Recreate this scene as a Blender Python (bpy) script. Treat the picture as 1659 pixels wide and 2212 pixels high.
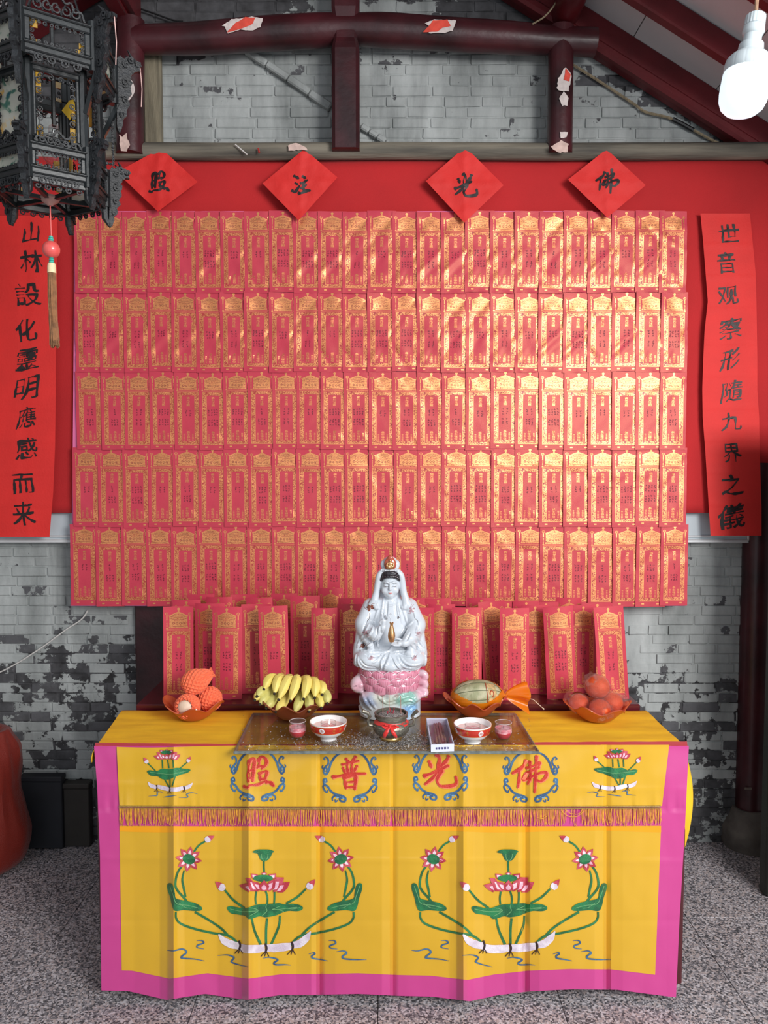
import bpy, bmesh, math, random
import numpy as np
from mathutils import Vector, Matrix, Euler, noise
from mathutils.bvhtree import BVHTree
for _o in list(bpy.data.objects): bpy.data.objects.remove(_o)
SC = bpy.context.scene
COL = SC.collection
random.seed(7)
PI = math.pi
# ------------------------------------------------------------------ camera
F_PX, CX, CY = 1650.0, 829.5, 1106.0
CAM_Z, PITCH = 1.75, math.radians(3.33)
_cd = bpy.data.cameras.new('camera')
_cd.sensor_fit = 'VERTICAL'; _cd.sensor_height = 24.0
_cd.lens = 24.0 * F_PX / 2212.0
_cd.clip_start = 0.02; _cd.clip_end = 100
CAM = bpy.data.objects.new('camera', _cd); COL.objects.link(CAM)
CAM.location = (0, 0, CAM_Z); CAM.rotation_euler = (PI / 2 - PITCH, 0, 0)
SC.camera = CAM
# ------------------------------------------------------------------ sky, daylight, exposure
W = bpy.data.worlds.new('sky'); SC.world = W; W.use_nodes = True
W.node_tree.nodes['Background'].inputs[0].default_value = (0.86, 0.93, 1.0, 1)
W.node_tree.nodes['Background'].inputs[1].default_value = 0.80
def area(name, loc, target, sx, sy, energy, color):
    d = bpy.data.lights.new(name, 'AREA'); d.shape = 'RECTANGLE'; d.size = sx; d.size_y = sy
    d.energy = energy; d.color = color
    o = bpy.data.objects.new(name, d); COL.objects.link(o); o.location = loc
    o.rotation_euler = (Vector(target) - Vector(loc)).to_track_quat('-Z', 'Y').to_euler()
    return o
area('courtyard_daylight', (2.7, -1.3, 2.9), (0.0, 3.0, 1.0), 2.0, 1.8, 230, (1.0, 0.98, 0.96))
SC.view_settings.view_transform = 'Standard'; SC.view_settings.look = 'None'
SC.view_settings.gamma = 1.0; SC.view_settings.use_curve_mapping = False
SC.view_settings.exposure = 0.22
# ------------------------------------------------------------------ helpers
_FWD = Vector((0, math.cos(PITCH), -math.sin(PITCH))); _UP = Vector((0, math.sin(PITCH), math.cos(PITCH)))
def ray(u, v): return Vector(((u - CX) / F_PX, 0, 0)) + _FWD + _UP * ((CY - v) / F_PX)
def at(u, v, Y):
    r = ray(u, v); k = Y / r.y; return Vector((r.x * k, Y, CAM_Z + r.z * k))
def on_z(u, v, z):
    r = ray(u, v); k = (z - CAM_Z) / r.z; return Vector((r.x * k, r.y * k, z))
def lin(c):
    return tuple((x / 255 / 12.92 if x / 255 <= 0.04045 else ((x / 255 + 0.055) / 1.055) ** 2.4) for x in c)
def tag(o, label=None, cat=None, group=None, kind=None):
    if label: o['label'] = label
    if cat: o['category'] = cat
    if group: o['group'] = group
    if kind: o['kind'] = kind
    return o
def empty(name, loc=(0, 0, 0), rz=0.0):
    o = bpy.data.objects.new(name, None); COL.objects.link(o); o.location = loc; o.rotation_euler = (0, 0, rz)
    o.empty_display_size = 0.02
    return o
def link(name, me, mat=None, parent=None, loc=None, rot=None, sc=None):
    o = bpy.data.objects.new(name, me); COL.objects.link(o)
    if mat is not None and len(me.materials) == 0:
        for m in (mat if isinstance(mat, (list, tuple)) else [mat]): me.materials.append(m)
    if parent is not None: o.parent = parent
    if loc is not None: o.location = loc
    if rot is not None: o.rotation_euler = rot
    if sc is not None: o.scale = sc
    return o
class MB:
    def __init__(s): s.v = []; s.f = []; s.mi = []; s.cur = 0
    def add(s, vs, fs):
        b = len(s.v); s.v.extend(tuple(p) for p in vs)
        for f in fs: s.f.append(tuple(i + b for i in f)); s.mi.append(s.cur)
        return s
    def box(s, c, d, rot=None, taper=1.0):
        x, y, z = d[0] / 2, d[1] / 2, d[2] / 2
        vs = [(-x, -y, -z), (x, -y, -z), (x, y, -z), (-x, y, -z), (-x * taper, -y * taper, z), (x * taper, -y * taper, z), (x * taper, y * taper, z), (-x * taper, y * taper, z)]
        if rot is not None:
            m = rot if isinstance(rot, Matrix) else Euler(rot).to_matrix()
            vs = [m @ Vector(p) for p in vs]
        c = Vector(c)
        return s.add([Vector(p) + c for p in vs], [(0, 3, 2, 1), (4, 5, 6, 7), (0, 1, 5, 4), (1, 2, 6, 5), (2, 3, 7, 6), (3, 0, 4, 7)])
    def bbox(s, c, d, b=0.004, rot=None):          # chamfered box
        bm = bmesh.new(); bmesh.ops.create_cube(bm, size=1)
        for v in bm.verts: v.co = Vector((v.co.x * d[0], v.co.y * d[1], v.co.z * d[2]))
        bmesh.ops.bevel(bm, geom=bm.edges[:], offset=b, segments=1, affect='EDGES')
        m = Matrix.Identity(3) if rot is None else (rot if isinstance(rot, Matrix) else Euler(rot).to_matrix())
        bm.verts.index_update()
        s.add([m @ v.co + Vector(c) for v in bm.verts], [[v.index for v in f.verts] for f in bm.faces]); bm.free()
        return s
    def tube(s, pts, rad, n=8, cap=True, flat=1.0):
        pts = [Vector(p) for p in pts]
        if not hasattr(rad, '__len__'): rad = [rad] * len(pts)
        vs = []; up = None
        for i, p in enumerate(pts):
            t = (pts[min(i + 1, len(pts) - 1)] - pts[max(i - 1, 0)])
            if t.length < 1e-9: t = Vector((0, 0, 1))
            t.normalize()
            if up is None:
                a = Vector((0, 0, 1)) if abs(t.z) < 0.9 else Vector((0, 1, 0))
                up = (a - t * a.dot(t)).normalized()
            else:
                up = up - t * up.dot(t)
                up = up.normalized() if up.length > 1e-6 else t.orthogonal().normalized()
            sd = t.cross(up)
            for k in range(n):
                a = 2 * PI * (k + 0.5 * (n == 4)) / n
                vs.append(p + (up * math.cos(a) * flat + sd * math.sin(a)) * rad[i])
        fs = []
        for i in range(len(pts) - 1):
            for k in range(n):
                fs.append((i * n + k, i * n + (k + 1) % n, (i + 1) * n + (k + 1) % n, (i + 1) * n + k))
        if cap:
            fs.append(tuple(range(n - 1, -1, -1))); fs.append(tuple((len(pts) - 1) * n + k for k in range(n)))
        return s.add(vs, fs)
    def lathe(s, prof, n=32, c=(0, 0, 0), wob=None, sy=1.0):
        vs = []; fs = []; c = Vector(c)
        for j, (r, z) in enumerate(prof):
            for k in range(n):
                a = 2 * PI * k / n
                rr, zz = (r, z) if wob is None else wob(a, r, z, j)
                vs.append(c + Vector((rr * math.cos(a), rr * math.sin(a) * sy, zz)))
        for j in range(len(prof) - 1):
            for k in range(n):
                fs.append((j * n + k, j * n + (k + 1) % n, (j + 1) * n + (k + 1) % n, (j + 1) * n + k))
        if prof[0][0] > 1e-5: pass
        return s.add(vs, fs)
    def grid(s, nx, ny, fn):
        vs = [fn(i / nx, j / ny) for j in range(ny + 1) for i in range(nx + 1)]
        fs = [(j * (nx + 1) + i, j * (nx + 1) + i + 1, (j + 1) * (nx + 1) + i + 1, (j + 1) * (nx + 1) + i) for j in range(ny) for i in range(nx)]
        return s.add(vs, fs)
    def ribbon(s, pts, wid, mapf, step=None):       # pts 2D, widths; mapf(x,y)->3D
        pts = [Vector((p[0], p[1])) for p in pts]
        if not hasattr(wid, '__len__'): wid = [wid] * len(pts)
        vs = []
        for i, p in enumerate(pts):
            t = pts[min(i + 1, len(pts) - 1)] - pts[max(i - 1, 0)]
            t = t.normalized() if t.length > 1e-9 else Vector((1, 0))
            nn = Vector((-t.y, t.x)) * wid[i] * 0.5
            a, b = p + nn, p - nn
            vs += [mapf(a.x, a.y), mapf(b.x, b.y)]
        return s.add(vs, [(2 * i, 2 * i + 1, 2 * i + 3, 2 * i + 2) for i in range(len(pts) - 1)])
    def poly(s, pts, mapf, maxlen=None, cuts=None):            # filled outline
        vs, fs = fill2d(pts, maxlen, cuts)
        return s.add([mapf(x, y) for x, y in vs], fs)
    def prism(s, pts, mapf, t0, t1):                # mapf(x,y,t)->3D
        vs, fs = fill2d(pts, None); n = len(vs)
        s.add([mapf(x, y, t0) for x, y in vs] + [mapf(x, y, t1) for x, y in vs], [tuple(reversed(f)) for f in fs] + [tuple(i + n for i in f) for f in fs])
        m = len(pts)
        s.add([mapf(x, y, t0) for x, y in pts] + [mapf(x, y, t1) for x, y in pts], [(i, (i + 1) % m, m + (i + 1) % m, m + i) for i in range(m)])
        return s
    def mesh(s, name, smooth=True, fixn=False, merge=0.0):
        me = bpy.data.meshes.new(name); me.from_pydata(s.v, [], s.f)
        if any(s.mi): me.polygons.foreach_set('material_index', s.mi)
        if fixn or merge:
            bm = bmesh.new(); bm.from_mesh(me)
            if merge: bmesh.ops.remove_doubles(bm, verts=bm.verts, dist=merge)
            if fixn: bmesh.ops.recalc_face_normals(bm, faces=bm.faces)
            bm.to_mesh(me); bm.free()
        if smooth:
            me.polygons.foreach_set('use_smooth', [True] * len(me.polygons))
            try: me.set_sharp_from_angle(angle=math.radians(42))
            except Exception: pass
        me.update()
        return me
    def build(s, name, mat, parent=None, smooth=True, fixn=False, merge=0.0, loc=None, rot=None):
        return link(name, s.mesh(name, smooth, fixn, merge), mat, parent, loc, rot)
def fill2d(pts, maxlen=None, cuts=None):
    bm = bmesh.new()
    vs = [bm.verts.new((p[0], p[1], 0)) for p in pts]
    f = bm.faces.new(vs); bmesh.ops.triangulate(bm, faces=[f])
    x0, x1 = min(p[0] for p in pts), max(p[0] for p in pts)
    for c in (cuts or []):
        if x0 < c < x1: bmesh.ops.bisect_plane(bm, geom=bm.verts[:] + bm.edges[:] + bm.faces[:], plane_co=(c, 0, 0), plane_no=(1, 0, 0))
    if cuts: bmesh.ops.triangulate(bm, faces=[q for q in bm.faces if len(q.verts) > 3])
    return _sub2d(bm, maxlen)
def _sub2d(bm, maxlen):
    if maxlen:
        for _ in range(7):
            es = [e for e in bm.edges if e.calc_length() > maxlen]
            if not es: break
            bmesh.ops.subdivide_edges(bm, edges=es, cuts=1)
            bmesh.ops.triangulate(bm, faces=[q for q in bm.faces if len(q.verts) > 3])
    bm.verts.index_update()
    for q in bm.faces:
        if q.normal.z < 0: q.normal_flip()
    out = [(v.co.x, v.co.y) for v in bm.verts], [tuple(v.index for v in q.verts) for q in bm.faces]
    bm.free(); return out
def spline(pts, n=8):                              # Catmull-Rom through n-dim points
    P = [tuple(p) for p in pts]
    if len(P) < 3:
        return [tuple(a + (b - a) * t / n for a, b in zip(P[0], P[1])) for t in range(n + 1)]
    out = []
    Q = [tuple(2 * a - b for a, b in zip(P[0], P[1]))] + P + [tuple(2 * a - b for a, b in zip(P[-1], P[-2]))]
    for i in range(1, len(Q) - 2):
        for k in range(n):
            t = k / n
            out.append(tuple(0.5 * (2 * b + (c - a) * t + (2 * a - 5 * b + 4 * c - d) * t * t + (3 * b - a - 3 * c + d) * t ** 3)
                             for a, b, c, d in zip(Q[i - 1], Q[i], Q[i + 1], Q[i + 2])))
    out.append(P[-1]); return out
def nz(x, y=0.0, z=0.0): return noise.noise(Vector((x, y, z)))
# --- lettering: outlines of the characters, roughened into brush strokes
_GL = {}
def glyph(ch, brush=0.0, bold=0.0, rise=0.0, seed=0, maxlen=0.12):
    key = (ch, brush, bold, rise, seed)
    if key in _GL: return _GL[key]
    cu = bpy.data.curves.new('glyph', 'FONT'); cu.body = ch; cu.resolution_u = 3; cu.align_x = 'CENTER'
    o = bpy.data.objects.new('glyph', cu); COL.objects.link(o)
    bpy.context.view_layer.update()
    me = bpy.data.meshes.new_from_object(o.evaluated_get(bpy.context.evaluated_depsgraph_get()))
    bpy.data.objects.remove(o); bpy.data.curves.remove(cu)
    bm = bmesh.new(); bm.from_mesh(me); bpy.data.meshes.remove(me)
    bmesh.ops.remove_doubles(bm, verts=bm.verts, dist=1e-4)
    bmesh.ops.triangulate(bm, faces=bm.faces)
    if brush or bold:
        for _ in range(4):
            es = [e for e in bm.edges if e.is_boundary and e.calc_length() > maxlen]
            if not es: break
            bmesh.ops.subdivide_edges(bm, edges=es, cuts=1)
            bmesh.ops.triangulate(bm, faces=[q for q in bm.faces if len(q.verts) > 3])
        N = {}
        for e in bm.edges:
            if e.is_boundary:
                f = e.link_faces[0]; d = (e.verts[1].co - e.verts[0].co); n2 = Vector((d.y, -d.x, 0))
                if n2.dot(f.calc_center_median() - e.verts[0].co) > 0: n2 = -n2
                if n2.length > 0: n2.normalize()
                for v in e.verts: N[v] = N.get(v, Vector()) + n2
        for v, n2 in N.items():
            if n2.length < 1e-5: continue
            n2 = n2.normalized(); c = v.co
            w = bold * (0.55 + 0.75 * abs(n2.x)) + brush * 0.9 * nz(c.x * 2.3 + seed * 7, c.y * 2.3, seed) + brush * 0.5 * nz(c.x * 6, c.y * 6 + seed)
            N[v] = n2 * w
        for v, d in N.items(): v.co += d
    xs = [v.co.x for v in bm.verts]; ys = [v.co.y for v in bm.verts]
    mx, my = (min(xs) + max(xs)) / 2, (min(ys) + max(ys)) / 2
    sz = max(max(xs) - min(xs), max(ys) - min(ys))
    for v in bm.verts:
        x, y = (v.co.x - mx) / sz, (v.co.y - my) / sz
        if brush:
            y2 = y + rise * x + 0.04 * math.sin(3 * x + seed)
            x2 = x * (1 + 0.10 * math.sin(seed * 2.1)) + 0.05 * math.sin(3.2 * y + seed) + 0.10 * x * (-y)
            x, y = x2, y2
        v.co = Vector((x, y, 0))
    _GL[key] = _sub2d(bm, None)
    return _GL[key]
def put_text(mb, ch, cx, cy, size, mapf, sx=1.0, **kw):
    vs, fs = glyph(ch, **kw)
    mb.add([mapf(cx + x * size * sx, cy + y * size) for x, y in vs], fs)
# --- brush characters drawn stroke by stroke (x right, y up, centred, about one unit tall)
_ZS = {
 '照': ((345, 250), 300, [([(250, 165), (246, 260), (243, 345)], 30), ([(247, 160), (285, 125), (303, 140), (294, 240), (286, 335)], 32), ([(252, 245), (290, 230)], 20), ([(246, 315), (288, 305)], 24), ([(335, 150), (370, 108), (408, 130), (414, 172), (392, 205)], 30), ([(352, 130), (345, 185), (330, 215)], 22), ([(343, 205), (375, 195), (372, 225)], 20), ([(348, 262), (358, 330)], 28), ([(345, 268), (418, 246), (404, 318)], 28), ([(358, 325), (404, 314)], 24), ([(200, 384), (238, 398), (262, 376), (310, 372), (345, 366), (380, 350), (412, 338)], 24), ([(412, 345), (450, 350), (480, 380)], 34)]),
 '普': ((1187, 265), 300, [([(1160, 130), (1188, 165)], 30), ([(1250, 108), (1222, 160)], 30), ([(1122, 185), (1200, 165), (1280, 150)], 22), ([(1172, 180), (1180, 270)], 26), ([(1216, 170), (1214, 270)], 26), ([(1132, 215), (1152, 258)], 26), ([(1264, 195), (1240, 245)], 26), ([(1034, 300), (1100, 292), (1200, 272), (1342, 268)], 30), ([(1142, 300), (1152, 350), (1160, 405)], 32), ([(1150, 305), (1240, 288), (1252, 310), (1244, 415)], 32), ([(1160, 352), (1240, 344)], 20), ([(1162, 398), (1240, 392)], 24)]),
 '光': ((390, 240), 300, [([(355, 85), (385, 120), (378, 190), (372, 245)], 36), ([(288, 150), (310, 205)], 32), ([(470, 100), (455, 140), (402, 195)], 32), ([(240, 288), (300, 268), (380, 235), (468, 190)], 34), ([(378, 230), (330, 300), (252, 365)], 28), ([(410, 235), (372, 300), (366, 345), (396, 382), (470, 384), (530, 370), (545, 345), (538, 296)], 32)]),
 '佛': ((1240, 262), 330, [([(1205, 140), (1170, 205), (1080, 262)], 32), ([(1138, 232), (1142, 300), (1128, 395)], 26), ([(1208, 215), (1270, 196), (1332, 165), (1325, 200)], 26), ([(1205, 262), (1260, 238), (1330, 212)], 24), ([(1205, 262), (1182, 325), (1250, 300), (1330, 262), (1392, 256), (1390, 300), (1345, 338), (1312, 330)], 28), ([(1240, 150), (1248, 240), (1240, 320), (1222, 362)], 26), ([(1305, 100), (1298, 220), (1292, 330), (1284, 440)], 28)]),
 '注': ((845, 825), 370, [([(700, 650), (790, 700)], 46), ([(722, 790), (776, 822)], 36), ([(660, 935), (720, 962), (810, 850)], 46), ([(866, 660), (926, 698)], 44), ([(828, 800), (900, 770), (966, 732)], 34), ([(836, 895), (946, 826)], 34), ([(896, 775), (876, 870), (905, 945)], 46), ([(786, 992), (850, 985), (940, 945), (1014, 938)], 48)]),
}
def brush_char(mb, ch, cx, cy, size, mapf, wmul=1.0):
    (ox, oy), tall, strokes = _ZS[ch]; k = size / tall
    for pts, w in strokes:
        q = spline([(cx + (x - ox) * k, cy - (y - oy) * k) for x, y in pts], 11); n = len(q)
        d0 = Vector((q[0][0] - q[1][0], q[0][1] - q[1][1])); d1 = Vector((q[-1][0] - q[-2][0], q[-1][1] - q[-2][1]))
        q = [tuple(Vector(q[0]) + d0.normalized() * w * k * .30)] + list(q) + [tuple(Vector(q[-1]) + d1.normalized() * w * k * .35)]; n += 2
        ww = [w * k * wmul * (.30 if i == 0 else .24 if i == n - 1 else (.98 + .22 * math.cos(3.2 * PI * i / (n - 1)) - .12 * math.sin(PI * i / (n - 1)))) for i in range(n)]
        mb.ribbon(q, ww, mapf)
# --- materials
def _nodes(name):
    m = bpy.data.materials.new(name); m.use_nodes = True
    nt = m.node_tree; return m, nt, nt.nodes['Principled BSDF']
def pm(name, rgb, rough=0.6, metal=0.0, var=0.0, scale=12.0, bump=0.0, bscale=60.0, coat=0.0, sheen=0.0, trans=0.0, spec=0.5, rgb2=None, vthr=(0.35, 0.65), emit=None, sss=0.0, stretch=(1, 1, 1), detail=4.0, alpha=1.0):
    m, nt, b = _nodes(name); L = nt.links.new
    c = (*lin(rgb), 1)
    b.inputs['Base Color'].default_value = c; b.inputs['Roughness'].default_value = rough; b.inputs['Metallic'].default_value = metal
    b.inputs['Coat Weight'].default_value = coat; b.inputs['Coat Roughness'].default_value = 0.12
    b.inputs['Sheen Weight'].default_value = sheen; b.inputs['Transmission Weight'].default_value = trans
    b.inputs['Specular IOR Level'].default_value = spec
    b.inputs['Alpha'].default_value = alpha
    if sss: b.inputs['Subsurface Weight'].default_value = sss; b.inputs['Subsurface Scale'].default_value = 0.01
    if emit: b.inputs['Emission Color'].default_value = (*lin(emit[0]), 1); b.inputs['Emission Strength'].default_value = emit[1]
    if var or rgb2 or bump:
        tc = nt.nodes.new('ShaderNodeTexCoord'); mp = nt.nodes.new('ShaderNodeMapping'); mp.inputs['Scale'].default_value = stretch
        L(tc.outputs['Object'], mp.inputs[0])
    if var or rgb2:
        n = nt.nodes.new('ShaderNodeTexNoise'); n.inputs['Scale'].default_value = scale; n.inputs['Detail'].default_value = detail
        L(mp.outputs[0], n.inputs['Vector'])
        r = nt.nodes.new('ShaderNodeValToRGB'); r.color_ramp.elements[0].position = vthr[0]; r.color_ramp.elements[1].position = vthr[1]
        k1, k2 = 1 - var, 1 + var
        e2 = lin(rgb2) if rgb2 else c[:3]
        r.color_ramp.elements[0].color = (c[0] * k1, c[1] * k1, c[2] * k1, 1); r.color_ramp.elements[1].color = (min(1, e2[0] * k2), min(1, e2[1] * k2), min(1, e2[2] * k2), 1)
        L(n.outputs[0], r.inputs[0]); L(r.outputs[0], b.inputs['Base Color'])
    if bump:
        n = nt.nodes.new('ShaderNodeTexNoise'); n.inputs['Scale'].default_value = bscale; n.inputs['Detail'].default_value = 5
        L(mp.outputs[0], n.inputs['Vector'])
        bp = nt.nodes.new('ShaderNodeBump'); bp.inputs['Strength'].default_value = bump; bp.inputs['Distance'].default_value = 0.01
        L(n.outputs[0], bp.inputs['Height']); L(bp.outputs[0], b.inputs['Normal'])
    return m
def glassy(name, rgb, fac_trans=0.6, rough=0.1, gloss=0.15, thick_rgb=None, bump=0.0, bscale=40.0):
    """thin translucent film or glass: tinted see-through + translucent body + glossy skin"""
    m = bpy.data.materials.new(name); m.use_nodes = True; nt = m.node_tree; L = nt.links.new
    nt.nodes.remove(nt.nodes['Principled BSDF']); out = nt.nodes['Material Output']
    tr = nt.nodes.new('ShaderNodeBsdfTransparent'); tr.inputs[0].default_value = (*lin(rgb), 1)
    df = nt.nodes.new('ShaderNodeBsdfDiffuse'); df.inputs[0].default_value = (*lin(thick_rgb or rgb), 1)
    tl = nt.nodes.new('ShaderNodeBsdfTranslucent'); tl.inputs[0].default_value = (*lin(thick_rgb or rgb), 1)
    gl = nt.nodes.new('ShaderNodeBsdfGlossy'); gl.inputs['Roughness'].default_value = rough
    m0 = nt.nodes.new('ShaderNodeMixShader'); m0.inputs[0].default_value = 0.5; L(df.outputs[0], m0.inputs[1]); L(tl.outputs[0], m0.inputs[2])
    m1 = nt.nodes.new('ShaderNodeMixShader'); m1.inputs[0].default_value = fac_trans; L(m0.outputs[0], m1.inputs[1]); L(tr.outputs[0], m1.inputs[2])
    lw = nt.nodes.new('ShaderNodeLayerWeight'); lw.inputs[0].default_value = .5; pw = nt.nodes.new('ShaderNodeMath'); pw.operation = 'POWER'; pw.inputs[1].default_value = 4.0; L(lw.outputs['Facing'], pw.inputs[0])
    mt = nt.nodes.new('ShaderNodeMath'); mt.operation = 'MULTIPLY_ADD'; mt.inputs[1].default_value = 0.8; mt.inputs[2].default_value = .03 + gloss * 0.1; L(pw.outputs[0], mt.inputs[0])
    m2 = nt.nodes.new('ShaderNodeMixShader'); L(mt.outputs[0], m2.inputs[0]); L(m1.outputs[0], m2.inputs[1]); L(gl.outputs[0], m2.inputs[2])
    if bump:
        n = nt.nodes.new('ShaderNodeTexNoise'); n.inputs['Scale'].default_value = bscale
        bp = nt.nodes.new('ShaderNodeBump'); bp.inputs['Strength'].default_value = bump; bp.inputs['Distance'].default_value = 0.01
        L(n.outputs[0], bp.inputs['Height'])
        for q in (gl, df): L(bp.outputs[0], q.inputs['Normal'])
        L(bp.outputs[0], lw.inputs['Normal'])
    L(m2.outputs[0], out.inputs[0])
    return m
# --- sculpted bodies: a signed-distance field meshed as one continuous surface
class SDF:
    def __init__(s, lo, hi, h):
        s.lo = np.array(lo, float); s.h = h
        s.ax = [np.arange(lo[i], hi[i], h, dtype=np.float32) for i in range(3)]
        s.D = np.full([len(a) for a in s.ax], 0.05, np.float32)
    def _op(s, fn, lo, hi, k, sub=False):
        pad = k + 3 * s.h
        ix = [(max(0, int((lo[i] - pad - s.lo[i]) / s.h)), min(len(s.ax[i]), int((hi[i] + pad - s.lo[i]) / s.h) + 2)) for i in range(3)]
        if any(b - a < 1 for a, b in ix): return s
        sl = tuple(slice(a, b) for a, b in ix)
        x = s.ax[0][sl[0]][:, None, None]; y = s.ax[1][sl[1]][None, :, None]; z = s.ax[2][sl[2]][None, None, :]
        d = fn(x, y, z).astype(np.float32); D = s.D[sl]
        if sub:
            hh = np.clip(0.5 - 0.5 * (D + d) / max(k, 1e-6), 0, 1); s.D[sl] = D * (1 - hh) + (-d) * hh + k * hh * (1 - hh)
        else:
            hh = np.clip(0.5 + 0.5 * (D - d) / max(k, 1e-6), 0, 1); s.D[sl] = D * (1 - hh) + d * hh - k * hh * (1 - hh)
        return s
    def ell(s, c, r, k=0.01, rot=None, sub=False):
        m = Euler(rot).to_matrix().transposed() if rot is not None else None
        def fn(x, y, z):
            x, y, z = x - c[0], y - c[1], z - c[2]
            if m is not None: x, y, z = (m[0][0] * x + m[0][1] * y + m[0][2] * z, m[1][0] * x + m[1][1] * y + m[1][2] * z, m[2][0] * x + m[2][1] * y + m[2][2] * z)
            k0 = np.sqrt((x / r[0]) ** 2 + (y / r[1]) ** 2 + (z / r[2]) ** 2)
            k1 = np.sqrt((x / r[0] ** 2) ** 2 + (y / r[1] ** 2) ** 2 + (z / r[2] ** 2) ** 2) + 1e-9
            return k0 * (k0 - 1) / k1
        R = max(r) if rot is not None else None
        e = [R] * 3 if R else r
        return s._op(fn, [c[i] - e[i] for i in range(3)], [c[i] + e[i] for i in range(3)], k, sub)
    def cone(s, a, b, ra, rb, k=0.006, sub=False):
        a = np.array(a, float); b = np.array(b, float); ab = b - a; L2 = max(float(ab @ ab), 1e-12)
        def fn(x, y, z):
            t = np.clip(((x - a[0]) * ab[0] + (y - a[1]) * ab[1] + (z - a[2]) * ab[2]) / L2, 0, 1)
            return np.sqrt((x - a[0] - t * ab[0]) ** 2 + (y - a[1] - t * ab[1]) ** 2 + (z - a[2] - t * ab[2]) ** 2) - (ra + (rb - ra) * t)
        R = max(ra, rb)
        return s._op(fn, np.minimum(a, b) - R, np.maximum(a, b) + R, k, sub)
    def chain(s, pts, rad, k=0.005, sub=False, n=4):
        if not hasattr(rad, '__len__'): rad = [rad] * len(pts)
        q = spline([tuple(p) + (r,) for p, r in zip(pts, rad)], n)
        for a, b in zip(q[:-1], q[1:]): s.cone(a[:3], b[:3], max(a[3], 5e-4), max(b[3], 5e-4), k, sub)
        return s
    def front(s, x, z):
        i = int(round((x - s.lo[0]) / s.h)); j = int(round((z - s.lo[2]) / s.h))
        i = min(max(i, 0), s.D.shape[0] - 1); j = min(max(j, 0), s.D.shape[2] - 1)
        w = np.nonzero(s.D[i, :, j] < 0)[0]
        return float(s.ax[1][w[0]]) if len(w) else None
    def ridge(s, pts, r, k=0.004, sub=False, n=8, sink=0.3):      # a fold drawn on the front of the body (x,z points)
        q = spline(pts, n)
        rr = r if hasattr(r, '__len__') else None
        P = []
        for i, (x, z) in enumerate(q):
            y = s.front(x, z); t = i / (len(q) - 1)
            rad = (np.interp(t, np.linspace(0, 1, len(r)), r) if rr is not None else r * (0.45 + 0.55 * math.sin(PI * min(1, max(0, t)) ) ** 0.5))
            if y is not None: P.append((x, y + rad * sink, z, rad))
        for a, b in zip(P[:-1], P[1:]):
            if abs(a[1] - b[1]) < 0.02: s.cone(a[:3], b[:3], a[3], b[3], k, sub)
        return s
    def mesh(s, name):
        D = s.D; nx, ny, nzz = D.shape; neg = D < 0
        cnt = np.zeros((nx - 1, ny - 1, nzz - 1), np.int8)
        for a in (0, 1):
            for b in (0, 1):
                for c in (0, 1): cnt += neg[a:nx - 1 + a, b:ny - 1 + b, c:nzz - 1 + c]
        I, J, K = np.nonzero((cnt > 0) & (cnt < 8))
        idx = np.full(cnt.shape, -1, np.int64); idx[I, J, K] = np.arange(len(I))
        acc = np.zeros((len(I), 3)); num = np.zeros(len(I))
        cor = [(a, b, c) for a in (0, 1) for b in (0, 1) for c in (0, 1)]
        for p in cor:
            for q in cor:
                if sum(q) - sum(p) == 1 and all(q[i] >= p[i] for i in range(3)):
                    d0 = D[I + p[0], J + p[1], K + p[2]]; d1 = D[I + q[0], J + q[1], K + q[2]]
                    x = (d0 < 0) != (d1 < 0); t = np.where(x, d0 / np.where(x, d0 - d1, 1), 0)
                    for i in range(3): acc[:, i] += np.where(x, p[i] + t * (q[i] - p[i]), 0)
                    num += x
        V = (np.stack([I, J, K], 1) + acc / num[:, None]) * s.h + s.lo
        Fs = []
        for ax in range(3):
            sh = [slice(1, -1)] * 3; sh[ax] = slice(0, -1); sh2 = list(sh); sh2[ax] = slice(1, None)
            A = neg[tuple(sh)]; B = neg[tuple(sh2)]
            P = np.stack(np.nonzero(A != B), 1)
            if not len(P): continue
            ins = A[P[:, 0], P[:, 1], P[:, 2]]
            off = np.ones(3, int); off[ax] = 0; P = P + off
            u, w = (ax + 1) % 3, (ax + 2) % 3
            def g(du, dw):
                Q = P.copy(); Q[:, u] -= du; Q[:, w] -= dw; return idx[Q[:, 0], Q[:, 1], Q[:, 2]]
            q = np.stack([g(1, 1), g(0, 1), g(0, 0), g(1, 0)], 1)
            q[~ins] = q[~ins][:, ::-1]; Fs.append(q)
        Fq = np.concatenate(Fs)
        me = bpy.data.meshes.new(name)
        me.vertices.add(len(V)); me.vertices.foreach_set('co', V.astype(np.float32).ravel())
        me.loops.add(Fq.size); me.loops.foreach_set('vertex_index', Fq.ravel().astype(np.int32))
        me.polygons.add(len(Fq)); me.polygons.foreach_set('loop_start', np.arange(0, Fq.size, 4, dtype=np.int32))
        me.polygons.foreach_set('use_smooth', np.ones(len(Fq), bool))
        me.update(calc_edges=True); me.validate()
        return me
# ================================================================== STRUCTURE
YW, YF, ZT = 3.48, 2.475, 0.82
ROOF_S = 0.61
RX0 = at(829, 1106, 3.42).x
def roof_z(x):                                     # underside of the boarding
    return min(4.30 - ROOF_S * (x + 0.10), 4.62 + ROOF_S * (x + 0.10))
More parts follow.
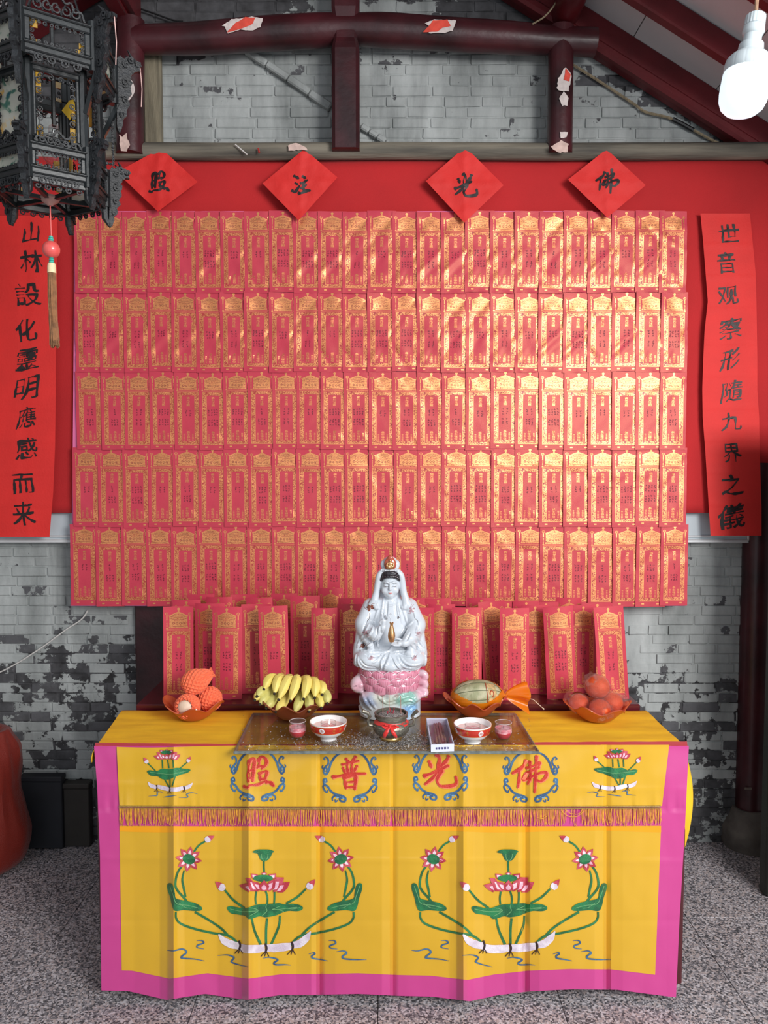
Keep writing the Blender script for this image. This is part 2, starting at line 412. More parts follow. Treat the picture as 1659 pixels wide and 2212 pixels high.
# --- brick wall material: whitewash worn off dark grey brick
def brick_material(name, per_object):
    m, nt, b = _nodes(name); L = nt.links.new
    geo = nt.nodes.new('ShaderNodeNewGeometry'); sep = nt.nodes.new('ShaderNodeSeparateXYZ'); L(geo.outputs['Position'], sep.inputs[0])
    def mth(op, a, c=None):
        n = nt.nodes.new('ShaderNodeMath'); n.operation = op
        for i, q in enumerate((a, c)):
            if q is None: continue
            if isinstance(q, (int, float)): n.inputs[i].default_value = q
            else: L(q, n.inputs[i])
        return n.outputs[0]
    def nse(scale, detail=4, rough=0.5, stretch=None):
        n = nt.nodes.new('ShaderNodeTexNoise'); n.inputs['Scale'].default_value = scale; n.inputs['Detail'].default_value = detail; n.inputs['Roughness'].default_value = rough
        src = geo.outputs['Position']
        if stretch:
            mp = nt.nodes.new('ShaderNodeMapping'); mp.inputs['Scale'].default_value = stretch; L(src, mp.inputs[0]); src = mp.outputs[0]
        L(src, n.inputs['Vector']); return n.outputs[0]
    x, z = sep.outputs[0], sep.outputs[2]
    cr = nt.nodes.new('ShaderNodeValToRGB'); e = cr.color_ramp.elements   # how much whitewash is gone, by height
    e[0].position = 0.0; e[0].color = (.52,) * 3 + (1,); e[1].position = 1.0; e[1].color = (.36,) * 3 + (1,)
    for p, k in ((.03, .50), (.10, .49), (.155, .51), (.20, .55), (.222, .50), (.245, .37), (.29, .29), (.45, .30), (.70, .27), (.80, .27)):
        q = e.new(p); q.color = (k, k, k, 1)
    sh_ = nt.nodes.new('ShaderNodeMapRange'); sh_.inputs[1].default_value = 0.6; sh_.inputs[2].default_value = 1.1; sh_.inputs[3].default_value = 0.0; sh_.inputs[4].default_value = 0.13; L(x, sh_.inputs[0])
    L(mth('DIVIDE', mth('ADD', z, sh_.outputs[0]), 4.0), cr.inputs[0])
    lost = cr.outputs[0]
    ax = mth('ABSOLUTE', mth('ADD', x, 0.10))
    line = mth('SUBTRACT', 3.90, mth('MULTIPLY', ax, 0.44))
    above = mth('SUBTRACT', z, mth('ADD', line, mth('MULTIPLY', mth('SUBTRACT', nse(3.0), 0.5), 0.5)))
    up = nt.nodes.new('ShaderNodeMapRange'); up.inputs[1].default_value = -0.03; up.inputs[2].default_value = 0.10; up.inputs[3].default_value = 0.0; up.inputs[4].default_value = 0.36; L(above, up.inputs[0])
    lost = mth('ADD', lost, up.outputs[0])
    if per_object:
        oi = nt.nodes.new('ShaderNodeObjectInfo'); rnd = oi.outputs['Random']
        lost = mth('ADD', lost, mth('MULTIPLY', mth('SUBTRACT', rnd, 0.5), 0.34))
    big = nse(13, 8, 0.62)
    mask = nt.nodes.new('ShaderNodeMapRange'); mask.inputs[1].default_value = -0.012; mask.inputs[2].default_value = 0.012; L(mth('SUBTRACT', big, lost), mask.inputs[0])
    # colours
    wr = nt.nodes.new('ShaderNodeValToRGB'); wr.color_ramp.elements[0].position = 0.3; wr.color_ramp.elements[1].position = 0.72
    wr.color_ramp.elements[0].color = (*lin((130, 134, 133)), 1); wr.color_ramp.elements[1].color = (*lin((188, 192, 191)), 1)
    L(nse(4.0, 6, 0.6, (1.6, 1, 0.55)), wr.inputs[0])
    dr = nt.nodes.new('ShaderNodeValToRGB'); dr.color_ramp.elements[0].color = (*lin((48, 47, 48)), 1); dr.color_ramp.elements[1].color = (*lin((92, 92, 95)), 1)
    dr.color_ramp.elements[0].position = 0.3; dr.color_ramp.elements[1].position = 0.7
    if per_object: L(mth('ADD', mth('MULTIPLY', nse(22, 5), 0.6), mth('MULTIPLY', rnd, 0.4)), dr.inputs[0])
    else: L(nse(22, 5), dr.inputs[0])
    mx = nt.nodes.new('ShaderNodeMix'); mx.data_type = 'RGBA'; L(mask.outputs[0], mx.inputs[0]); L(dr.outputs[0], mx.inputs[6]); L(wr.outputs[0], mx.inputs[7])
    st = nt.nodes.new('ShaderNodeMapRange'); st.inputs[1].default_value = 0.58; st.inputs[2].default_value = 0.74; st.inputs[3].default_value = 1.0; st.inputs[4].default_value = 0.66
    L(nse(9, 4, 0.6, (1, 1, 0.09)), st.inputs[0])
    ml = nt.nodes.new('ShaderNodeMix'); ml.data_type = 'RGBA'; ml.blend_type = 'MULTIPLY'; ml.inputs[0].default_value = 1.0
    L(mx.outputs[2], ml.inputs[6]); cc = nt.nodes.new('ShaderNodeCombineColor'); [L(st.outputs[0], cc.inputs[i]) for i in range(3)]; L(cc.outputs[0], ml.inputs[7])
    L(ml.outputs[2], b.inputs['Base Color']); b.inputs['Roughness'].default_value = 0.92; b.inputs['Specular IOR Level'].default_value = 0.25
    bp = nt.nodes.new('ShaderNodeBump'); bp.inputs['Strength'].default_value = 0.55; bp.inputs['Distance'].default_value = 0.006
    L(mth('ADD', mth('MULTIPLY', nse(45, 6), 0.6), mth('MULTIPLY', mask.outputs[0], 0.5)), bp.inputs['Height']); L(bp.outputs[0], b.inputs['Normal'])
    return m
M_BRICK = brick_material('worn_whitewashed_brick', True)
M_MORTAR = brick_material('worn_whitewashed_mortar', False)
M_MAROON = pm('maroon_timber_paint', (84, 18, 24), 0.42, var=0.25, scale=6, bump=0.15, bscale=30, coat=0.15, stretch=(1, 1, 1))
M_DMAROON = pm('dark_maroon_timber', (50, 18, 23), 0.42, var=0.3, scale=5, bump=0.2, bscale=25, coat=0.1, rgb2=(66, 23, 29))
M_RAFTER = pm('rafter_red_paint', (96, 20, 27), 0.5, var=0.2, scale=5, bump=0.1)
M_SOFFIT = pm('white_ceiling_board', (205, 206, 208), 0.8, var=0.05, scale=3)
M_OLDWOOD = pm('dusty_old_wood', (84, 80, 74), 0.8, var=0.4, scale=6, bump=0.4, bscale=30, rgb2=(110, 104, 92), stretch=(0.3, 3, 3))
M_RAWWOOD = pm('bare_grey_wood', (118, 110, 92), 0.8, var=0.3, scale=8, bump=0.3, stretch=(6, 6, 0.5))
M_STONE = pm('rough_stone', (104, 98, 92), 0.9, var=0.35, scale=9, bump=0.6, bscale=30)
M_GREENDOOR = pm('dark_green_door_paint', (40, 46, 38), 0.5, var=0.3, scale=5, bump=0.1)
# --- walls
gx = 2.6
wall = MB(); pts = [(-gx, 0), (gx, 0), (gx, roof_z(gx)), (-0.362, roof_z(-0.362)), (-gx, roof_z(-gx))]
wall.prism(pts, lambda x, z, t: Vector((x, YW - 0.0005 + t, z)), 0.0, 0.2)
WALL = tag(wall.build('wall_back', M_MORTAR, smooth=False, fixn=True), 'whitewashed grey brick gable wall behind the altar', kind='structure')
# bricks: courses laid where the photograph shows them
def brick_mesh(seed):
    bm = bmesh.new(); bmesh.ops.create_cube(bm, size=1)
    bmesh.ops.delete(bm, geom=[f for f in bm.faces if f.normal.y > 0.5], context='FACES')
    fr = [e for e in bm.edges if all(v.co.y < 0 for v in e.verts)] + [e for e in bm.edges if abs(e.verts[0].co.y - e.verts[1].co.y) > 0.5]
    for v in bm.verts: v.co = Vector((v.co.x * 0.16, v.co.y * 0.03, v.co.z * 0.042))
    bmesh.ops.bevel(bm, geom=fr, offset=0.0035, segments=1, affect='EDGES')
    rr = random.Random(seed)
    for v in bm.verts: v.co += Vector((rr.uniform(-1, 1) * .0016, rr.uniform(-1, 1) * .0016, rr.uniform(-1, 1) * .0014))
    me = bpy.data.meshes.new('brick'); bm.to_mesh(me); bm.free(); me.materials.append(M_BRICK); return me
BRM = [brick_mesh(i) for i in range(6)]
def seen_rect(x0, x1, z0, z1):                      # part of the wall not covered for good by the hangings
    c = at(0, 1320, YW).z; top = at(0, 345, YW).z
    if z0 > top - 0.02: return True
    if z1 < at(0, 1160, YW).z + .03 and (x1 < at(350, 1400, YW).x or x0 > at(1340, 1400, YW).x): return True
    return False
cand = []
hc = 0.0452; rowi = 0; zc = 0.03
rb = random.Random(3)
while zc < 4.25:
    x = -2.3 + (rowi % 2) * 0.085 + rb.uniform(-.02, .02)
    while x < 2.25:
        ln = rb.choice([0.165, 0.165, 0.17, 0.16, 0.085]) + rb.uniform(-.006, .006)
        x1 = x + ln
        if seen_rect(x, x1, zc, zc + hc) and zc + hc < min(roof_z(x), roof_z(x1)) - 0.02:
            cand.append((x, x1, zc))
        x = x1 + 0.006
    zc += hc + rb.uniform(-.001, .001); rowi += 1
def brick_px(c):
    vx = (c[0] + c[1]) / 2 / YW * F_PX + CX; vz = CY - (math.tan(math.atan((c[2] - CAM_Z) / YW) + PITCH)) * F_PX
    inside = -170 < vx < 1820 and -330 < vz < 1850
    if not inside: return 9
    if not -20 < vx < 1680: return 3
    if 1170 < vz < 1700: return 0
    if 110 < vz < 330 and vx > 320: return 1
    return 2
cand.sort(key=lambda c: (brick_px(c), -c[1] + c[0]))
bmb = MB()
for i, c in enumerate(cand):
    if brick_px(c) == 9: continue
    ln = c[1] - c[0]; yy = YW - 0.003 + rb.uniform(-.0025, .0025)
    loc = ((c[0] + c[1]) / 2, yy + 0.012, c[2] + hc / 2)
    if i < 300:
        o = link('brick', BRM[rb.randrange(6)], None, WALL, loc, (0, rb.uniform(-.008, .008), 0), (ln / 0.16 * 0.985, 1, 1))
    else:
        me = BRM[rb.randrange(6)]
        bmb.add([Vector((v.co.x * ln / .16 * .985, v.co.y, v.co.z)) + Vector(loc) for v in me.vertices], [tuple(p.vertices) for p in me.polygons])
tag(bmb.build('brick_courses', M_BRICK, WALL, smooth=False), kind='stuff')
# old roof scar: raised plaster strips running down each side of the gable
def scar(name, u0, v0, u1, v1, w):
    a, b = at(u0, v0, YW - .02), at(u1, v1, YW - .02); d = (b - a); L = d.length
    rot = Matrix.Rotation(-math.atan2(d.z, d.x), 3, 'Y')
    mb = MB(); n = 4
    for k in range(n):
        t = (k + .5) / n
        mb.bbox(a + d * t + Vector((0, 0, random.uniform(-.002, .002))), (L / n * 1.0 - .002, 0.036, w * random.uniform(.85, 1.05)), 0.006, rot)
    return tag(mb.build(name, M_MORTAR, smooth=False), 'diagonal plaster ridge of an old roof line on the brick wall', kind='structure')
scar('trim_1', 530, 108, 715, 232, 0.035)
scar('trim_2', 780, 272, 850, 318, 0.028)
# side walls and front piers of the hall (out of view, they shade the corners)
for nm, x in (('wall_left', -2.6), ('wall_right', 2.6)):
    mb = MB(); y0 = 1.9 if x > 0 else -1.9
    mb.box((x + (0.1 if x > 0 else -0.1), (y0 + YW) / 2, roof_z(x) / 2), (0.2, YW - y0, roof_z(x)))
    tag(mb.build(nm, M_MORTAR, smooth=False), 'side wall of the hall', kind='structure')
# eave slab added out of view, so the upper slips mirror a dark underside
mb = MB(); mb.box((0, -2.6, 3.45), (7.0, 1.9, 0.5)); tag(mb.build('added_front_roof', M_DMAROON, smooth=False), 'unseen eave slab added across the light well, darkening what the slips mirror', kind='structure')
# --- floor of granite tiles
def granite():
    m, nt, b = _nodes('speckled_granite'); L = nt.links.new
    g = nt.nodes.new('ShaderNodeNewGeometry')
    v = nt.nodes.new('ShaderNodeTexVoronoi'); v.inputs['Scale'].default_value = 170; L(g.outputs['Position'], v.inputs['Vector'])
    r = nt.nodes.new('ShaderNodeValToRGB'); e = r.color_ramp.elements; r.color_ramp.interpolation = 'CONSTANT'
    e[0].position = 0; e[0].color = (*lin((80, 78, 82)), 1); e[1].position = .82; e[1].color = (*lin((206, 200, 204)), 1)
    for p, c in ((.2, (122, 119, 124)), (.42, (162, 156, 160)), (.62, (184, 170, 168))): q = e.new(p); q.color = (*lin(c), 1)
    sp = nt.nodes.new('ShaderNodeSeparateColor'); L(v.outputs['Color'], sp.inputs[0]); L(sp.outputs[0], r.inputs[0])
    n = nt.nodes.new('ShaderNodeTexNoise'); n.inputs['Scale'].default_value = 2.2; n.inputs['Detail'].default_value = 6; L(g.outputs['Position'], n.inputs['Vector'])
    mr = nt.nodes.new('ShaderNodeMapRange'); mr.inputs[1].default_value = .3; mr.inputs[2].default_value = .7; mr.inputs[3].default_value = .78; mr.inputs[4].default_value = 1.05; L(n.outputs[0], mr.inputs[0])
    cc = nt.nodes.new('ShaderNodeCombineColor'); [L(mr.outputs[0], cc.inputs[i]) for i in range(3)]
    mx = nt.nodes.new('ShaderNodeMix'); mx.data_type = 'RGBA'; mx.blend_type = 'MULTIPLY'; mx.inputs[0].default_value = 1
    L(r.outputs[0], mx.inputs[6]); L(cc.outputs[0], mx.inputs[7]); L(mx.outputs[2], b.inputs['Base Color'])
    b.inputs['Roughness'].default_value = 0.55
    return m
M_GRANITE = granite(); M_JOINT = pm('dark_floor_joint', (70, 66, 64), 0.9)
fb = MB(); fb.box((0, 1.0, -0.06), (5.2, 5.2, 0.1))
FLOOR = tag(fb.build('floor', M_JOINT, smooth=False), 'speckled grey granite tile floor', kind='structure')
tb = MB(); tb.bbox((0, 0, -0.0055), (0.5975, 0.5975, 0.011), 0.0008); TM = tb.mesh('tile', smooth=False); TM.materials.append(M_GRANITE)
for i in range(-4, 4):
    for j in range(0, 5):
        x, y = -0.02 + 0.6 * i + 0.3, 0.78 + 0.6 * j
        if y + .3 > YW + .05: continue
        link('tile', TM, None, FLOOR, (x, y, random.uniform(-.0004, 0)))
# --- roof: white boards, rafters, purlins
for sgn, nm in ((1, 'ceiling'), (-1, 'ceiling')):
    x1 = 3.0 * sgn; a = Vector((-0.362, 0, roof_z(-0.362))); b = Vector((x1, 0, roof_z(x1)))
    mb = MB(); y0, y1 = 1.35, YW + 0.15
    mb.add([(a.x, y0, a.z + .02), (b.x, y0, b.z + .02), (b.x, y1, b.z + .02), (a.x, y1, a.z + .02),
            (a.x, y0, a.z + .08), (b.x, y0, b.z + .08), (b.x, y1, b.z + .08), (a.x, y1, a.z + .08)],
           [(0, 3, 2, 1), (4, 5, 6, 7), (0, 1, 5, 4), (1, 2, 6, 5), (2, 3, 7, 6), (3, 0, 4, 7)])
    CEIL = tag(mb.build(nm, M_JOINT, smooth=False, fixn=True), 'white boarded slope of the roof, ' + ('bulb side' if sgn > 0 else 'lantern side'), kind='structure')
    d = (b - a); L = d.length; d = d / L; nrm = Vector((-d.z, 0, d.x)) * (1 if sgn > 0 else -1)
    rot = Matrix.Rotation(-math.atan2(d.z, d.x), 3, 'Y')
    bl = 0.42; nb = int(L / bl); pmb = MB(); pmb.bbox((0, 0, 0), (bl - 0.003, 0.352, 0.014), 0.0015); PM_ = pmb.mesh('board', smooth=False); PM_.materials.append(M_SOFFIT)
    for k in range(nb):
        for j in range(0, 6):
            y = YW + 0.02 - 0.18 - 0.36 * j
            if k < 1: continue
            c = a + d * (bl * (k + 0.5)) - nrm * 0.0
            link('board', PM_, None, CEIL, (c.x, y, c.z + .012), rot.to_euler())
    for j, y in enumerate([YW - 0.06] + [YW - 0.055 - 0.345 * k for k in range(1, 6)]):
        mb = MB(); w, h = (0.085, 0.125) if j == 0 else (0.05, 0.085)
        mb.bbox((0, 0, 0), (L, w, h), 0.006)
        if j == 0: mb.bbox((0, -0.03, -0.05), (L, 0.05, 0.045), 0.012)
        c = (a + b) / 2
        tag(mb.build('rafter', M_RAFTER, smooth=False, loc=(c.x, y, c.z - h / 2 - 0.005), rot=rot.to_euler()), 'red painted roof rafter', kind='structure')
# --- timber truss against the gable
YT = 3.36
def post(name, u, v0, v1, wpx, label, Y=YT, mat=M_DMAROON, n=16, flat=0.9, wob=0.0):
    a, b = at(u[0], v0, Y), at(u[1], v1, Y); r = wpx / 2 / F_PX * Y
    pts = [a.lerp(b, t / 10) + Vector((wob * math.sin(t), 0, 0)) for t in range(11)]
    mb = MB(); mb.tube(pts, r, n=n, flat=flat)
    return tag(mb.build(name, mat), label, kind='structure')
# central king post: squared, waisted where the beams are let in
mb = MB(); P0 = at(746, -60, YT); P1 = at(748, 330, YT); r = 28.5 / F_PX * YT
zs = [P1.z - .0, at(748, 118, YT).z, at(748, 104, YT).z, at(748, 94, YT).z, at(748, 55, YT).z, at(748, 42, YT).z, at(748, 30, YT).z, P0.z + .5]
ws = [1, 1, .93, .85, .85, .93, 1, 1]
pr = []
for z, w in zip(zs, ws):
    for (sx, sy) in ((-.75, -1), (.75, -1), (1, -.75), (1, .75), (.75, 1), (-.75, 1), (-1, .75), (-1, -.75)):
        pr.append((P1.x + sx * r * w, YT + sy * r * w, z))
mb.add(pr, [(i * 8 + k, i * 8 + (k + 1) % 8, i * 8 + 8 + (k + 1) % 8, i * 8 + 8 + k) for i in range(len(zs) - 1) for k in range(8)] + [tuple(range(7, -1, -1)), tuple(range(56, 64))])
KING = tag(mb.build('king_post', M_DMAROON, smooth=False), 'dark maroon squared king post in the middle of the truss', kind='structure')
RPOST = post('queen_post', (1212, 1209), 60, 332, 53, 'dark maroon round post under the truss with torn paper scraps')
LPOST = post('queen_post', (282, 281), 45, 334, 58, 'dark maroon post under the truss beside the lantern')
# tie beam, slightly arched, in two lengths
mb = MB()
ctl = [(292, 86, 28), (420, 84, 31), (560, 74, 33), (680, 67, 33), (748, 64, 30), (830, 66, 33), (960, 74, 32), (1100, 82, 31), (1190, 88, 28), (1286, 92, 28)]
q = spline([(u, v, r) for u, v, r in ctl], 6)
mb.tube([at(u, v, YT + 0.004) for u, v, r in q], [r / F_PX * YT for u, v, r in q], n=20)
TIE = tag(mb.build('tie_beam', M_DMAROON), 'dark maroon round tie beam across the gable', kind='structure')
mb = MB(); mb.tube([at(u, v, YT + .02) for u, v in ((180, 326), (500, 328), (830, 326), (1200, 328), (1500, 327), (1700, 326))], 0.036, n=14)
PLATE = tag(mb.build('wall_plate', M_OLDWOOD), 'dusty grey-brown log lying along the top of the red cloth', kind='structure')
mb = MB(); a, b = at(328, 115, 3.44), at(328, 320, 3.44); mb.bbox((a.x, 3.45, (a.z + b.z) / 2), (36 / F_PX * 3.44, 0.04, a.z - b.z + .02), .006)
tag(mb.build('trim_3', M_RAWWOOD, smooth=False), 'bare weathered board standing beside the lantern post', kind='structure')
# purlins running towards the courtyard on top of the posts
for u, v, r, sq in ((1220, 30, 0.062, False), (270, 15, 0.07, True), (748, -330, 0.07, False)):
    c = at(u, v, YT + .02)
    mb = MB()
    if sq: mb.bbox((c.x, 2.4, c.z + .02), (0.10, 2.1, 0.15), .012); mb.bbox((c.x, 2.4, c.z - .065), (0.06, 2.1, 0.02), .004)
    else: mb.tube([(c.x, YW - .02, c.z), (c.x, 1.4, c.z)], r, n=20)
    tag(mb.build('purlin', M_MAROON), 'maroon roof purlin running out over the altar', kind='structure')
# far pillar with stone base, shallow pilaster, dark door
def column(u, v0, v1, wpx, Y, lab):
    a, b = at(u, v0, Y), at(u, v1, Y)
    mb = MB(); mb.lathe([(wpx / 2 / F_PX * Y, z) for z in np.linspace(b.z, a.z, 6)], 20, (a.x, Y, 0))
    o = tag(mb.build('pillar', M_DMAROON), lab, kind='structure')
    s = MB(); r = 58 / F_PX * Y
    s.lathe([(0, 0), (r * .95, 0), (r * 1.0, .03), (r * .98, .09), (r * .80, .13), (r * .62, b.z - .0), (0, b.z + .0)], 20, (a.x, Y, 0), wob=lambda A, rr, z, j: (rr * (1 + .04 * nz(A * 2, z * 9)), z))
    s.build('stone_base', M_STONE, o)
    tp = MB(); c = at(1622, 1706, Y - .07); tp.bbox((c.x, c.y + .012, c.z), (.045, .003, .012), .001); tp.build('tape', pm('old_tape', (120, 108, 98), .5), o)
    return o
column(1640, 1000, 1742, 60, 3.46, 'maroon pillar on a stone base beside the couplet strip')
mb = MB(); a = at(292, 1300, YW - .02); b = at(400, 1300, YW); mb.bbox(((a.x + b.x) / 2, YW - .015, (at(0, 1165, YW).z) / 2), (b.x - a.x, 0.05, at(0, 1165, YW).z), .01)
tag(mb.build('pilaster', M_DMAROON, smooth=False), 'dark maroon timber upright on the wall behind the standing slips', kind='structure')
a, b = at(1668, 1150, 3.05), at(1668, 1862, 3.05)
mb = MB(); mb.bbox((a.x + .2, 3.05, (1.95) / 2), (0.4, 0.05, 1.95), .006)
DOOR = tag(mb.build('door_1', M_GREENDOOR, smooth=False), 'dark green door leaf at the edge of the hall', kind='structure')
mb = MB(); mb.bbox((a.x + .02, 3.02, .975), (.035, .03, 1.93), .004); mb.build('door_frame', M_GREENDOOR, DOOR, smooth=False)
for zz in (.32, .50):
    mb = MB(); mb.bbox((a.x + .028, 3.0, zz), (.018, .012, .10), .003); mb.build('hinge', pm('dull_hinge_metal', (90, 92, 84), .45, .6), DOOR, smooth=False)
# torn paper scraps left on the timbers
M_SCR = pm('torn_red_paper', (222, 78, 62), .8, var=.12, scale=30); M_SCW = pm('torn_white_paper', (212, 200, 196), .85, var=.1, scale=40); M_SCP = pm('torn_pinkish_paper', (206, 178, 168), .85, var=.12, scale=40)
def scrap(outline, Y, mat, label, curl=0.012, name='paper_scrap', second=None):
    cx = sum(p[0] for p in outline) / len(outline); cy = sum(p[1] for p in outline) / len(outline)
    def mk(ol, off):
        vs, fs = fill2d(ol, 9)
        def mp(u, v, t):
            d = math.hypot(u - cx, v - cy); return at(u, v, Y - off - t - curl * (d / 40) ** 2 - .004 * nz(u * .15, v * .15))
        m = MB(); n = len(vs)
        m.add([mp(x, y, 0) for x, y in vs], fs); m.add([mp(x, y, -.0008) for x, y in vs], [tuple(reversed(f)) for f in fs])
        return m
    o = mk(outline, 0).build(name, mat)
    if second: mk(second[0], .002).build('torn_layer', second[1], o)
    return tag(o, label, 'paper scrap')
def rag(pts, k=3, seed=1):
    out = []; r = random.Random(seed); n = len(pts)
    for i in range(n):
        a, b = pts[i], pts[(i + 1) % n]; L = math.hypot(b[0] - a[0], b[1] - a[1]); m = max(1, int(L / 5))
        for j in range(m):
            t = j / m; out.append((a[0] + (b[0] - a[0]) * t + r.uniform(-k, k) * .5, a[1] + (b[1] - a[1]) * t + r.uniform(-k, k) * .5))
    return out
YB = YT - 33 / F_PX * YT
scrap(rag([(480, 55), (500, 42), (545, 36), (568, 40), (562, 58), (545, 66), (520, 64), (492, 72), (500, 58)], 2, 1), YB, M_SCW, 'torn red and white paper scrap on the tie beam beside the king post', .0, second=(rag([(490, 70), (508, 50), (530, 37), (552, 38), (545, 52), (520, 62)], 1, 2), M_SCR))
scrap(rag([(918, 50), (938, 42), (985, 44), (978, 66), (960, 72), (940, 70), (925, 72), (930, 60)], 2, 3), YB, M_SCW, 'torn red and white paper scrap on the tie beam above the third diamond', .0, second=(rag([(914, 70), (936, 44), (966, 42), (974, 56), (955, 60), (945, 68)], 1, 4), M_SCR))
YP = YT - 26 / F_PX * YT
scrap(rag([(1222, 145), (1234, 158), (1232, 182), (1228, 198), (1214, 198), (1203, 190), (1206, 168)], 3, 5), YP, M_SCW, 'torn pink and white paper scrap high on the round post', .01, second=(rag([(1222, 147), (1233, 160), (1230, 176), (1218, 172)], 1, 6), M_SCR))
scrap(rag([(1218, 198), (1229, 212), (1226, 228), (1214, 228), (1207, 214)], 2, 7), YP, M_SCW, 'small white paper scrap half way down the round post', .006)
scrap(rag([(1210, 284), (1226, 286), (1224, 296), (1212, 299)], 2, 8), YP, M_SCW, 'tiny white paper scrap low on the round post', .004)
scrap(rag([(1190, 316), (1206, 308), (1212, 302), (1228, 312), (1226, 328), (1205, 330)], 3, 9), YP, M_SCP, 'buff paper scrap at the foot of the round post', .02)
YP2 = YT - 29 / F_PX * YT
scrap(rag([(272, 180), (284, 173), (292, 190), (288, 205), (278, 218), (270, 210)], 2, 10), YP2, M_SCW, 'white paper scrap on the post beside the lantern', .008)
scrap(rag([(256, 290), (264, 296), (274, 286), (276, 300), (280, 312), (274, 328), (262, 326), (258, 310), (264, 304)], 2, 11), YP2, M_SCP, 'buff paper scrap at the foot of the lantern post', .012)
scrap(rag([(622, 314), (640, 308), (662, 318), (666, 324), (640, 324), (624, 326)], 2, 12), YT - .025, M_SCP, 'pinkish torn paper on the dusty log above the second diamond', .01)
# wires
def wire(pts, Y, r, mat, label, name='wire', cat='wire'):
    q = spline([(u, v) for u, v in pts], 6)
    mb = MB(); mb.tube([at(u, v, Y) for u, v in q], r, n=6)
    return tag(mb.build(name, mat), label, cat)
M_WIRE = pm('white_wire', (205, 202, 198), .5); M_ROPE = pm('dusty_rope', (138, 124, 100), .9, var=.3, scale=60); M_BLACK = pm('black_tape', (22, 22, 24), .5)
wire([(190, 1318), (176, 1338), (140, 1362), (100, 1392), (70, 1412), (38, 1432), (-20, 1460), (-150, 1500)], YW - .022, .0035, M_WIRE, 'white cable running down the brick wall below the hangings')
rp = wire([(1238, 140), (1270, 160), (1320, 192), (1370, 225), (1395, 242), (1450, 256), (1500, 282), (1545, 306), (1590, 322)], YW - .025, .006, M_ROPE, 'dusty old cable sagging across the gable beside the round post')
q = [at(u, v, YW - .026) for u, v in ((1453, 257), (1475, 268), (1498, 281))]; mb = MB(); mb.tube(q, .009, 8); mb.build('black_tape', M_BLACK, rp)
q = [at(u, v, YW - .026) for u, v in ((1588, 322), (1620, 316), (1650, 304))]; mb = MB(); mb.tube(q, .005, 6); mb.build('black_end', M_BLACK, rp)
wire([(508, 312), (520, 322), (534, 334)], YT - .03, .003, M_WIRE, 'short white string end on the dusty log')
wire([(558, 320), (560, 330)], YT - .03, .004, pm('red_tape', (170, 40, 36), .6), 'short red string stub on the dusty log')
wire([(300, 18), (335, 30), (375, 44), (395, 46)], YW - .03, .004, M_BLACK, 'dark cable crossing the gable above the tie beam')
wire([(1150, 52), (1176, 36), (1198, 10), (1206, -10)], YT - .07, .0035, M_ROPE, 'thin cord looped over the end of the tie beam')
# white board the red cloth hangs from
M_ALU = pm('white_aluminium', (214, 216, 218), .4, .2); M_BOARD = pm('grey_white_board', (188, 198, 204), .5)
a, b = at(-60, 345, 3.45), at(1614, 1172, 3.45)
mb = MB(); mb.bbox(((a.x + b.x) / 2, 3.45, (a.z + b.z) / 2), (b.x - a.x, .02, a.z - b.z), .003)
BOARD = tag(mb.build('notice_board', M_BOARD, smooth=False), 'long white notice board behind the red cloth', 'board')
for z, h, dy in ((b.z + .008, .016, .03), (b.z + .03, .010, .022), (a.z - .01, .02, .03)):
    mb = MB(); mb.bbox(((a.x + b.x) / 2, 3.44, z), (b.x - a.x + .01, dy, h), .004); mb.build('frame', M_ALU, BOARD, smooth=False)
mb = MB(); mb.bbox((b.x, 3.44, (a.z + b.z) / 2), (.02, .03, a.z - b.z), .004); mb.build('frame', M_ALU, BOARD, smooth=False)
# big red cloth
M_REDCLOTH = pm('red_cotton_cloth', (182, 26, 30), .85, var=.06, scale=4, bump=.15, bscale=300, sheen=.1)
def red_fn(s, t):
    u = -90 + s * (1694 + 90); vtop = 340 - 5 * math.sin(s * 23) * (0.4 + .6 * math.sin(s * 7)) + 4 * math.sin(PI * s)
    v = vtop + t * (1108 - vtop)
    y = 3.408 + .012 * math.sin(s * 19 + .5) * (.3 + .7 * t) + .006 * nz(s * 14, t * 3) - .012 * math.exp(-((t - .05) / .03) ** 2)
    if s > .955: y += .014 * math.sin(s * 220) * (s - .955) / .045
    return at(u, v, y)
mb = MB(); mb.grid(140, 40, red_fn)
RED = mb.build('red_hanging_cloth', M_REDCLOTH); tag(RED, 'wide plain red cloth hung behind the prayer slips', 'cloth')
so = RED.modifiers.new('thickness', 'SOLIDIFY'); so.thickness = .002
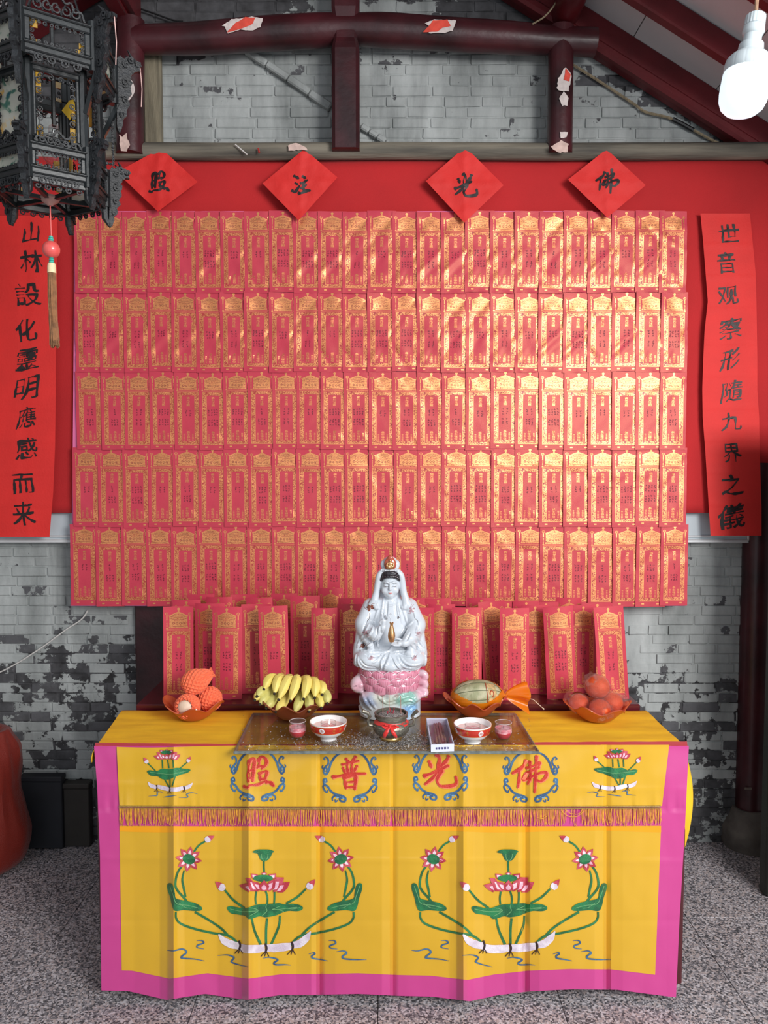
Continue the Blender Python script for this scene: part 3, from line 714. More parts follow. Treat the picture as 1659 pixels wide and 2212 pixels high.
# ================================================================== PAPERS ON THE WALL
M_INK = pm('black_brush_ink', (26, 15, 17), .55); M_INKRED = pm('brown_pen_ink', (104, 22, 40), .6)
M_BRED = pm('bright_red_paper', (212, 38, 34), .7, var=.05, scale=8, bump=.12, bscale=120)
M_SLIP = pm('crimson_slip_paper', (194, 57, 82), .5, var=.05, scale=14, bump=.05, bscale=200, spec=.6)
M_SLIP.node_tree.nodes['Principled BSDF'].inputs['Specular Tint'].default_value = (1.0, .66, .36, 1); M_SLIP.node_tree.nodes['Principled BSDF'].inputs['Roughness'].default_value = .42
M_PINK = pm('pink_backing_paper', (226, 110, 160), .6)
def gold_material(name, fret):
    m, nt, b = _nodes(name); L = nt.links.new
    b.inputs['Base Color'].default_value = (*lin((226, 152, 98)), 1); b.inputs['Metallic'].default_value = .68; b.inputs['Roughness'].default_value = .40
    if fret:
        tc = nt.nodes.new('ShaderNodeTexCoord'); n = nt.nodes.new('ShaderNodeTexNoise'); n.inputs['Scale'].default_value = 150; n.inputs['Detail'].default_value = 1.5; n.inputs['Distortion'].default_value = .6
        L(tc.outputs['Object'], n.inputs['Vector'])
        s = nt.nodes.new('ShaderNodeMath'); s.operation = 'SUBTRACT'; s.inputs[1].default_value = .5; L(n.outputs[0], s.inputs[0])
        a = nt.nodes.new('ShaderNodeMath'); a.operation = 'ABSOLUTE'; L(s.outputs[0], a.inputs[0])
        r = nt.nodes.new('ShaderNodeMapRange'); r.inputs[1].default_value = fret; r.inputs[2].default_value = fret + .025; L(a.outputs[0], r.inputs[0])
        mx = nt.nodes.new('ShaderNodeMix'); mx.data_type = 'RGBA'; L(r.outputs[0], mx.inputs[0]); mx.inputs[6].default_value = (*lin((170, 52, 50)), 1); mx.inputs[7].default_value = (*lin((226, 152, 98)), 1)
        L(mx.outputs[2], b.inputs['Base Color']); L(r.outputs[0], b.inputs['Metallic'])
        ml = nt.nodes.new('ShaderNodeMath'); ml.operation = 'MULTIPLY'; ml.inputs[1].default_value = .68; L(r.outputs[0], ml.inputs[0]); L(ml.outputs[0], b.inputs['Metallic'])
    return m
M_GOLDP = gold_material('gold_foil_print', 0); M_FRET = gold_material('gold_fretwork_print', .045); M_FRET2 = gold_material('gold_canopy_print', .006)
SW, SH = .112, .37
def slip_variant(seed, amp, curve):
    fold = random.Random(seed)
    ck = [(fold.uniform(-.6, .6), fold.uniform(.2, .9), fold.uniform(-.5, .5)) for _ in range(4)]
    def Y(x, z):
        u, v = x / SW, z / SH
        y = amp * (nz(u * 1.6 + seed * 9.1, v * 3.2, seed) * 1.1 + .5 * nz(u * 3 + seed, v * 8, seed * 3))
        for a, w, c in ck:                           # soft diagonal creases
            d = (v - c) * 1.0 + (u) * a
            y += amp * .55 * math.exp(-(d / .035) ** 2) * (1 if w > .5 else -1)
        return y + curve * (u * u * 4)
    m = MB(); m.grid(10, 26, lambda s, t: ((s - .5) * SW, Y((s - .5) * SW, (t - .5) * SH), (t - .5) * SH))
    paper = m.mesh('prayer_slip'); paper.materials.append(M_SLIP)
    def mp(x, z): return (x, Y(x, z) - .0007, z)
    def P(fx, fy): return (fx - .5) * SW, (.5 - fy) * SH
    g = MB()
    def rect(x0, y0, x1, y1, nx=1, ny=1):
        a, b = P(x0, y1), P(x1, y0)
        g.grid(nx, ny, lambda s, t: mp(a[0] + (b[0] - a[0]) * s, a[1] + (b[1] - a[1]) * t))
    # fretted frame
    g.cur = 1
    rect(.13, .262, .265, .93, 2, 20); rect(.735, .262, .87, .93, 2, 20); rect(.265, .262, .735, .303, 4, 2); rect(.265, .893, .735, .93, 4, 2)
    # canopy body
    g.cur = 2
    ol = [(.5, .055), (.60, .068), (.72, .085), (.83, .100), (.80, .112), (.80, .205), (.83, .232), (.17, .232), (.20, .205), (.20, .112), (.17, .100), (.28, .085), (.40, .068)]
    g.poly([P(*p) for p in reversed(ol)], mp, .02)
    g.cur = 0
    for fy in (.252, .2405): rect(.10, fy, .90, fy + .0035, 6, 1)
    for x0, y0, x1, y1 in ((.115, .258, .13, .935), (.87, .258, .885, .935)): rect(x0, y0, x1, y1, 1, 18)
    rect(.115, .930, .885, .935, 5, 1)
    for x0 in (.262, .726): rect(x0, .302, x0 + .012, .893, 1, 16)
    def disc(fx, fy, r, n=10, ring=0):
        c = P(fx, fy)
        if ring:
            g.ribbon([(c[0] + r * math.cos(2 * PI * k / n), c[1] + r * math.sin(2 * PI * k / n)) for k in range(n + 1)], ring, mp)
        else: g.poly([(c[0] + r * math.cos(2 * PI * k / n), c[1] + r * math.sin(2 * PI * k / n)) for k in range(n)], mp)
    disc(.5, .030, .0055, 12); rect(.475, .04, .525, .058, 1, 1)
    for sx in (.12, .88):
        disc(sx, .080, .0050, 12, .0022); disc(sx, .080, .0016)
        rect(sx - .018, .098, sx + .018, .150, 1, 2)
        for k in range(5): disc(sx, .165 + .016 * k, .0022, 8)
        rect(sx - .03, .232, sx + .03, .241)
    g.cur = 3
    def arc(x0, x1, y0, sag, w): g.ribbon([P(x0 + (x1 - x0) * k / 10, y0 + sag * math.sin(PI * k / 10)) for k in range(11)], w, lambda x, z: (x, Y(x, z) - .0011, z))
    for x0, x1, y0, sg in ((.24, .76, .108, .012), (.30, .70, .096, .010), (.22, .78, .128, .016), (.36, .64, .082, .008), (.21, .79, .205, .012)): arc(x0, x1, y0, sg, .0009)
    for fx in (.34, .45, .56, .67):
        c = P(fx, .175 + .006 * math.sin((fx - .2) / .6 * PI)); g.ribbon([(c[0] + .0034 * math.cos(2 * PI * k / 10), c[1] + .0042 * math.sin(2 * PI * k / 10)) for k in range(11)], .0012, lambda x, z: (x, Y(x, z) - .0011, z))
    g.cur = 0
    for fx in (.25, .75): rect(fx - .045, .955, fx + .045, .972)
    for i, ch in enumerate('佛光注照'):
        c = P(.5, .336 + .031 * i); put_text(g, ch, c[0], c[1], .0106, mp, sx=1.25, bold=.012)
    for i, ch in enumerate('長生祿位'):
        c = P(.5, .775 + .031 * i); put_text(g, ch, c[0], c[1], .0106, mp, sx=1.25, bold=.012)
    for sx in (.345, .655):                          # two columns of tiny seals
        for k in range(5):
            for dx, dy in ((-.014, -.004), (.014, -.004), (0, .004), (-.02, .003), (.02, .002)):
                rect(sx + dx - .010, .80 + .019 * k + dy - .0022, sx + dx + .010, .80 + .019 * k + dy + .0018)
    pr = g.mesh('gold_print'); [pr.materials.append(q) for q in (M_GOLDP, M_FRET, M_FRET2, M_INKRED)]
    hs = []
    for hv in range(3):                              # pen strokes, in columns, not legible at this size
        r = random.Random(seed * 5 + hv); h = MB(); cols = [1, 2, 4][hv] if r.random() < .7 else r.choice([2, 3, 4])
        blocks = [(.50, 3)] if cols <= 2 and r.random() < .5 else [(.49, 3), (.62, 3)]
        for by, nr in blocks:
            nc = cols if by == .49 or cols > 2 else r.choice([2, 3])
            for cxi in range(nc):
                fx = .5 + (cxi - (nc - 1) / 2) * (.10 if nc > 2 else .14)
                for k in range(nr):
                    c = P(fx + r.uniform(-.01, .01), by + .030 * k + r.uniform(-.004, .004))
                    for _ in range(5):
                        a = r.choice([0, 0, PI / 2, PI / 2, .8, 2.3]) + r.uniform(-.25, .25); l = r.uniform(.0018, .0042)
                        ox, oy = c[0] + r.uniform(-.0018, .0018), c[1] + r.uniform(-.0030, .0030)
                        h.ribbon([(ox - l * math.cos(a), oy - l * math.sin(a)), (ox, oy + r.uniform(-.0004, .0004)), (ox + l * math.cos(a), oy + l * math.sin(a))], [.0007, .0013, .0006], mp)
        hm = h.mesh('handwriting'); hm.materials.append(M_INKRED); hs.append(hm)
    return paper, pr, hs
SV = [slip_variant(i + 1, .0042, .0) for i in range(4)] + [slip_variant(i + 11, .0021, .0) for i in range(5)] + [slip_variant(i + 21, .0010, c) for i, c in enumerate((.008, -.006, .012, .005))]
rs = random.Random(12)
def place_slip(variant, loc, rot, sc, label, group, hw=None):
    pa, pr, hs = SV[variant]
    o = link('prayer_slip', pa, None, None, loc, rot, sc); tag(o, label, 'prayer slip', group)
    link('gold_print', pr, None, o); link('handwriting', hs[rs.randrange(3) if hw is None else hw], None, o)
    return o
ORD = ['first', 'second', 'third', 'fourth', 'fifth', 'sixth', 'seventh', 'eighth', 'ninth', 'tenth', 'eleventh', 'twelfth', 'thirteenth', 'fourteenth', 'fifteenth', 'sixteenth', 'seventeenth', 'eighteenth', 'nineteenth', 'twentieth', 'twenty-first', 'twenty-second', 'twenty-third', 'twenty-fourth', 'last']
YS = 3.378
rows = [(459, 632), (633, 803), (805, 970), (970, 1137), (1137, 1308)]
rowname = ['top', 'second', 'middle', 'fourth', 'bottom']
panels = [[(159, 527), (161, 527), (163, 535), (156, 536), (151, 533)], [(527, 900), (526, 900), (535, 901), (536, 902), (533, 902)], [(900, 1270), (900, 1270), (901, 1271), (902, 1271), (902, 1271)], [(1270, 1478), (1270, 1480), (1271, 1477), (1271, 1478), (1271, 1480)]]
ncol = [7, 7, 7, 4]
for p in range(4):
    u0, u1 = min(q[0] for q in panels[p]), max(q[1] for q in panels[p])
    mb = MB(); v0 = 456 + (1 if p % 2 else 0)
    mb.grid(30, 60, lambda s, t: at((u0 if p else 159 - 8 * (1 - t) ** 2) + 1 + s * (u1 - (u0 if p else 159 - 8 * (1 - t) ** 2) - 1), 1309 + t * (v0 - 1309), YS + .009 + .003 * nz(s * 5 + p, t * 7)))
    tag(mb.build('backing_sheet', M_PINK), 'pink paper sheet behind the prayer slips, ' + ['nearest the lantern', 'second from the lantern', 'third from the lantern', 'narrow one farthest from the lantern'][p], 'paper sheet', 'backing sheets of the slip panel')
for r, (v0, v1) in enumerate(rows):
    k = 0
    for p in range(4):
        u0, u1 = panels[p][r]; n = ncol[p]
        for c in range(n):
            a = u0 + (u1 - u0) * c / n + rs.uniform(-1.2, 1.2) * (c > 0); b = u0 + (u1 - u0) * (c + 1) / n + (9 if not (p == 3 and c == n - 1) else 4)
            dv = rs.uniform(-2, 2)
            A, B = at(a, v0 - 3 + dv, YS), at(b, v1 + 1 + dv, YS)
            w, h = B.x - A.x, A.z - B.z
            var = rs.randrange(4) if r < 2 else 4 + rs.randrange(5)
            place_slip(var, ((A.x + B.x) / 2, YS - .0012 * r * 0 - .001 * rs.random(), (A.z + B.z) / 2), (-.014 + rs.uniform(-.004, .004), rs.uniform(-.008, .008), .050 + rs.uniform(-.010, .010)), (w / SW, 1, h / SH),
                       f'red gold-printed prayer slip, {ORD[k]} from the lantern side in the {rowname[r]} row', 'prayer slips pasted on the wall panel')
            k += 1
# ---- four diamond papers with one brush character each
def diamond(c4, ch, cx, cy, size, label, seed, curl=0.0, **kw):
    T, R, B, Lf = c4; Y0 = 3.352
    def uv2px(s, t): return ((1 - s) * (1 - t) * T[0] + s * (1 - t) * R[0] + s * t * B[0] + (1 - s) * t * Lf[0], (1 - s) * (1 - t) * T[1] + s * (1 - t) * R[1] + s * t * B[1] + (1 - s) * t * Lf[1])
    ccx, ccy = (T[0] + B[0] + R[0] + Lf[0]) / 4, (T[1] + B[1] + R[1] + Lf[1]) / 4
    def Yf(u, v):
        du, dv = (u - ccx) / 85, (v - ccy) / 80
        return Y0 - .006 * math.exp(-abs(du) / .12) - .004 * math.exp(-abs(dv) / .10) + .006 * nz(du * 1.7 + seed, dv * 1.7) + .003 * nz(du * 5, dv * 5 + seed) - curl * max(0, dv - .45) ** 2
    mb = MB(); mb.grid(24, 24, lambda s, t: at(*uv2px(s, t), Yf(*uv2px(s, t))))
    o = mb.build('diamond_paper', M_BRED); tag(o, label, 'paper diamond', 'diamond papers along the top of the red cloth')
    g = MB(); brush_char(g, ch, cx, -cy, size, lambda x, y: at(x, -y, Yf(x, -y) - .0015), 1.35)
    g.build('brush_character', M_INK, o); return o
BR = dict(brush=.058, bold=.006, rise=.15)
diamond(((348, 320), (427, 393), (341, 457), (252, 372)), '照', 344, 392, 46, 'bright red diamond paper lettered 照, nearest the lantern', 1, .10, **BR)
diamond(((657, 322), (729, 383), (645, 476), (567, 396)), '注', 651, 399, 41, 'bright red diamond paper lettered 注, second from the lantern', 2, **BR)
diamond(((1005, 317), (1088, 400), (1003, 481), (920, 391)), '光', 1006, 400, 48, 'bright red diamond paper lettered 光, second from the bulb', 3, **BR)
diamond(((1310, 322), (1395, 400), (1312, 470), (1227, 388)), '佛', 1312, 390, 50, 'bright red diamond paper lettered 佛, nearest the bulb', 4, **BR)
# ---- couplet strips
def strip(edgeL, edgeR, v0, v1, chars, pos, label, seed, nfold=10):
    Y0 = 3.372
    vs_ = np.linspace(v0, v1, len(edgeL))
    def eL(v): return np.interp(v, vs_, edgeL)
    def eR(v): return np.interp(v, vs_, edgeR)
    def Yf(u, v):
        t = (v - v0) / (v1 - v0); s = (u - eL(v)) / max(1, eR(v) - eL(v))
        fr = (t * nfold) % 1.0
        return Y0 - .010 * t + .004 * math.sin(t * 9 + seed) + .010 * (s - .45) ** 2 + .0035 * nz(s * 2, t * 7, seed) - .0022 * math.exp(-(min(fr, 1 - fr) / .05) ** 2) + .002 * math.exp(-((s - .5) / .03) ** 2)
    def pt(s, t):
        v = v0 + (v1 - v0) * t; u = eL(v) + (eR(v) - eL(v)) * s; return at(u, v, Yf(u, v))
    mb = MB(); mb.grid(14, 120, pt)
    o = mb.build('couplet_strip', M_BRED); tag(o, label, 'couplet strip', 'couplet strips hung on the red cloth')
    for i, (ch, (u, v, sz)) in enumerate(zip(chars, pos)):
        g = MB(); put_text(g, ch, u, -v, sz, lambda x, y: at(x, -y, Yf(x, -y) - .0016), seed=seed + i, **BR)
        g.build('brush_character', M_INK, o)
    return o
strip([-14, -14, -14, -14, -14, -14, -14, -14], [123, 123, 122, 120, 120, 119, 115, 107], 466, 1160, '山林設化靈明應感而来',
      [(66, 503, 44), (66, 566, 50), (60, 636, 50), (58, 712, 50), (60, 775, 48), (58, 838, 50), (56, 903, 46), (56, 970, 46), (50, 1045, 44), (52, 1108, 52)], 'bright red couplet strip lettered 山林設化靈明應感而来, hung behind the lantern', 20)
strip([1513, 1519, 1524, 1529, 1522, 1519, 1517, 1518, 1523, 1527, 1531, 1535], [1620, 1626, 1632, 1634, 1635, 1636, 1636, 1640, 1641, 1643, 1645, 1645], 461, 1157, '世音观察形隨九界之儀',
      [(1574, 505, 42), (1570, 567, 46), (1574, 637, 42), (1580, 708, 46), (1578, 776, 46), (1580, 846, 46), (1579, 911, 40), (1582, 978, 42), (1582, 1046, 46), (1582, 1114, 54)], 'bright red couplet strip lettered 世音观察形隨九界之儀, hung beside the maroon pillar', 40)
# ================================================================== TABLES
ZB = .845; YB2 = 2.874
M_DTABLE = pm('dark_red_lacquer', (82, 16, 26), .3, var=.2, scale=4, coat=.3)
a0, a1 = on_z(285, 1530, ZB).x, on_z(1392, 1530, ZB).x
t = empty('back_altar_table', ((a0 + a1) / 2, (YB2 + 3.385) / 2, 0)); tag(t, 'dark red lacquered shelf table behind the yellow altar, carrying the standing slips', 'table')
w2 = a1 - a0; d2 = 3.385 - YB2
mb = MB(); mb.bbox((0, 0, ZB - .014), (w2, d2, .028), .004); mb.build('tabletop', M_DTABLE, t, smooth=False)
for sx in (-1, 1):
    for sy in (-1, 1):
        mb = MB(); mb.bbox((sx * (w2 / 2 - .06), sy * (d2 / 2 - .05), (ZB - .028) / 2), (.06, .06, ZB - .028), .004); mb.build('leg', M_DTABLE, t, smooth=False)
mb = MB(); mb.bbox((0, -d2 / 2 + .035, ZB - .08), (w2 - .1, .02, .10), .003); mb.build('apron', M_DTABLE, t, smooth=False)
# standing slips: (u left top, u right top, v top, u left base, u right base, lean, variant)
ST = [  # back rows first
 ('back', 372, 432, 1297, 0), ('back', 405, 462, 1285, 0), ('back', 443, 500, 1291, 1), ('back', 498, 556, 1285, 2), ('back', 532, 586, 1292, 0),
 ('back', 585, 642, 1283, 1), ('back', 692, 736, 1272, 2), ('back', 735, 784, 1293, 0), ('back', 872, 935, 1293, 1), ('back', 918, 975, 1294, 2), ('back', 1010, 1070, 1293, 0),
 ('back', 1068, 1128, 1301, 1), ('back', 1110, 1165, 1299, 0), ('back', 1152, 1208, 1302, 2), ('back', 1203, 1258, 1292, 1), ('back', 1258, 1324, 1303, 0),
 ('mid', 418, 484, 1305, 0), ('mid', 521, 586, 1306, 1), ('mid', 626, 690, 1288, 0), ('mid', 728, 790, 1306, 2), ('mid', 932, 978, 1307, 0), ('mid', 1036, 1086, 1301, 3), ('mid', 1133, 1180, 1308, 1), ('mid', 1236, 1286, 1308, 0),
 ('front', 352, 417, 1311, 0), ('front', 456, 521, 1312, 0), ('front', 556, 620, 1311, 4), ('front', 671, 728, 1315, 0), ('front', 872, 938, 1314, 0), ('front', 977, 1041, 1314, 0), ('front', 1081, 1145, 1315, 0), ('front', 1175, 1240, 1313, 5), ('front', 1282, 1347, 1313, 6)]
cnt = {'back': 0, 'mid': 0, 'front': 0}
Hs = .366
for kind, ul, ur, vt, tilt in ST:
    Y = (CAM_Z - ZB - Hs) * F_PX / (vt - 1010.0) * (1.0)
    # true depth from the ray through the top edge
    r = ray((ul + ur) / 2, vt); Y = (ZB + Hs - CAM_Z) / r.z * r.y
    if kind == 'front': Y = min(max(Y, 2.93), 2.99); 
    if kind == 'mid': Y = min(max(Y, 3.01), 3.08)
    if kind == 'back': Y = min(max(Y, 3.10), 3.26)
    Y += .012 * (cnt[kind] % 2)
    A, B = at(ul, vt, Y), at(ur, vt, Y); w = max(B.x - A.x, .108) if kind != 'front' else B.x - A.x
    h = A.z - ZB
    lean = -.05 if kind == 'front' else -.03
    ry = {3: -.075, 4: -.028, 5: -.05, 6: -.065}.get(tilt, rs.uniform(-.012, .004))
    n = cnt[kind]; cnt[kind] += 1
    cx = (A.x + B.x) / 2 - math.sin(ry) * h / 2 * 1.0
    z = ZB + (h / 2) * math.cos(ry) + w / 2 * abs(math.sin(ry)) + .001
    who = {'front': 'front', 'mid': 'middle', 'back': 'rear'}[kind]
    place_slip(9 + (n * 3 + len(who)) % 4, (cx, Y, z), (lean, ry, rs.uniform(-.06, .06) if kind != 'front' else rs.uniform(-.05, .05)), (w / SW, 1, h / SH),
               f'crimson prayer slip standing on the shelf, {ORD[n]} in the {who} rank from the netted-fruit end', 'prayer slips standing on the shelf', hw=rs.choice([0, 1, 1]))
# --- yellow altar: table, velvet cover, embroidered frontal
TX0, TX1, TYB = -0.950, 1.000, 2.868
M_VELVET = pm('yellow_velvet', (250, 192, 34), .8, var=.14, scale=5, bump=.25, bscale=260, sheen=.0, stretch=(1, 4, 1))
M_HEM = pm('gold_hem', (226, 190, 80), .6)
M_YEL = pm('yellow_satin', (216, 168, 32), .30, var=.03, scale=3, bump=.04, bscale=500, sheen=.15, spec=.7, coat=.35)
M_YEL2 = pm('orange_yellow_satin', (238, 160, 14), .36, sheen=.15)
M_PNK = pm('magenta_satin', (200, 62, 138), .32, var=.03, scale=3, bump=.04, bscale=500, sheen=.15, spec=.7, coat=.3)
tcx = (TX0 + TX1) / 2
t = empty('altar_table', (tcx, (YF + TYB) / 2, 0)); tag(t, 'altar table standing under the yellow velvet cover, its dark corner leg showing below', 'table')
w1, d1 = TX1 - TX0, TYB - YF - .01
mb = MB(); mb.bbox((0, 0, ZT - .022), (w1 - .01, d1, .034), .004); mb.build('tabletop', M_DTABLE, t, smooth=False)
for sx in (-1, 1):
    for sy in (-1, 1):
        mb = MB(); mb.bbox((sx * (w1 / 2 - .020), sy * (d1 / 2 - .04), (ZT - .04) / 2), (.06, .06, ZT - .04), .005); mb.build('leg', M_DTABLE, t, smooth=False)
def velvet(s, t_):                                   # s across incl. both drops, t front->back
    W_ = w1 + .006; L_ = .40; LL = .045
    y = YF - .003 + t_ * (TYB - YF - .004)
    tot = W_ + LL + L_; q = s * tot; xl = TX0 - .003 - .045 * t_
    if q < LL:
        d = LL - q; x = xl - .012 * math.sin(min(1, d / .03) * PI / 2); return (x, y, ZT + .002 - d)
    if q > LL + W_:
        d = q - LL - W_; fr = max(0, 1 - t_ * 2.2)
        bl = math.sin(min(1, t_ / .22) * PI / 2); x = TX1 + .003 - .014 * (1 - bl) * min(1, d / .05) + .062 * math.sin(min(1, d / .40) * PI) ** .75 * bl * (.5 + .5 * fr) + .012 * math.sin(t_ * 10) * d
        return (x, y + .01 * fr, ZT + .002 - d)
    x = xl + (q - LL) / W_ * (TX1 + .003 - xl); z = ZT + .003 + .0025 * abs(nz(x * 4, y * 26)) + .002 * nz(x * 9, y * 8)
    return (x, y, z)
mb = MB(); mb.grid(160, 24, velvet)
VEL = mb.build('velvet_table_cover', M_VELVET); tag(VEL, 'plain yellow velvet cover over the altar table with overhanging orange sides', 'tablecloth')
s_ = VEL.modifiers.new('thickness', 'SOLIDIFY'); s_.thickness = .0025; s_.offset = 1
mb = MB(); mb.tube([velvet(1.0 - .40 / (w1 + .006 + .445) * (1 - k / 20), 0.0) for k in range(21)], .003, 6); mb.tube([velvet(1.0, k / 20) for k in range(21)], .003, 6); mb.build('gold_hem', M_HEM, VEL)
# ---- frontal surface in the plane of the table front
PK = [(180, .000), (205, .006), (290, .003), (345, .008), (362, .016), (375, .034), (383, .024), (398, .014), (430, .008), (470, .000), (505, .004), (522, .014), (537, .040), (545, .029), (560, .018), (590, .010), (640, .008), (672, .012), (683, .008), (691, -.012), (700, .000), (725, .006), (770, .010), (825, .014), (842, .010), (849, -.006), (858, .003), (880, .006), (925, .010), (970, .014), (986, .020), (1001, .040), (1009, .028), (1024, .016), (1045, .010), (1090, .008), (1120, .012), (1128, .006), (1135, -.014), (1145, .000), (1165, .006), (1220, .010), (1285, .014), (1302, .010), (1310, -.010), (1320, .001), (1345, .006), (1390, .010), (1440, .016), (1500, .026)]
PKx = [p[0] for p in PK]; PKy = [p[1] for p in PK]
def off(u, v):
    t_ = min(1.1, max(0, (v - 1616) / (2155 - 1616)))
    o = .008 + .054 * t_ + float(np.interp(u, PKx, PKy)) * (.45 + 1.0 * t_)
    for vv, sl, a in ((1858, .006, .0022), (1988, .0, -.0018), (1700, .01, .0012)): o += a * math.exp(-abs(v - vv - (u - 840) * sl) / 5)
    o += .0030 * nz(u * .011, v * .008) + .0012 * nz(u * .03, v * .02, 4)
    if v < 1750: o += (.0036 * nz(u * .055, 3.3) + .0016 * nz(u * .16, 7.3)) * math.exp(-abs(1741 - v) / 24) + .005 * nz((u + v * .8) * .012, (u - v) * .004, 8) * min(1, (v - 1616) / 50)
    return o
def FS(lift):
    return lambda u, v: at(u, v, YF - off(u, v) - lift)
def MF(lift):                                         # for outlines given as (u, -v)
    f = FS(lift); return lambda x, y: f(x, -y)
def eL(v): return float(np.interp(v, [1612, 1700, 1850, 2150], [203, 210, 216, 219]))
def eR(v): return float(np.interp(v, [1612, 1780, 1850, 1985, 2160], [1488, 1480, 1476, 1468, 1460]))
HEM = [(218, 2139), (290, 2141), (370, 2160), (450, 2147), (537, 2160), (610, 2149), (690, 2149), (770, 2147), (850, 2151), (925, 2153), (1003, 2163), (1060, 2150), (1132, 2141), (1220, 2137), (1310, 2138), (1390, 2149), (1460, 2158)]
def hem(u): return float(np.interp(u, [h[0] for h in HEM], [h[1] for h in HEM]))
_U = sorted(set([float(x) for x in PKx if 196 < x < 1496] + [200 + 3.6 * i for i in range(361)])); _U = [x for i, x in enumerate(_U) if i == 0 or x - _U[i - 1] > .9 or x in PKx]
_V = [1600 + 5.5 * i for i in range(104)]
def sheet(u0f, u1f, v0f, v1f, lift, nx, ny):
    """cloth panel cut from one common lattice, so that stacked layers never cross"""
    f = FS(lift); m = MB()
    ua, ub = min(u0f(v) for v in (1612, 1800, 2150)), max(u1f(v) for v in (1612, 1800, 2150)); UU = [x for x in _U if ua - 4 < x < ub + 4]
    va, vb = min(v0f(s / 40) for s in range(41)), max(v1f(s / 40) for s in range(41)); VV = [y for y in _V if va - 6 < y < vb + 6]
    def fn(s, t_):
        u = UU[int(round(s * (len(UU) - 1)))]; v = VV[int(round(t_ * (len(VV) - 1)))]
        q_ = min(1, max(0, (u - ua) / (ub - ua))); v = min(max(v, v0f(q_)), v1f(q_)); u = min(max(u, u0f(v)), u1f(v))
        return f(u, v)
    m.grid(len(UU) - 1, len(VV) - 1, fn); return m
def usn(s): return 218 + s * (1460 - 218)
mb = sheet(eL, eR, lambda s: 1611, lambda s: hem(usn(s)), 0, 250, 80)
FRONT = mb.build('altar_frontal', M_PNK); tag(FRONT, 'embroidered yellow satin frontal with magenta border hanging from the altar table', 'altar cloth')
zt = ZT + .0075
def topstrip(s, t_):
    u = 206 + s * (1484 - 206); a = on_z(u, 1616, zt); v = 1604 + 2.5 * math.sin(s * 5) + 3 * s * (1 - s)
    b = on_z(u, v, zt); y = YF - .006 + (b.y - (YF - .006)) * t_
    return (at(u, 1617, YF).x + (b.x - at(u, 1617, YF).x) * t_, y, zt - .004 * (1 - t_) ** 3 + .0012 * nz(s * 40, t_ * 2))
mb = MB(); mb.grid(160, 6, topstrip); mb.build('top_band', pm('rose_red_satin_band', (204, 50, 66), .4, sheen=.1), FRONT)
mb = sheet(lambda v: float(np.interp(v, [1785, 2110], [258, 263])), lambda v: float(np.interp(v, [1785, 2110], [1428, 1415])), lambda s: 1784 - 6 * s * 0 + 5 * math.sin(s * PI) * .4, lambda s: 2105 + (hem(263 + s * 1152) - 2150) * .9, .0014, 230, 60)
mb.build('lower_panel', M_YEL, FRONT)
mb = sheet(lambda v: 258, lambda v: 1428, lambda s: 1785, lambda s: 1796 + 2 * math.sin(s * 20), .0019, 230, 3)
mb.build('orange_band', M_YEL2, FRONT)  # narrow strip of more orange satin along the top of the lower panel
mb = sheet(lambda v: float(np.interp(v, [1615, 1742], [252, 258])), lambda v: float(np.interp(v, [1615, 1742], [1445, 1430])), lambda s: 1611 + 4 * math.exp(-((s - .06) / .08) ** 2) - 2 * s, lambda s: 1741 + 2 * math.sin(s * PI), .0050, 230, 26)
mb.build('valance', M_YEL, FRONT)
f6 = FS(.0065)
mb = MB(); M_BRAID = pm('braid_gold_grey', (150, 122, 62), .6, var=.3, scale=300)
for v0, r in ((1741.5, .0022), (1745.5, .0022)): mb.tube([f6(u, v0 + 2 * math.sin((u - 258) / 1170 * PI)) for u in range(257, 1432, 6)], r, 6)
mb.build('braid', M_BRAID, FRONT)
M_FRINGE = pm('gold_fringe_thread', (222, 160, 40), .5, var=.2, scale=90, sheen=.2); rf = random.Random(5); mb = MB()
f8 = [FS(.004), FS(.0065)]
u = 258.0
while u < 1430:
    bow = 2 * math.sin((u - 258) / 1170 * PI); L_ = rf.uniform(30, 39); d = rf.uniform(-3.5, 3.5); ff = f8[rf.randrange(2)]
    if not (1215 < u < 1262 and rf.random() < .55):
        mb.tube([ff(u + d * k ** 2 / 9 + rf.uniform(-.8, .8) * (k > 0), 1746 + bow + L_ * k / 3) for k in range(4)], [.0011, .0010, .0010, .0007], 4, cap=False)
    u += rf.uniform(1.3, 2.7)
tag(mb.build('fringe', M_FRINGE, FRONT), kind='stuff')
mb = MB()
for pts in ([(1212, 1750), (1225, 1762), (1245, 1764), (1262, 1752)], [(1220, 1748), (1232, 1757), (1250, 1758), (1258, 1748)], [(1160, 1766), (1172, 1768), (1182, 1762)]):
    mb.tube([FS(.010)(a, b) for a, b in spline(pts, 5)], .0010, 5)
mb.build('loose_thread', M_FRINGE, FRONT)
# ---- embroidery
def thread(name, rgb, rgb2): return pm(name, rgb, .42, rgb2=rgb2, scale=30, vthr=(.4, .62), bump=.25, bscale=350, sheen=.1)
E_GRN = thread('green_thread', (26, 92, 58), (38, 128, 76)); E_STEM = thread('dark_green_thread', (34, 96, 52), (44, 122, 72)); E_RED = thread('rose_red_thread', (176, 44, 62), (206, 88, 104))
E_PALE = thread('pale_pink_thread', (226, 170, 190), (244, 222, 230)); E_WHT = thread('white_lilac_thread', (206, 190, 206), (232, 222, 232)); E_BLU = thread('blue_thread', (46, 82, 122), (74, 116, 150))
E_DRK = pm('dark_thread', (48, 30, 36), .5); E_VEIN = pm('pale_green_thread', (104, 160, 106), .5); E_CHR = thread('vermilion_thread', (186, 34, 26), (204, 58, 40)); E_CHL = thread('coral_thread', (226, 110, 76), (232, 130, 90)); E_LBL = pm('pale_blue_thread', (120, 158, 186), .5)
ML = 6.0
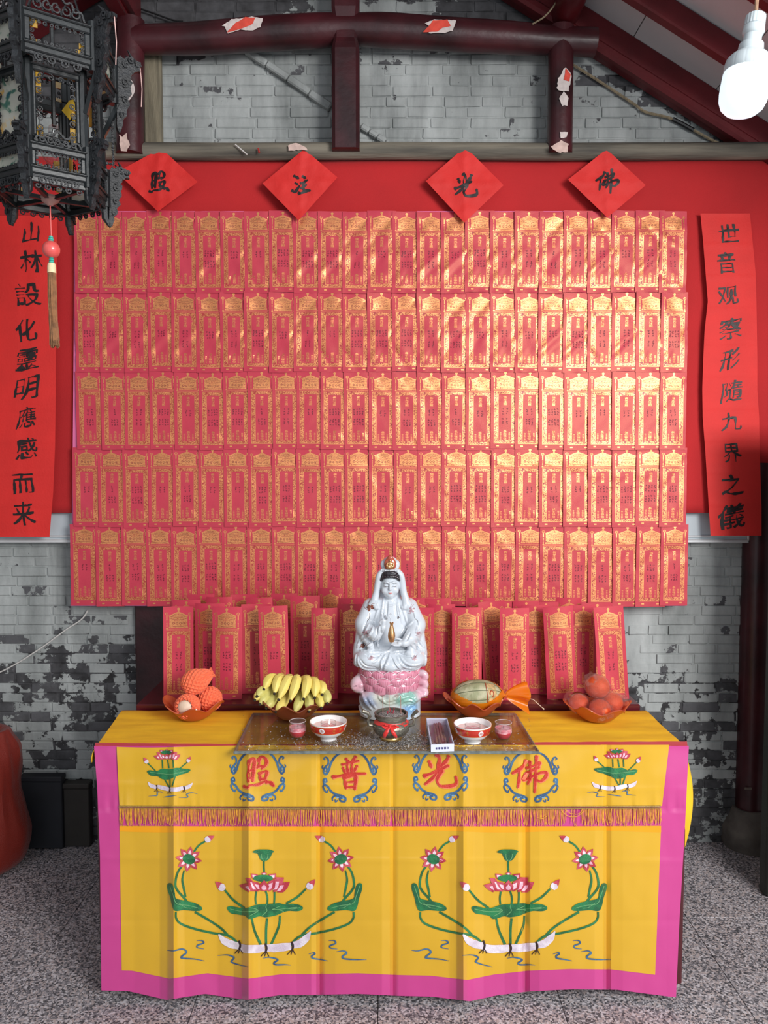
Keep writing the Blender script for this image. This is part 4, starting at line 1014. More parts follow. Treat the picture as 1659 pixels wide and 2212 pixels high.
class Emb:
    """one embroidered motif: every leaf, petal, stem and bud is its own stitched piece"""
    def __init__(s, cx, cy, sc=1.0, base=0.0016): s.cx, s.cy, s.sc, s.base = cx, cy, sc, base
    def q(s, p, m=1): return (s.cx + m * p[0] * s.sc, -(s.cy + p[1] * s.sc))
    def fill(s, name, mat, pts, lay, m=1, par=None):
        mb = MB(); mb.poly([s.q(p, m) for p in pts], MF(s.base + .0006 * lay), ML, PKx); return mb.build(name, mat, par or FRONT, smooth=False)
    def line(s, name, mat, pts, w, lay, m=1, n=6, par=None):
        mb = MB(); s.rib(mb, pts, w, lay, m, n); return mb.build(name, mat, par or FRONT, smooth=False)
    def rib(s, mb, pts, w, lay, m=1, n=6):
        n = 12
        pp = spline([s.q(p, m) for p in pts], n); k = len(pp)
        ww = list(np.interp(np.linspace(0, 1, k), np.linspace(0, 1, len(w)), w)) if hasattr(w, '__len__') else [w] * k
        mb.ribbon(pp, [x * s.sc for x in ww], MF(s.base + .0006 * lay))
def ell(cx, cy, rx, ry, n=18, rot=0): return [(cx + rx * math.cos(2 * PI * k / n) * math.cos(rot) - ry * math.sin(2 * PI * k / n) * math.sin(rot), cy + rx * math.cos(2 * PI * k / n) * math.sin(rot) + ry * math.sin(2 * PI * k / n) * math.cos(rot)) for k in range(n)]
def rounded(pts, n=5):
    P = list(pts) + [pts[0]]; P = [pts[-1]] + P + [pts[1]]; out = []
    for i in range(1, len(P) - 2):
        for k in range(n):
            t_ = k / n; a, b, c, d = P[i - 1], P[i], P[i + 1], P[i + 2]
            out.append(tuple(.5 * (2 * b[j] + (c[j] - a[j]) * t_ + (2 * a[j] - 5 * b[j] + 4 * c[j] - d[j]) * t_ ** 2 + (3 * b[j] - a[j] - 3 * c[j] + d[j]) * t_ ** 3) for j in (0, 1)))
    return out
Z5 = lambda pts: [(x / 6.9125 - 112, y / 6.9125 - 110) for x, y in pts]      # study crop -> relative to the flower centre
PETALS = [[(565, 600), (650, 608), (700, 640), (600, 690), (572, 650)], [(715, 602), (765, 575), (812, 602), (765, 630)], [(826, 612), (942, 598), (940, 660), (900, 685), (860, 650)],
          [(390, 775), (500, 742), (545, 790), (540, 885), (460, 840)], [(480, 665), (560, 672), (630, 760), (690, 870), (560, 866), (520, 770)], [(1060, 660), (945, 655), (905, 720), (900, 880), (1000, 862), (1048, 770)],
          [(1150, 730), (1060, 732), (960, 885), (1050, 884), (1112, 822)], [(575, 715), (690, 738), (740, 862), (650, 840), (600, 775)], [(945, 670), (840, 722), (795, 800), (840, 872), (922, 820)], [(765, 698), (840, 785), (826, 850), (762, 866), (702, 850), (685, 780)]]
def lotus(E):
    base = (762, 870)
    for i, P in enumerate(PETALS):
        lay = 2 + i * .35
        o = E.fill('lotus_petal', E_RED, Z5(P), lay)
        cx = sum(p[0] for p in P) / len(P) * .62 + base[0] * .38; cy = sum(p[1] for p in P) / len(P) * .62 + base[1] * .38
        if i < 3: cx, cy = sum(p[0] for p in P) / len(P), sum(p[1] for p in P) / len(P) + 12
        k = .55 if i != 9 else .5
        E.fill('petal_heart', E_PALE, Z5([(cx + (x - cx) * k, cy + (y - cy) * k) for x, y in P]), lay + .25, par=o)
    E.fill('seed_head', E_GRN, Z5(ell(750, 672, 148, 52)), 4.4)
def bud(E, c, ang, r, m=1, lay=3):
    ca, sa = math.cos(ang), math.sin(ang)
    T = lambda pts: [(c[0] + r * (x * ca - y * sa), c[1] + r * (x * sa + y * ca)) for x, y in pts]
    o = E.fill('lotus_bud', E_WHT, T([(-1, 0), (-.8, -.55), (-.2, -.75), (.4, -.6), (.55, 0), (.4, .6), (-.2, .75), (-.8, .55)]), lay, m)
    E.fill('bud_tip', E_RED, T([(.1, -.68), (.7, -.45), (1.5, 0), (.7, .45), (.1, .68), (.35, .2), (.2, -.1)]), lay + .6, m, par=o)
def root(E, segs):
    for seg, w in segs: E.line('lotus_root', E_WHT, seg, w, 2)
def tie(E, x, y, sc=1.0):
    o = E.line('root_tie', E_DRK, [(x - 2, y - 10), (x + 1, y), (x - 1, y + 8)], 4.5, 3.2)
    for dx in (-11, -3, 6): E.line('root_hair', E_DRK, [(x, y + 7), (x + dx * .6, y + 13), (x + dx, y + 18)], 1.8, 3.2, par=o)
def motif_big(cx):
    E = Emb(cx, 1910, 1.0, .0026)
    st = lambda P, w, lay=1, m=1: E.line('lotus_stem', E_STEM, P, w, lay, m)
    st([(-18, 16), (-20, 30), (-19, 44)], 4); st([(2, 14), (6, 30), (5, 46)], 4); st([(21, 16), (21, 30), (20, 44)], 4); st([(-2, -50), (-2, -38), (-1, -24)], 4)
    st([(-28, 74), (-22, 100), (-9, 130)], [4, 5, 6]); st([(5, 74), (3, 100), (3, 134)], 5); st([(33, 68), (30, 92), (14, 130)], [4, 5, 5])
    for m in (1, -1):
        st([(-87, 12), (-68, 34), (-44, 52)] if m == 1 else [(-89, 10), (-70, 28), (-46, 42)], [4, 5, 5], 1, m)
        st([(-175, -44), (-188, -25), (-193, 0), (-188, 14), (-174, 30), (-162, 46)], [4, 5, 5], 1, m); st([(-174, -30), (-178, -10), (-175, 8), (-171, 28)], [3, 5, 4], 1, m); st([(-153, -70), (-142, -84), (-126, -94)], 4, 1, m)
        st([(-192, 60), (-191, 74), (-180, 86), (-150, 97), (-110, 106), (-84, 110), (-68, 118), (-56, 132)], [4, 5, 5, 5], 1, m); st([(-151, 60), (-120, 78), (-95, 95), (-80, 110)], 5, 1.1, m)
    lf = E.fill('lotus_leaf', E_GRN, rounded(Z5([(210, 1120), (250, 1088), (340, 1100), (450, 1120), (540, 1105), (640, 1070), (760, 1058), (900, 1050), (1000, 1045), (1060, 1062), (1180, 1052), (1290, 1070), (1345, 1110), (1320, 1150), (1250, 1165), (1140, 1160), (1050, 1180), (960, 1220), (860, 1245), (780, 1255), (700, 1240), (600, 1268), (530, 1280), (480, 1235), (380, 1215), (270, 1195)])), 2)
    for P in ([(255, 1130), (420, 1165), (560, 1165), (660, 1160)], [(540, 1110), (620, 1125), (670, 1160), (540, 1240)], [(800, 1062), (790, 1110), (805, 1160), (735, 1230)], [(880, 1140), (1000, 1135), (1110, 1120), (1260, 1105)], [(1110, 1120), (1190, 1130), (1300, 1110)], [(880, 1140), (1010, 1085)], [(980, 1140), (1060, 1170)]):
        E.line('leaf_vein', E_VEIN, Z5(P), 1.4, 3, par=lf)
    for m in (1, -1):
        lf = E.fill('lotus_leaf', E_GRN, rounded([(-210, 0), (-203, -2), (-197, 6), (-194, 20), (-191, 31), (-170, 36), (-150, 41), (-136, 50), (-138, 57), (-152, 58), (-175, 56), (-193, 58), (-200, 48), (-204, 30), (-210, 12)]), 2, m)
        E.line('leaf_vein', E_VEIN, [(-205, 4), (-198, 24), (-190, 42), (-165, 46), (-142, 52)], 1.4, 3, m, par=lf); E.line('leaf_vein', E_VEIN, [(-186, 40), (-172, 50), (-160, 52)], 1.2, 3, m, par=lf)
    lotus(E)
    pod = E.fill('seed_pod', E_GRN, Z5([(662, 290), (690, 350), (710, 395), (765, 428), (830, 395), (862, 350), (890, 290)]), 2); E.fill('pod_rim', E_GRN, rounded(Z5([(590, 280), (660, 245), (760, 240), (850, 245), (915, 275), (860, 298), (760, 305), (660, 300)])), 2.6, par=pod)
    for P in ([(725, 305), (730, 370), (765, 420)], [(820, 305), (812, 370), (770, 420)]): E.line('pod_vein', E_VEIN, Z5(P), 1.2, 3, par=pod)
    bud(E, (-95, 5), math.radians(222), 11); bud(E, (99, 2), math.radians(-52), 11); bud(E, (-121, -98), math.radians(-28), 9.5); bud(E, (-121, -98), math.radians(-28), 9.5, -1)
    for m in (1, -1):
        c = (-164, -54)
        for k in range(8):
            a = 2 * PI * k / 8 + .15; T = lambda r, b: (c[0] + r * math.cos(a + b) * 1.05, c[1] + r * math.sin(a + b))
            o = E.fill('flower_petal', E_RED, [T(9, -.42), T(19, -.33), T(28, 0), T(19, .33), T(9, .42)], 2 + .1 * (k % 2), m); E.fill('petal_heart', E_PALE, [T(9, -.28), T(15, -.2), T(20, 0), T(15, .2), T(9, .28)], 2.6, m, par=o)
        E.fill('seed_head', E_GRN, ell(c[0], c[1], 14, 11, 16, .3), 3.2, m)
    root(E, [([(-100, 108), (-88, 122), (-72, 130), (-54, 134)], [3, 15, 17, 14]), ([(-53, 136), (-40, 140), (-20, 140), (0, 138)], [15, 18, 18, 15]), ([(3, 138), (20, 138), (40, 136), (57, 134)], [15, 18, 18, 15]), ([(60, 132), (76, 128), (90, 116), (99, 102)], [14, 17, 15, 2])])
    for x, y in ((-54, 132), (3, 138), (60, 134)): tie(E, x, y)
    S = lambda P, w=3.4: E.line('water_ripple', E_BLU, P, [1, w, w * 1.1, w, 1], 1.5, n=7)
    S([(-211, 143), (-197, 144), (-178, 140), (-169, 147), (-180, 157), (-176, 160), (-150, 162), (-130, 166)]); S([(-147, 122), (-136, 122), (-132, 127), (-145, 132), (-145, 137), (-131, 140)], 3)
    S([(-102, 154), (-80, 153), (-67, 158), (-70, 164), (-72, 168), (-60, 173), (-36, 179)]); S([(-4, 160), (10, 158), (28, 163), (20, 170), (24, 174), (44, 174), (56, 175)])
    S([(95, 151), (106, 148), (108, 151), (102, 155), (104, 160), (122, 163), (136, 166)]); S([(138, 122), (150, 122), (153, 128), (141, 133), (143, 138), (157, 140)], 3); S([(155, 146), (170, 144), (177, 149), (168, 156), (172, 161), (196, 163), (220, 163)])
motif_big(572); motif_big(1100)
def motif_small(cx, cy, fl):
    E = Emb(cx, cy, .53, .0064)
    for P in ([(-20, 18), (-18, 52)], [(2, 18), (8, 52)], [(24, 18), (26, 50)], [(-14, 90), (8, 128)], [(12, 90), (12, 128)], [(34, 84), (20, 126)]): E.line('lotus_stem', E_STEM, P, 5, 1)
    E.line('lotus_stem', E_STEM, [(-80, 30), (-60, 50), (-46, 64)], 4.5, 1, fl); E.line('lotus_stem', E_STEM, [(84, 26), (60, 46), (48, 58)], 4.5, 1, fl)
    lf = E.fill('lotus_leaf', E_GRN, rounded([(-82, 66), (-70, 60), (-44, 64), (-20, 54), (10, 56), (40, 50), (70, 54), (95, 58), (84, 70), (56, 78), (30, 88), (6, 98), (-20, 96), (-40, 84), (-66, 82)]), 2, fl)
    E.line('leaf_vein', E_VEIN, [(-70, 68), (-20, 74), (20, 76), (84, 62)], 2, 3, fl, par=lf)
    lotus(E); bud(E, (-86, 22), math.radians(235), 12, fl); bud(E, (88, 18), math.radians(-60), 11, fl)
    root(E, [([(-78 * fl, 108), (-66 * fl, 122), (-44 * fl, 130)], [3, 16, 15]), ([(-40 * fl, 126), (-16 * fl, 132), (8 * fl, 138)], [14, 18, 16]), ([(14 * fl, 138), (40 * fl, 138), (66 * fl, 132)], [16, 18, 15]), ([(72 * fl, 132), (90 * fl, 126), (104 * fl, 112)], [15, 16, 3])])
    for x, y in ((-42, 130), (11, 138), (70, 134)): tie(E, x * fl, y)
    for P in ([(-76, 166), (-54, 164), (-40, 162), (-40, 150), (-26, 148), (-18, 152)], [(-16, 170), (10, 166), (40, 162)], [(48, 172), (84, 170), (80, 158), (100, 152), (124, 156)]): E.line('water_ripple', E_BLU, P, [1, 4, 4, 1], 1.5, fl)
motif_small(361, 1632, 1); motif_small(1334, 1630, -1)
def medallion(cx, cy, ch, ccx, ccy, size):
    E = Emb(cx, cy, 1.0, .0060)
    for m in (1, -1):
        up = E.line('scroll', E_BLU, [(3, -53), (14, -50), (22, -49), (32, -42), (41, -28), (46, -12), (52, -4), (57, -11), (53, -20), (49, -14), (52, -10)], [2.5, 4.8, 4.2, 3.6], 1, m)
        for P, w in (([(54, -20), (47, -27), (47, -36), (52, -41), (56, -38), (53, -35)], [3, 3.2, 2]), ([(55, -14), (60, -19), (58, -24)], [2.5, 2])): E.line('scroll_branch', E_BLU, P, [x * 1.25 for x in w], 1, m, par=up)
        E.line('scroll_highlight', E_LBL, [(53, -5), (55, -12), (50, -22)], 3, .6, m, par=up)
        lo_ = E.line('scroll', E_BLU, [(55, 12), (50, 12), (52, 5), (57, 8), (55, 17), (48, 22), (41, 32), (30, 39), (18, 42), (10, 47), (11, 54), (20, 53), (22, 47), (16, 47)], [2.6, 3.8, 4.8, 4.4, 3.6], 1, m)
        for P, w in (([(54, 17), (58, 22), (55, 30), (50, 35), (48, 30)], [3, 3, 2]), ([(22, 44), (32, 42), (38, 47), (37, 53)], [2.5, 3, 2]), ([(26, 52), (31, 55), (32, 50)], [2.5, 2])): E.line('scroll_branch', E_BLU, P, [x * 1.25 for x in w], 1, m, par=lo_)
        E.line('scroll_highlight', E_LBL, [(12, 49), (20, 45), (30, 46)], 3.5, .6, m, par=lo_); E.line('scroll_highlight', E_LBL, [(53, 6), (54, 15), (48, 26)], 3, .6, m, par=lo_)
    g = MB(); brush_char(g, ch, ccx, -ccy, size, MF(.0074), .95); o = g.build('embroidered_character', E_CHR, FRONT, smooth=False)
    g = MB(); brush_char(g, ch, ccx + 1.5, -ccy - 1, size, MF(.0068), 1.25); g.build('character_underlay', E_CHL, o, smooth=False)
medallion(557, 1675, '照', 559, 1667, 69); medallion(756, 1677, '普', 753, 1670, 69); medallion(952, 1673, '光', 950, 1665, 69); medallion(1147, 1677, '佛', 1144, 1670, 76)
# ---- thick glass sheet laid on the cloth, dusty with ash
zg0, zg1 = ZT + .0085, ZT + .0195
ZG = zg1 + .0003
gp = [on_z(u, v, zg1) for u, v in ((507, 1622), (1163, 1622), (1112, 1540), (547, 1540))]
M_GLASS = glassy('dusty_thick_glass', (236, 234, 224), .86, .10, .2, thick_rgb=(150, 146, 136), bump=.03, bscale=25)
bm = bmesh.new(); lo = [bm.verts.new((p.x, p.y, zg0)) for p in gp]; hi = [bm.verts.new((p.x, p.y, zg1)) for p in gp]
bm.faces.new(hi); bm.faces.new(lo[::-1])
for k in range(4): bm.faces.new((lo[k], lo[(k + 1) % 4], hi[(k + 1) % 4], hi[k]))
me = bpy.data.meshes.new('glass_sheet'); bm.to_mesh(me); bm.free()
GLASS = link('glass_sheet', me, M_GLASS); tag(GLASS, 'thick dusty glass sheet lying on the middle of the yellow altar', 'glass sheet')
mb = MB()
for k in range(4):
    a, b = gp[k], gp[(k + 1) % 4]; mb.tube([(a.x, a.y, (zg0 + zg1) / 2), (b.x, b.y, (zg0 + zg1) / 2)], .0052, 6)
mb.build('ground_edge', pm('ground_glass_edge', (112, 120, 118), .35, var=.25, scale=60), GLASS)
# ================================================================== PORCELAIN STATUE
_zc = on_z(843, 1559, ZG)
SX, SY = _zc.x, _zc.y + 0.088
_ss = (_zc.y + .03) / F_PX * 1.003                     # metres per photo pixel at the statue
KZ = _ss / 4.81                                       # metres per zoomed pixel of the study crop
def SXZ(zx, zy): return ((zx - 690) * KZ, (1830 - zy) * KZ)
STAT = empty('porcelain_statue', (SX, SY, ZG)); tag(STAT, 'white porcelain seated goddess statue on a pink lotus throne in the middle of the altar', 'statue')
M_PORC = pm('white_glazed_porcelain', (204, 211, 219), .16, coat=.6, var=.02, scale=8, sss=.0)
G = SDF((-.165, -.135, .165), (.165, .125, .625), .0018)
ss = 2876 * KZ * 1.0                                  # study units were 1/2876
k_ = lambda *p: tuple(x * ss for x in p)
def e(c, r, k=.01, rot=None, sub=False): G.ell(k_(*c), k_(*r), k * ss, rot, sub)
def c2(a, b, ra, rb, k=.008, sub=False): G.cone(k_(*a), k_(*b), ra * ss, rb * ss, k * ss, sub)
# folded legs and lap
e((0, .01, .222), (.118, .085, .045), .015); e((-.078, -.03, .218), (.056, .062, .040), .015); e((.078, -.03, .218), (.056, .062, .040), .015)
e((0, -.055, .205), (.06, .045, .028), .015); e((0, .01, .192), (.122, .088, .020), .012)
# trunk, shoulders, arms
e((0, .02, .30), (.085, .062, .10), .02); e((0, .018, .375), (.080, .052, .062), .02); e((0, .022, .41), (.074, .044, .034), .015)
for s in (-1, 1):
    c2((s * .072, .01, .405), (s * .098, -.01, .345), .030, .032, .015)
    c2((s * .100, -.010, .352), (s * .1225, -.012, .353), .013, .0035, .005)       # pointed sleeve tip
    c2((s * .098, -.01, .345), (s * .116, -.012, .235), .026, .020, .015)         # hanging sleeve
    c2((s * .116, -.01, .26), (s * .124, -.01, .195), .016, .012, .012)
c2((-.095, -.02, .335), (-.055, -.072, .315), .027, .020, .014); c2((-.06, -.065, .315), (-.028, -.080, .345), .020, .013, .010)   # arm raised in blessing
c2((-.095, -.03, .32), (-.07, -.055, .265), .022, .012, .014)
c2((.098, -.02, .335), (.070, -.066, .300), .028, .022, .014); c2((.072, -.062, .300), (.052, -.080, .286), .021, .015, .010)      # arm carrying the vase
c2((.085, -.04, .30), (.075, -.062, .255), .022, .014, .014)
# neck, head
c2((0, .01, .425), (0, .002, .465), .022, .019, .008)
e((0, -.006, .487), (.0345, .038, .046), .006); e((0, -.012, .462), (.026, .028, .024), .008); e((0, -.030, .452), (.011, .010, .009), .005)
# hood: shell behind and beside the face, falling on the shoulders
e((0, .022, .505), (.046, .036, .052), .006); e((0, .03, .46), (.050, .030, .06), .010)
for s in (-1, 1):
    G.chain([k_(s * .020, -.012, .543), k_(s * .038, -.014, .525), k_(s * .045, -.010, .495), k_(s * .050, -.008, .460), k_(s * .058, -.012, .428), k_(s * .052, -.024, .405)], [x * ss for x in (.009, .011, .011, .011, .012, .008)], .005 * ss)
    G.chain([k_(s * .056, -.010, .425), k_(s * .068, -.010, .410), k_(s * .082, -.006, .385)], [x * ss for x in (.012, .014, .012)], .008 * ss)
# topknot wrapped by the hood and crown base
e((0, .008, .562), (.031, .030, .030), .008); e((0, -.004, .540), (.034, .030, .012), .006)
for s in (-1, 1): e((s * .027, .0, .562), (.009, .012, .016), .004)
# face: sockets, nose, brows, lips, lids
for s in (-1, 1):
    e((s * .0135, -.0425, .492), (.0095, .0060, .0052), .004, sub=True); e((s * .0135, -.0375, .4885), (.0088, .0055, .0048), .003)
    e((s * .019, -.030, .470), (.012, .010, .012), .008)
    e((s * .0355, -.004, .482), (.004, .007, .013), .003)
    G.chain([k_(s * .005, -.0435, .499), k_(s * .013, -.0430, .503), k_(s * .022, -.0375, .499)], .0022 * ss, .003 * ss)
G.chain([k_(0, -.0440, .500), k_(0, -.0465, .488), k_(0, -.0490, .4765)], [x * ss for x in (.0028, .0032, .0042)], .003 * ss)
for s in (-1, 1): e((s * .0042, -.0455, .4755), (.0028, .003, .0024), .002)
e((0, -.0425, .4645), (.0070, .0030, .0017), .0015); e((0, -.0420, .4605), (.0055, .0032, .0020), .0015); e((0, -.045, .4625), (.0062, .003, .0006), .001, sub=True)
# drapery ridges drawn on the body (study-crop coordinates)
R = lambda pts, r, k=.0024, sub=False, sink=.05: G.ridge([tuple(v) for v in (SXZ(*p) for p in pts)], [q * ss for q in r] if hasattr(r, '__len__') else r * ss * 1.05, k * ss, sub, 8, sink)
for pts, r in [([(625, 560), (612, 640), (600, 720), (588, 800)], .0035), ([(770, 570), (782, 650), (800, 740), (812, 830)], .0035), ([(795, 560), (815, 660), (850, 760), (868, 830)], .004),
               ([(540, 590), (560, 660), (545, 740), (520, 800)], .004), ([(520, 800), (500, 880), (440, 960), (380, 1030), (340, 1090)], .005), ([(580, 830), (560, 900), (500, 990), (430, 1060), (370, 1095)], .0045),
               ([(640, 820), (600, 900), (560, 1000), (560, 1080)], .004), ([(470, 820), (430, 900), (380, 990), (345, 1060)], .004), ([(610, 830), (585, 930), (530, 1030), (450, 1090)], .0035),
               ([(930, 800), (880, 860), (830, 930), (790, 975)], .005), ([(985, 830), (960, 920), (1000, 1010), (1050, 1090)], .0045), ([(940, 1000), (980, 1060), (1020, 1110)], .004), ([(900, 1010), (950, 1075), (1010, 1130)], .0035),
               ([(560, 1085), (620, 1112), (680, 1105), (720, 1050), (715, 1000)], .0035), ([(720, 1115), (800, 1110), (890, 1105)], .0045), ([(730, 1130), (820, 1128), (895, 1112)], .0030),
               ([(370, 1110), (430, 1105), (540, 1115), (640, 1120)], .0035), ([(690, 1120), (672, 1180), (640, 1240), (625, 1290)], .0040), ([(690, 1130), (730, 1200), (775, 1260), (800, 1300)], .0045),
               ([(760, 1160), (800, 1220), (870, 1265), (960, 1270)], .0045), ([(790, 1150), (850, 1210), (930, 1235), (1010, 1225)], .0040), ([(610, 1130), (560, 1180), (500, 1210)], .0032), ([(640, 1140), (600, 1200), (600, 1260), (570, 1285)], .0040),
               ([(352, 1160), (365, 1230), (420, 1280), (520, 1295), (600, 1290)], .0045), ([(330, 1150), (330, 1220), (352, 1280)], .005), ([(1058, 1130), (1062, 1210), (1045, 1280)], .005), ([(820, 1300), (900, 1298), (1000, 1280)], .0045)]:
    R(pts, r)
e((.0, -.088, .197), (.022, .012, .014), .006)
for pts in [([(560, 840), (545, 920), (480, 1010)]), ([(600, 870), (580, 960), (570, 1040)]), ([(900, 900), (870, 950), (850, 985)]), ([(660, 600), (655, 680), (650, 760)]), ([(745, 600), (750, 680), (770, 780)]), ([(450, 780), (420, 850), (400, 930)]), ([(960, 780), (985, 850), (1000, 930)]), ([(430, 1130), (520, 1150), (600, 1140)]), ([(960, 1140), (870, 1145), (780, 1130)]), ([(380, 1180), (440, 1240), (540, 1262)]), ([(700, 1150), (740, 1230), (790, 1290)]), ([(650, 1160), (620, 1230), (610, 1280)]), ([(780, 1170), (840, 1235), (930, 1255)])]:
    R(pts, .0032, .002, True, 0.0)
# hands: palms and five separate fingers each
def hand(base, d, side, nrm, fl, spread, curl, thumb, r0=.0042):
    b = np.array(base); d = np.array(d, float); d /= np.linalg.norm(d); side = np.array(side, float); side /= np.linalg.norm(side); n_ = np.array(nrm, float)
    c2(b, b + d * .018, .0085, .0095, .004)
    for i, (l, o_) in enumerate(zip(fl, (-1.5, -.5, .5, 1.5))):
        p0 = b + d * .018 + side * o_ * .0048; p1 = p0 + (d + side * o_ * spread) * l * .5 + n_ * curl[i] * .3 * l; p2 = p1 + (d + side * o_ * spread) * l * .5 + n_ * curl[i] * l
        G.chain([k_(*p0), k_(*p1), k_(*p2)], [r0 * ss, r0 * .85 * ss, r0 * .62 * ss], .0010 * ss, n=3)
    t0 = b + d * .006 - side * .008; G.chain([k_(*t0), k_(*(t0 - side * .006 + d * .008 + n_ * .004)), k_(*(t0 + np.array(thumb)))], [.0044 * ss, .0040 * ss, .0030 * ss], .002 * ss, n=3)
hand((-.026, -.084, .350), (.14, -.1, 1), (1, 0, -.1), (.1, -1, -.2), (.026, .030, .027, .021), .06, (.05, .05, .35, .6), (.008, -.012, .020))
hand((.050, -.084, .286), (-1, -.12, -.03), (0, -.6, -.5), (0, -.2, 1), (.028, .031, .028, .022), .05, (.10, .05, .05, .1), (-.022, .0, .012))
c2((.058, -.080, .287), (.050, -.083, .286), .0130, .0130, .002)
FIG = link('figure', G.mesh('figure'), M_PORC, STAT)
_me = FIG.data
_bm = bmesh.new(); _bm.from_mesh(_me); bmesh.ops.smooth_vert(_bm, verts=_bm.verts, factor=.25, use_axis_x=True, use_axis_y=True, use_axis_z=True); _bm.to_mesh(_me)
BV = BVHTree.FromBMesh(_bm); _bm.free()
def hit(x, z, lift):
    h = BV.ray_cast(Vector((x, -.4, z)), Vector((0, 1, 0)))
    if h[0] is None: return Vector((x, .0, z))
    return Vector((x, h[0].y - lift, z))
def paint(name, mat, shapes, lift=.0008, lines=()):
    """painted decoration laid on the glaze; shapes and lines in study-crop pixels"""
    mb = MB()
    for P in shapes: mb.poly([(a, -b) for a, b in P], lambda x, y: hit(*SXZ(x, -y), lift), 9)
    for P, w in lines: mb.ribbon([(a, -b) for a, b in spline(P, 6)], w, lambda x, y: hit(*SXZ(x, -y), lift))
    return mb.build(name, mat, STAT)
M_HAIR = pm('black_glaze', (34, 28, 34), .2, coat=.5); M_GILT = pm('worn_gilding', (212, 160, 110), .3, .85, var=.2, scale=60); M_CROWNR = pm('rust_red_glaze', (176, 84, 62), .25, coat=.4)
M_DECAL = pm('brown_overglaze', (128, 74, 60), .3, var=.4, scale=120); M_DECG = pm('grey_pink_overglaze', (168, 132, 140), .3, var=.3, scale=120); M_LINE = pm('thin_brown_line', (74, 56, 56), .4); M_LIP = pm('pale_lip_paint', (206, 120, 120), .3)
# hair: scalloped fringe standing off the brow
hb = SDF((-.05, -.065, .44), (.05, .06, .56), .0013)
for i in range(13):
    a = math.radians(-84 + 168 * i / 12); x = .0365 * math.sin(a) * ss; y = (-.006 - .0375 * math.cos(a)) * ss
    dz = .0 if abs(i - 6) > 0 else 0
    z0 = (.5235 - .020 * abs(math.sin(a)) ** 3) * ss
    hb.ell((x, y, z0), (.0064 * ss, .0050 * ss, .0058 * ss), .0015 * ss); hb.ell((x * .92, y * .9 + .002, z0 + .010 * ss), (.008 * ss, .006 * ss, .010 * ss), .003 * ss)
for s in (-1, 1): hb.chain([k_(s * .0355, -.012, .508), k_(s * .037, -.006, .492), k_(s * .0365, -.004, .478)], [.0055 * ss, .0048 * ss, .003 * ss], .003)
link('hair', hb.mesh('hair'), M_HAIR, STAT)
# crown: rust flame panel with a small gilt seated figure on a white beaded band
cb = SDF((-.05, -.06, .51), (.05, .04, .61), .0013)
cb.ell(k_(0, -.022, .566), k_(.0225, .010, .026), .003); cb.ell(k_(0, -.024, .590), k_(.010, .008, .010), .006)
link('crown_panel', cb.mesh('crown_panel'), M_CROWNR, STAT)
cb = SDF((-.03, -.06, .53), (.03, .02, .60), .0011)
cb.ell(k_(0, -.034, .556), k_(.0150, .006, .0085), .004); cb.ell(k_(0, -.034, .568), k_(.0085, .005, .009), .003); cb.ell(k_(0, -.034, .580), k_(.0042, .004, .0048), .002)
for s in (-1, 1): cb.chain([k_(s * .009, -.034, .572), k_(s * .013, -.035, .562), k_(s * .004, -.038, .558)], .0028 * ss, .002)
link('crown_buddha', cb.mesh('crown_buddha'), M_GILT, STAT)
mb = MB()
for i in range(11):
    a = math.radians(-75 + 15 * i); mb.lathe([(0, -.0035), (.003, -.002), (.0038, 0), (.003, .002), (0, .0035)], 8, k_(.036 * math.sin(a), -.002 - .034 * math.cos(a), .541 + .002 * (i % 2)))
mb.build('crown_beads', M_PORC, STAT)
# face painting
for s in (-1, 1):
    X = lambda v: 693 + s * v
    paint('eye_line', M_LINE, [], .0006, [([(X(18), 437), (X(30), 431), (X(46), 432), (X(62), 438)], [1.5, 4, 4.5, 3, 1] and 3.2)])
    paint('brow', M_LINE, [], .0006, [([(X(14), 412), (X(34), 399), (X(56), 400), (X(74), 412)], 2.0)])
paint('lips', M_LIP, [rounded([(677, 500), (686, 494), (693, 497), (700, 494), (709, 500), (693, 508)])], .0006)
# necklace dots
mb = MB()
for r_, n, y0 in ((1, 13, 628), (.86, 11, 645)):
    for i in range(n):
        t_ = (i / (n - 1) - .5) * 2; zx = 697 + 58 * r_ * t_; zy = y0 + 14 * (1 - t_ * t_) - 12
        p = hit(*SXZ(zx, zy), .0); mb.lathe([(0, -.0012), (.0012, 0), (0, .0012)], 6, p)
for zx, zys in ((655, range(665, 790, 14)), (770, range(650, 780, 14))):
    for zy in zys: mb.lathe([(0, -.0011), (.0011, 0), (0, .0011)], 6, hit(*SXZ(zx + (zy - 650) * .05, zy), 0))
mb.build('necklace_beads', pm('grey_bead_glaze', (176, 178, 184), .3), STAT)
# flower sprays on the robe
def spray(cx, cy, r, seed, mat=None):
    rr = random.Random(seed); sh = []; ln = []
    for i in range(5):
        a = 2 * PI * i / 5 + rr.random(); sh.append(rounded(ell(cx + r * .55 * math.cos(a), cy + r * .55 * math.sin(a), r * .42, r * .30, 7, a)))
    for i in range(3):
        a = rr.uniform(0, 6.3); ln.append(([(cx, cy), (cx + r * 1.0 * math.cos(a), cy + r * 1.0 * math.sin(a) + 6), (cx + r * 1.7 * math.cos(a + .5), cy + r * 1.7 * math.sin(a + .5))], 4))
    return sh, ln
for cx, cy, r, sd, m_ in ((480, 665, 42, 1, M_DECAL), (920, 685, 34, 2, M_DECG), (425, 905, 32, 3, M_DECG), (400, 1065, 26, 4, M_DECAL), (490, 1160, 22, 5, M_DECG), (950, 1165, 24, 6, M_DECG), (990, 915, 22, 7, M_DECG), (775, 760, 12, 8, M_LINE)):
    a, b = spray(cx, cy, r, sd); paint('painted_flower', m_, a, .0009, b)
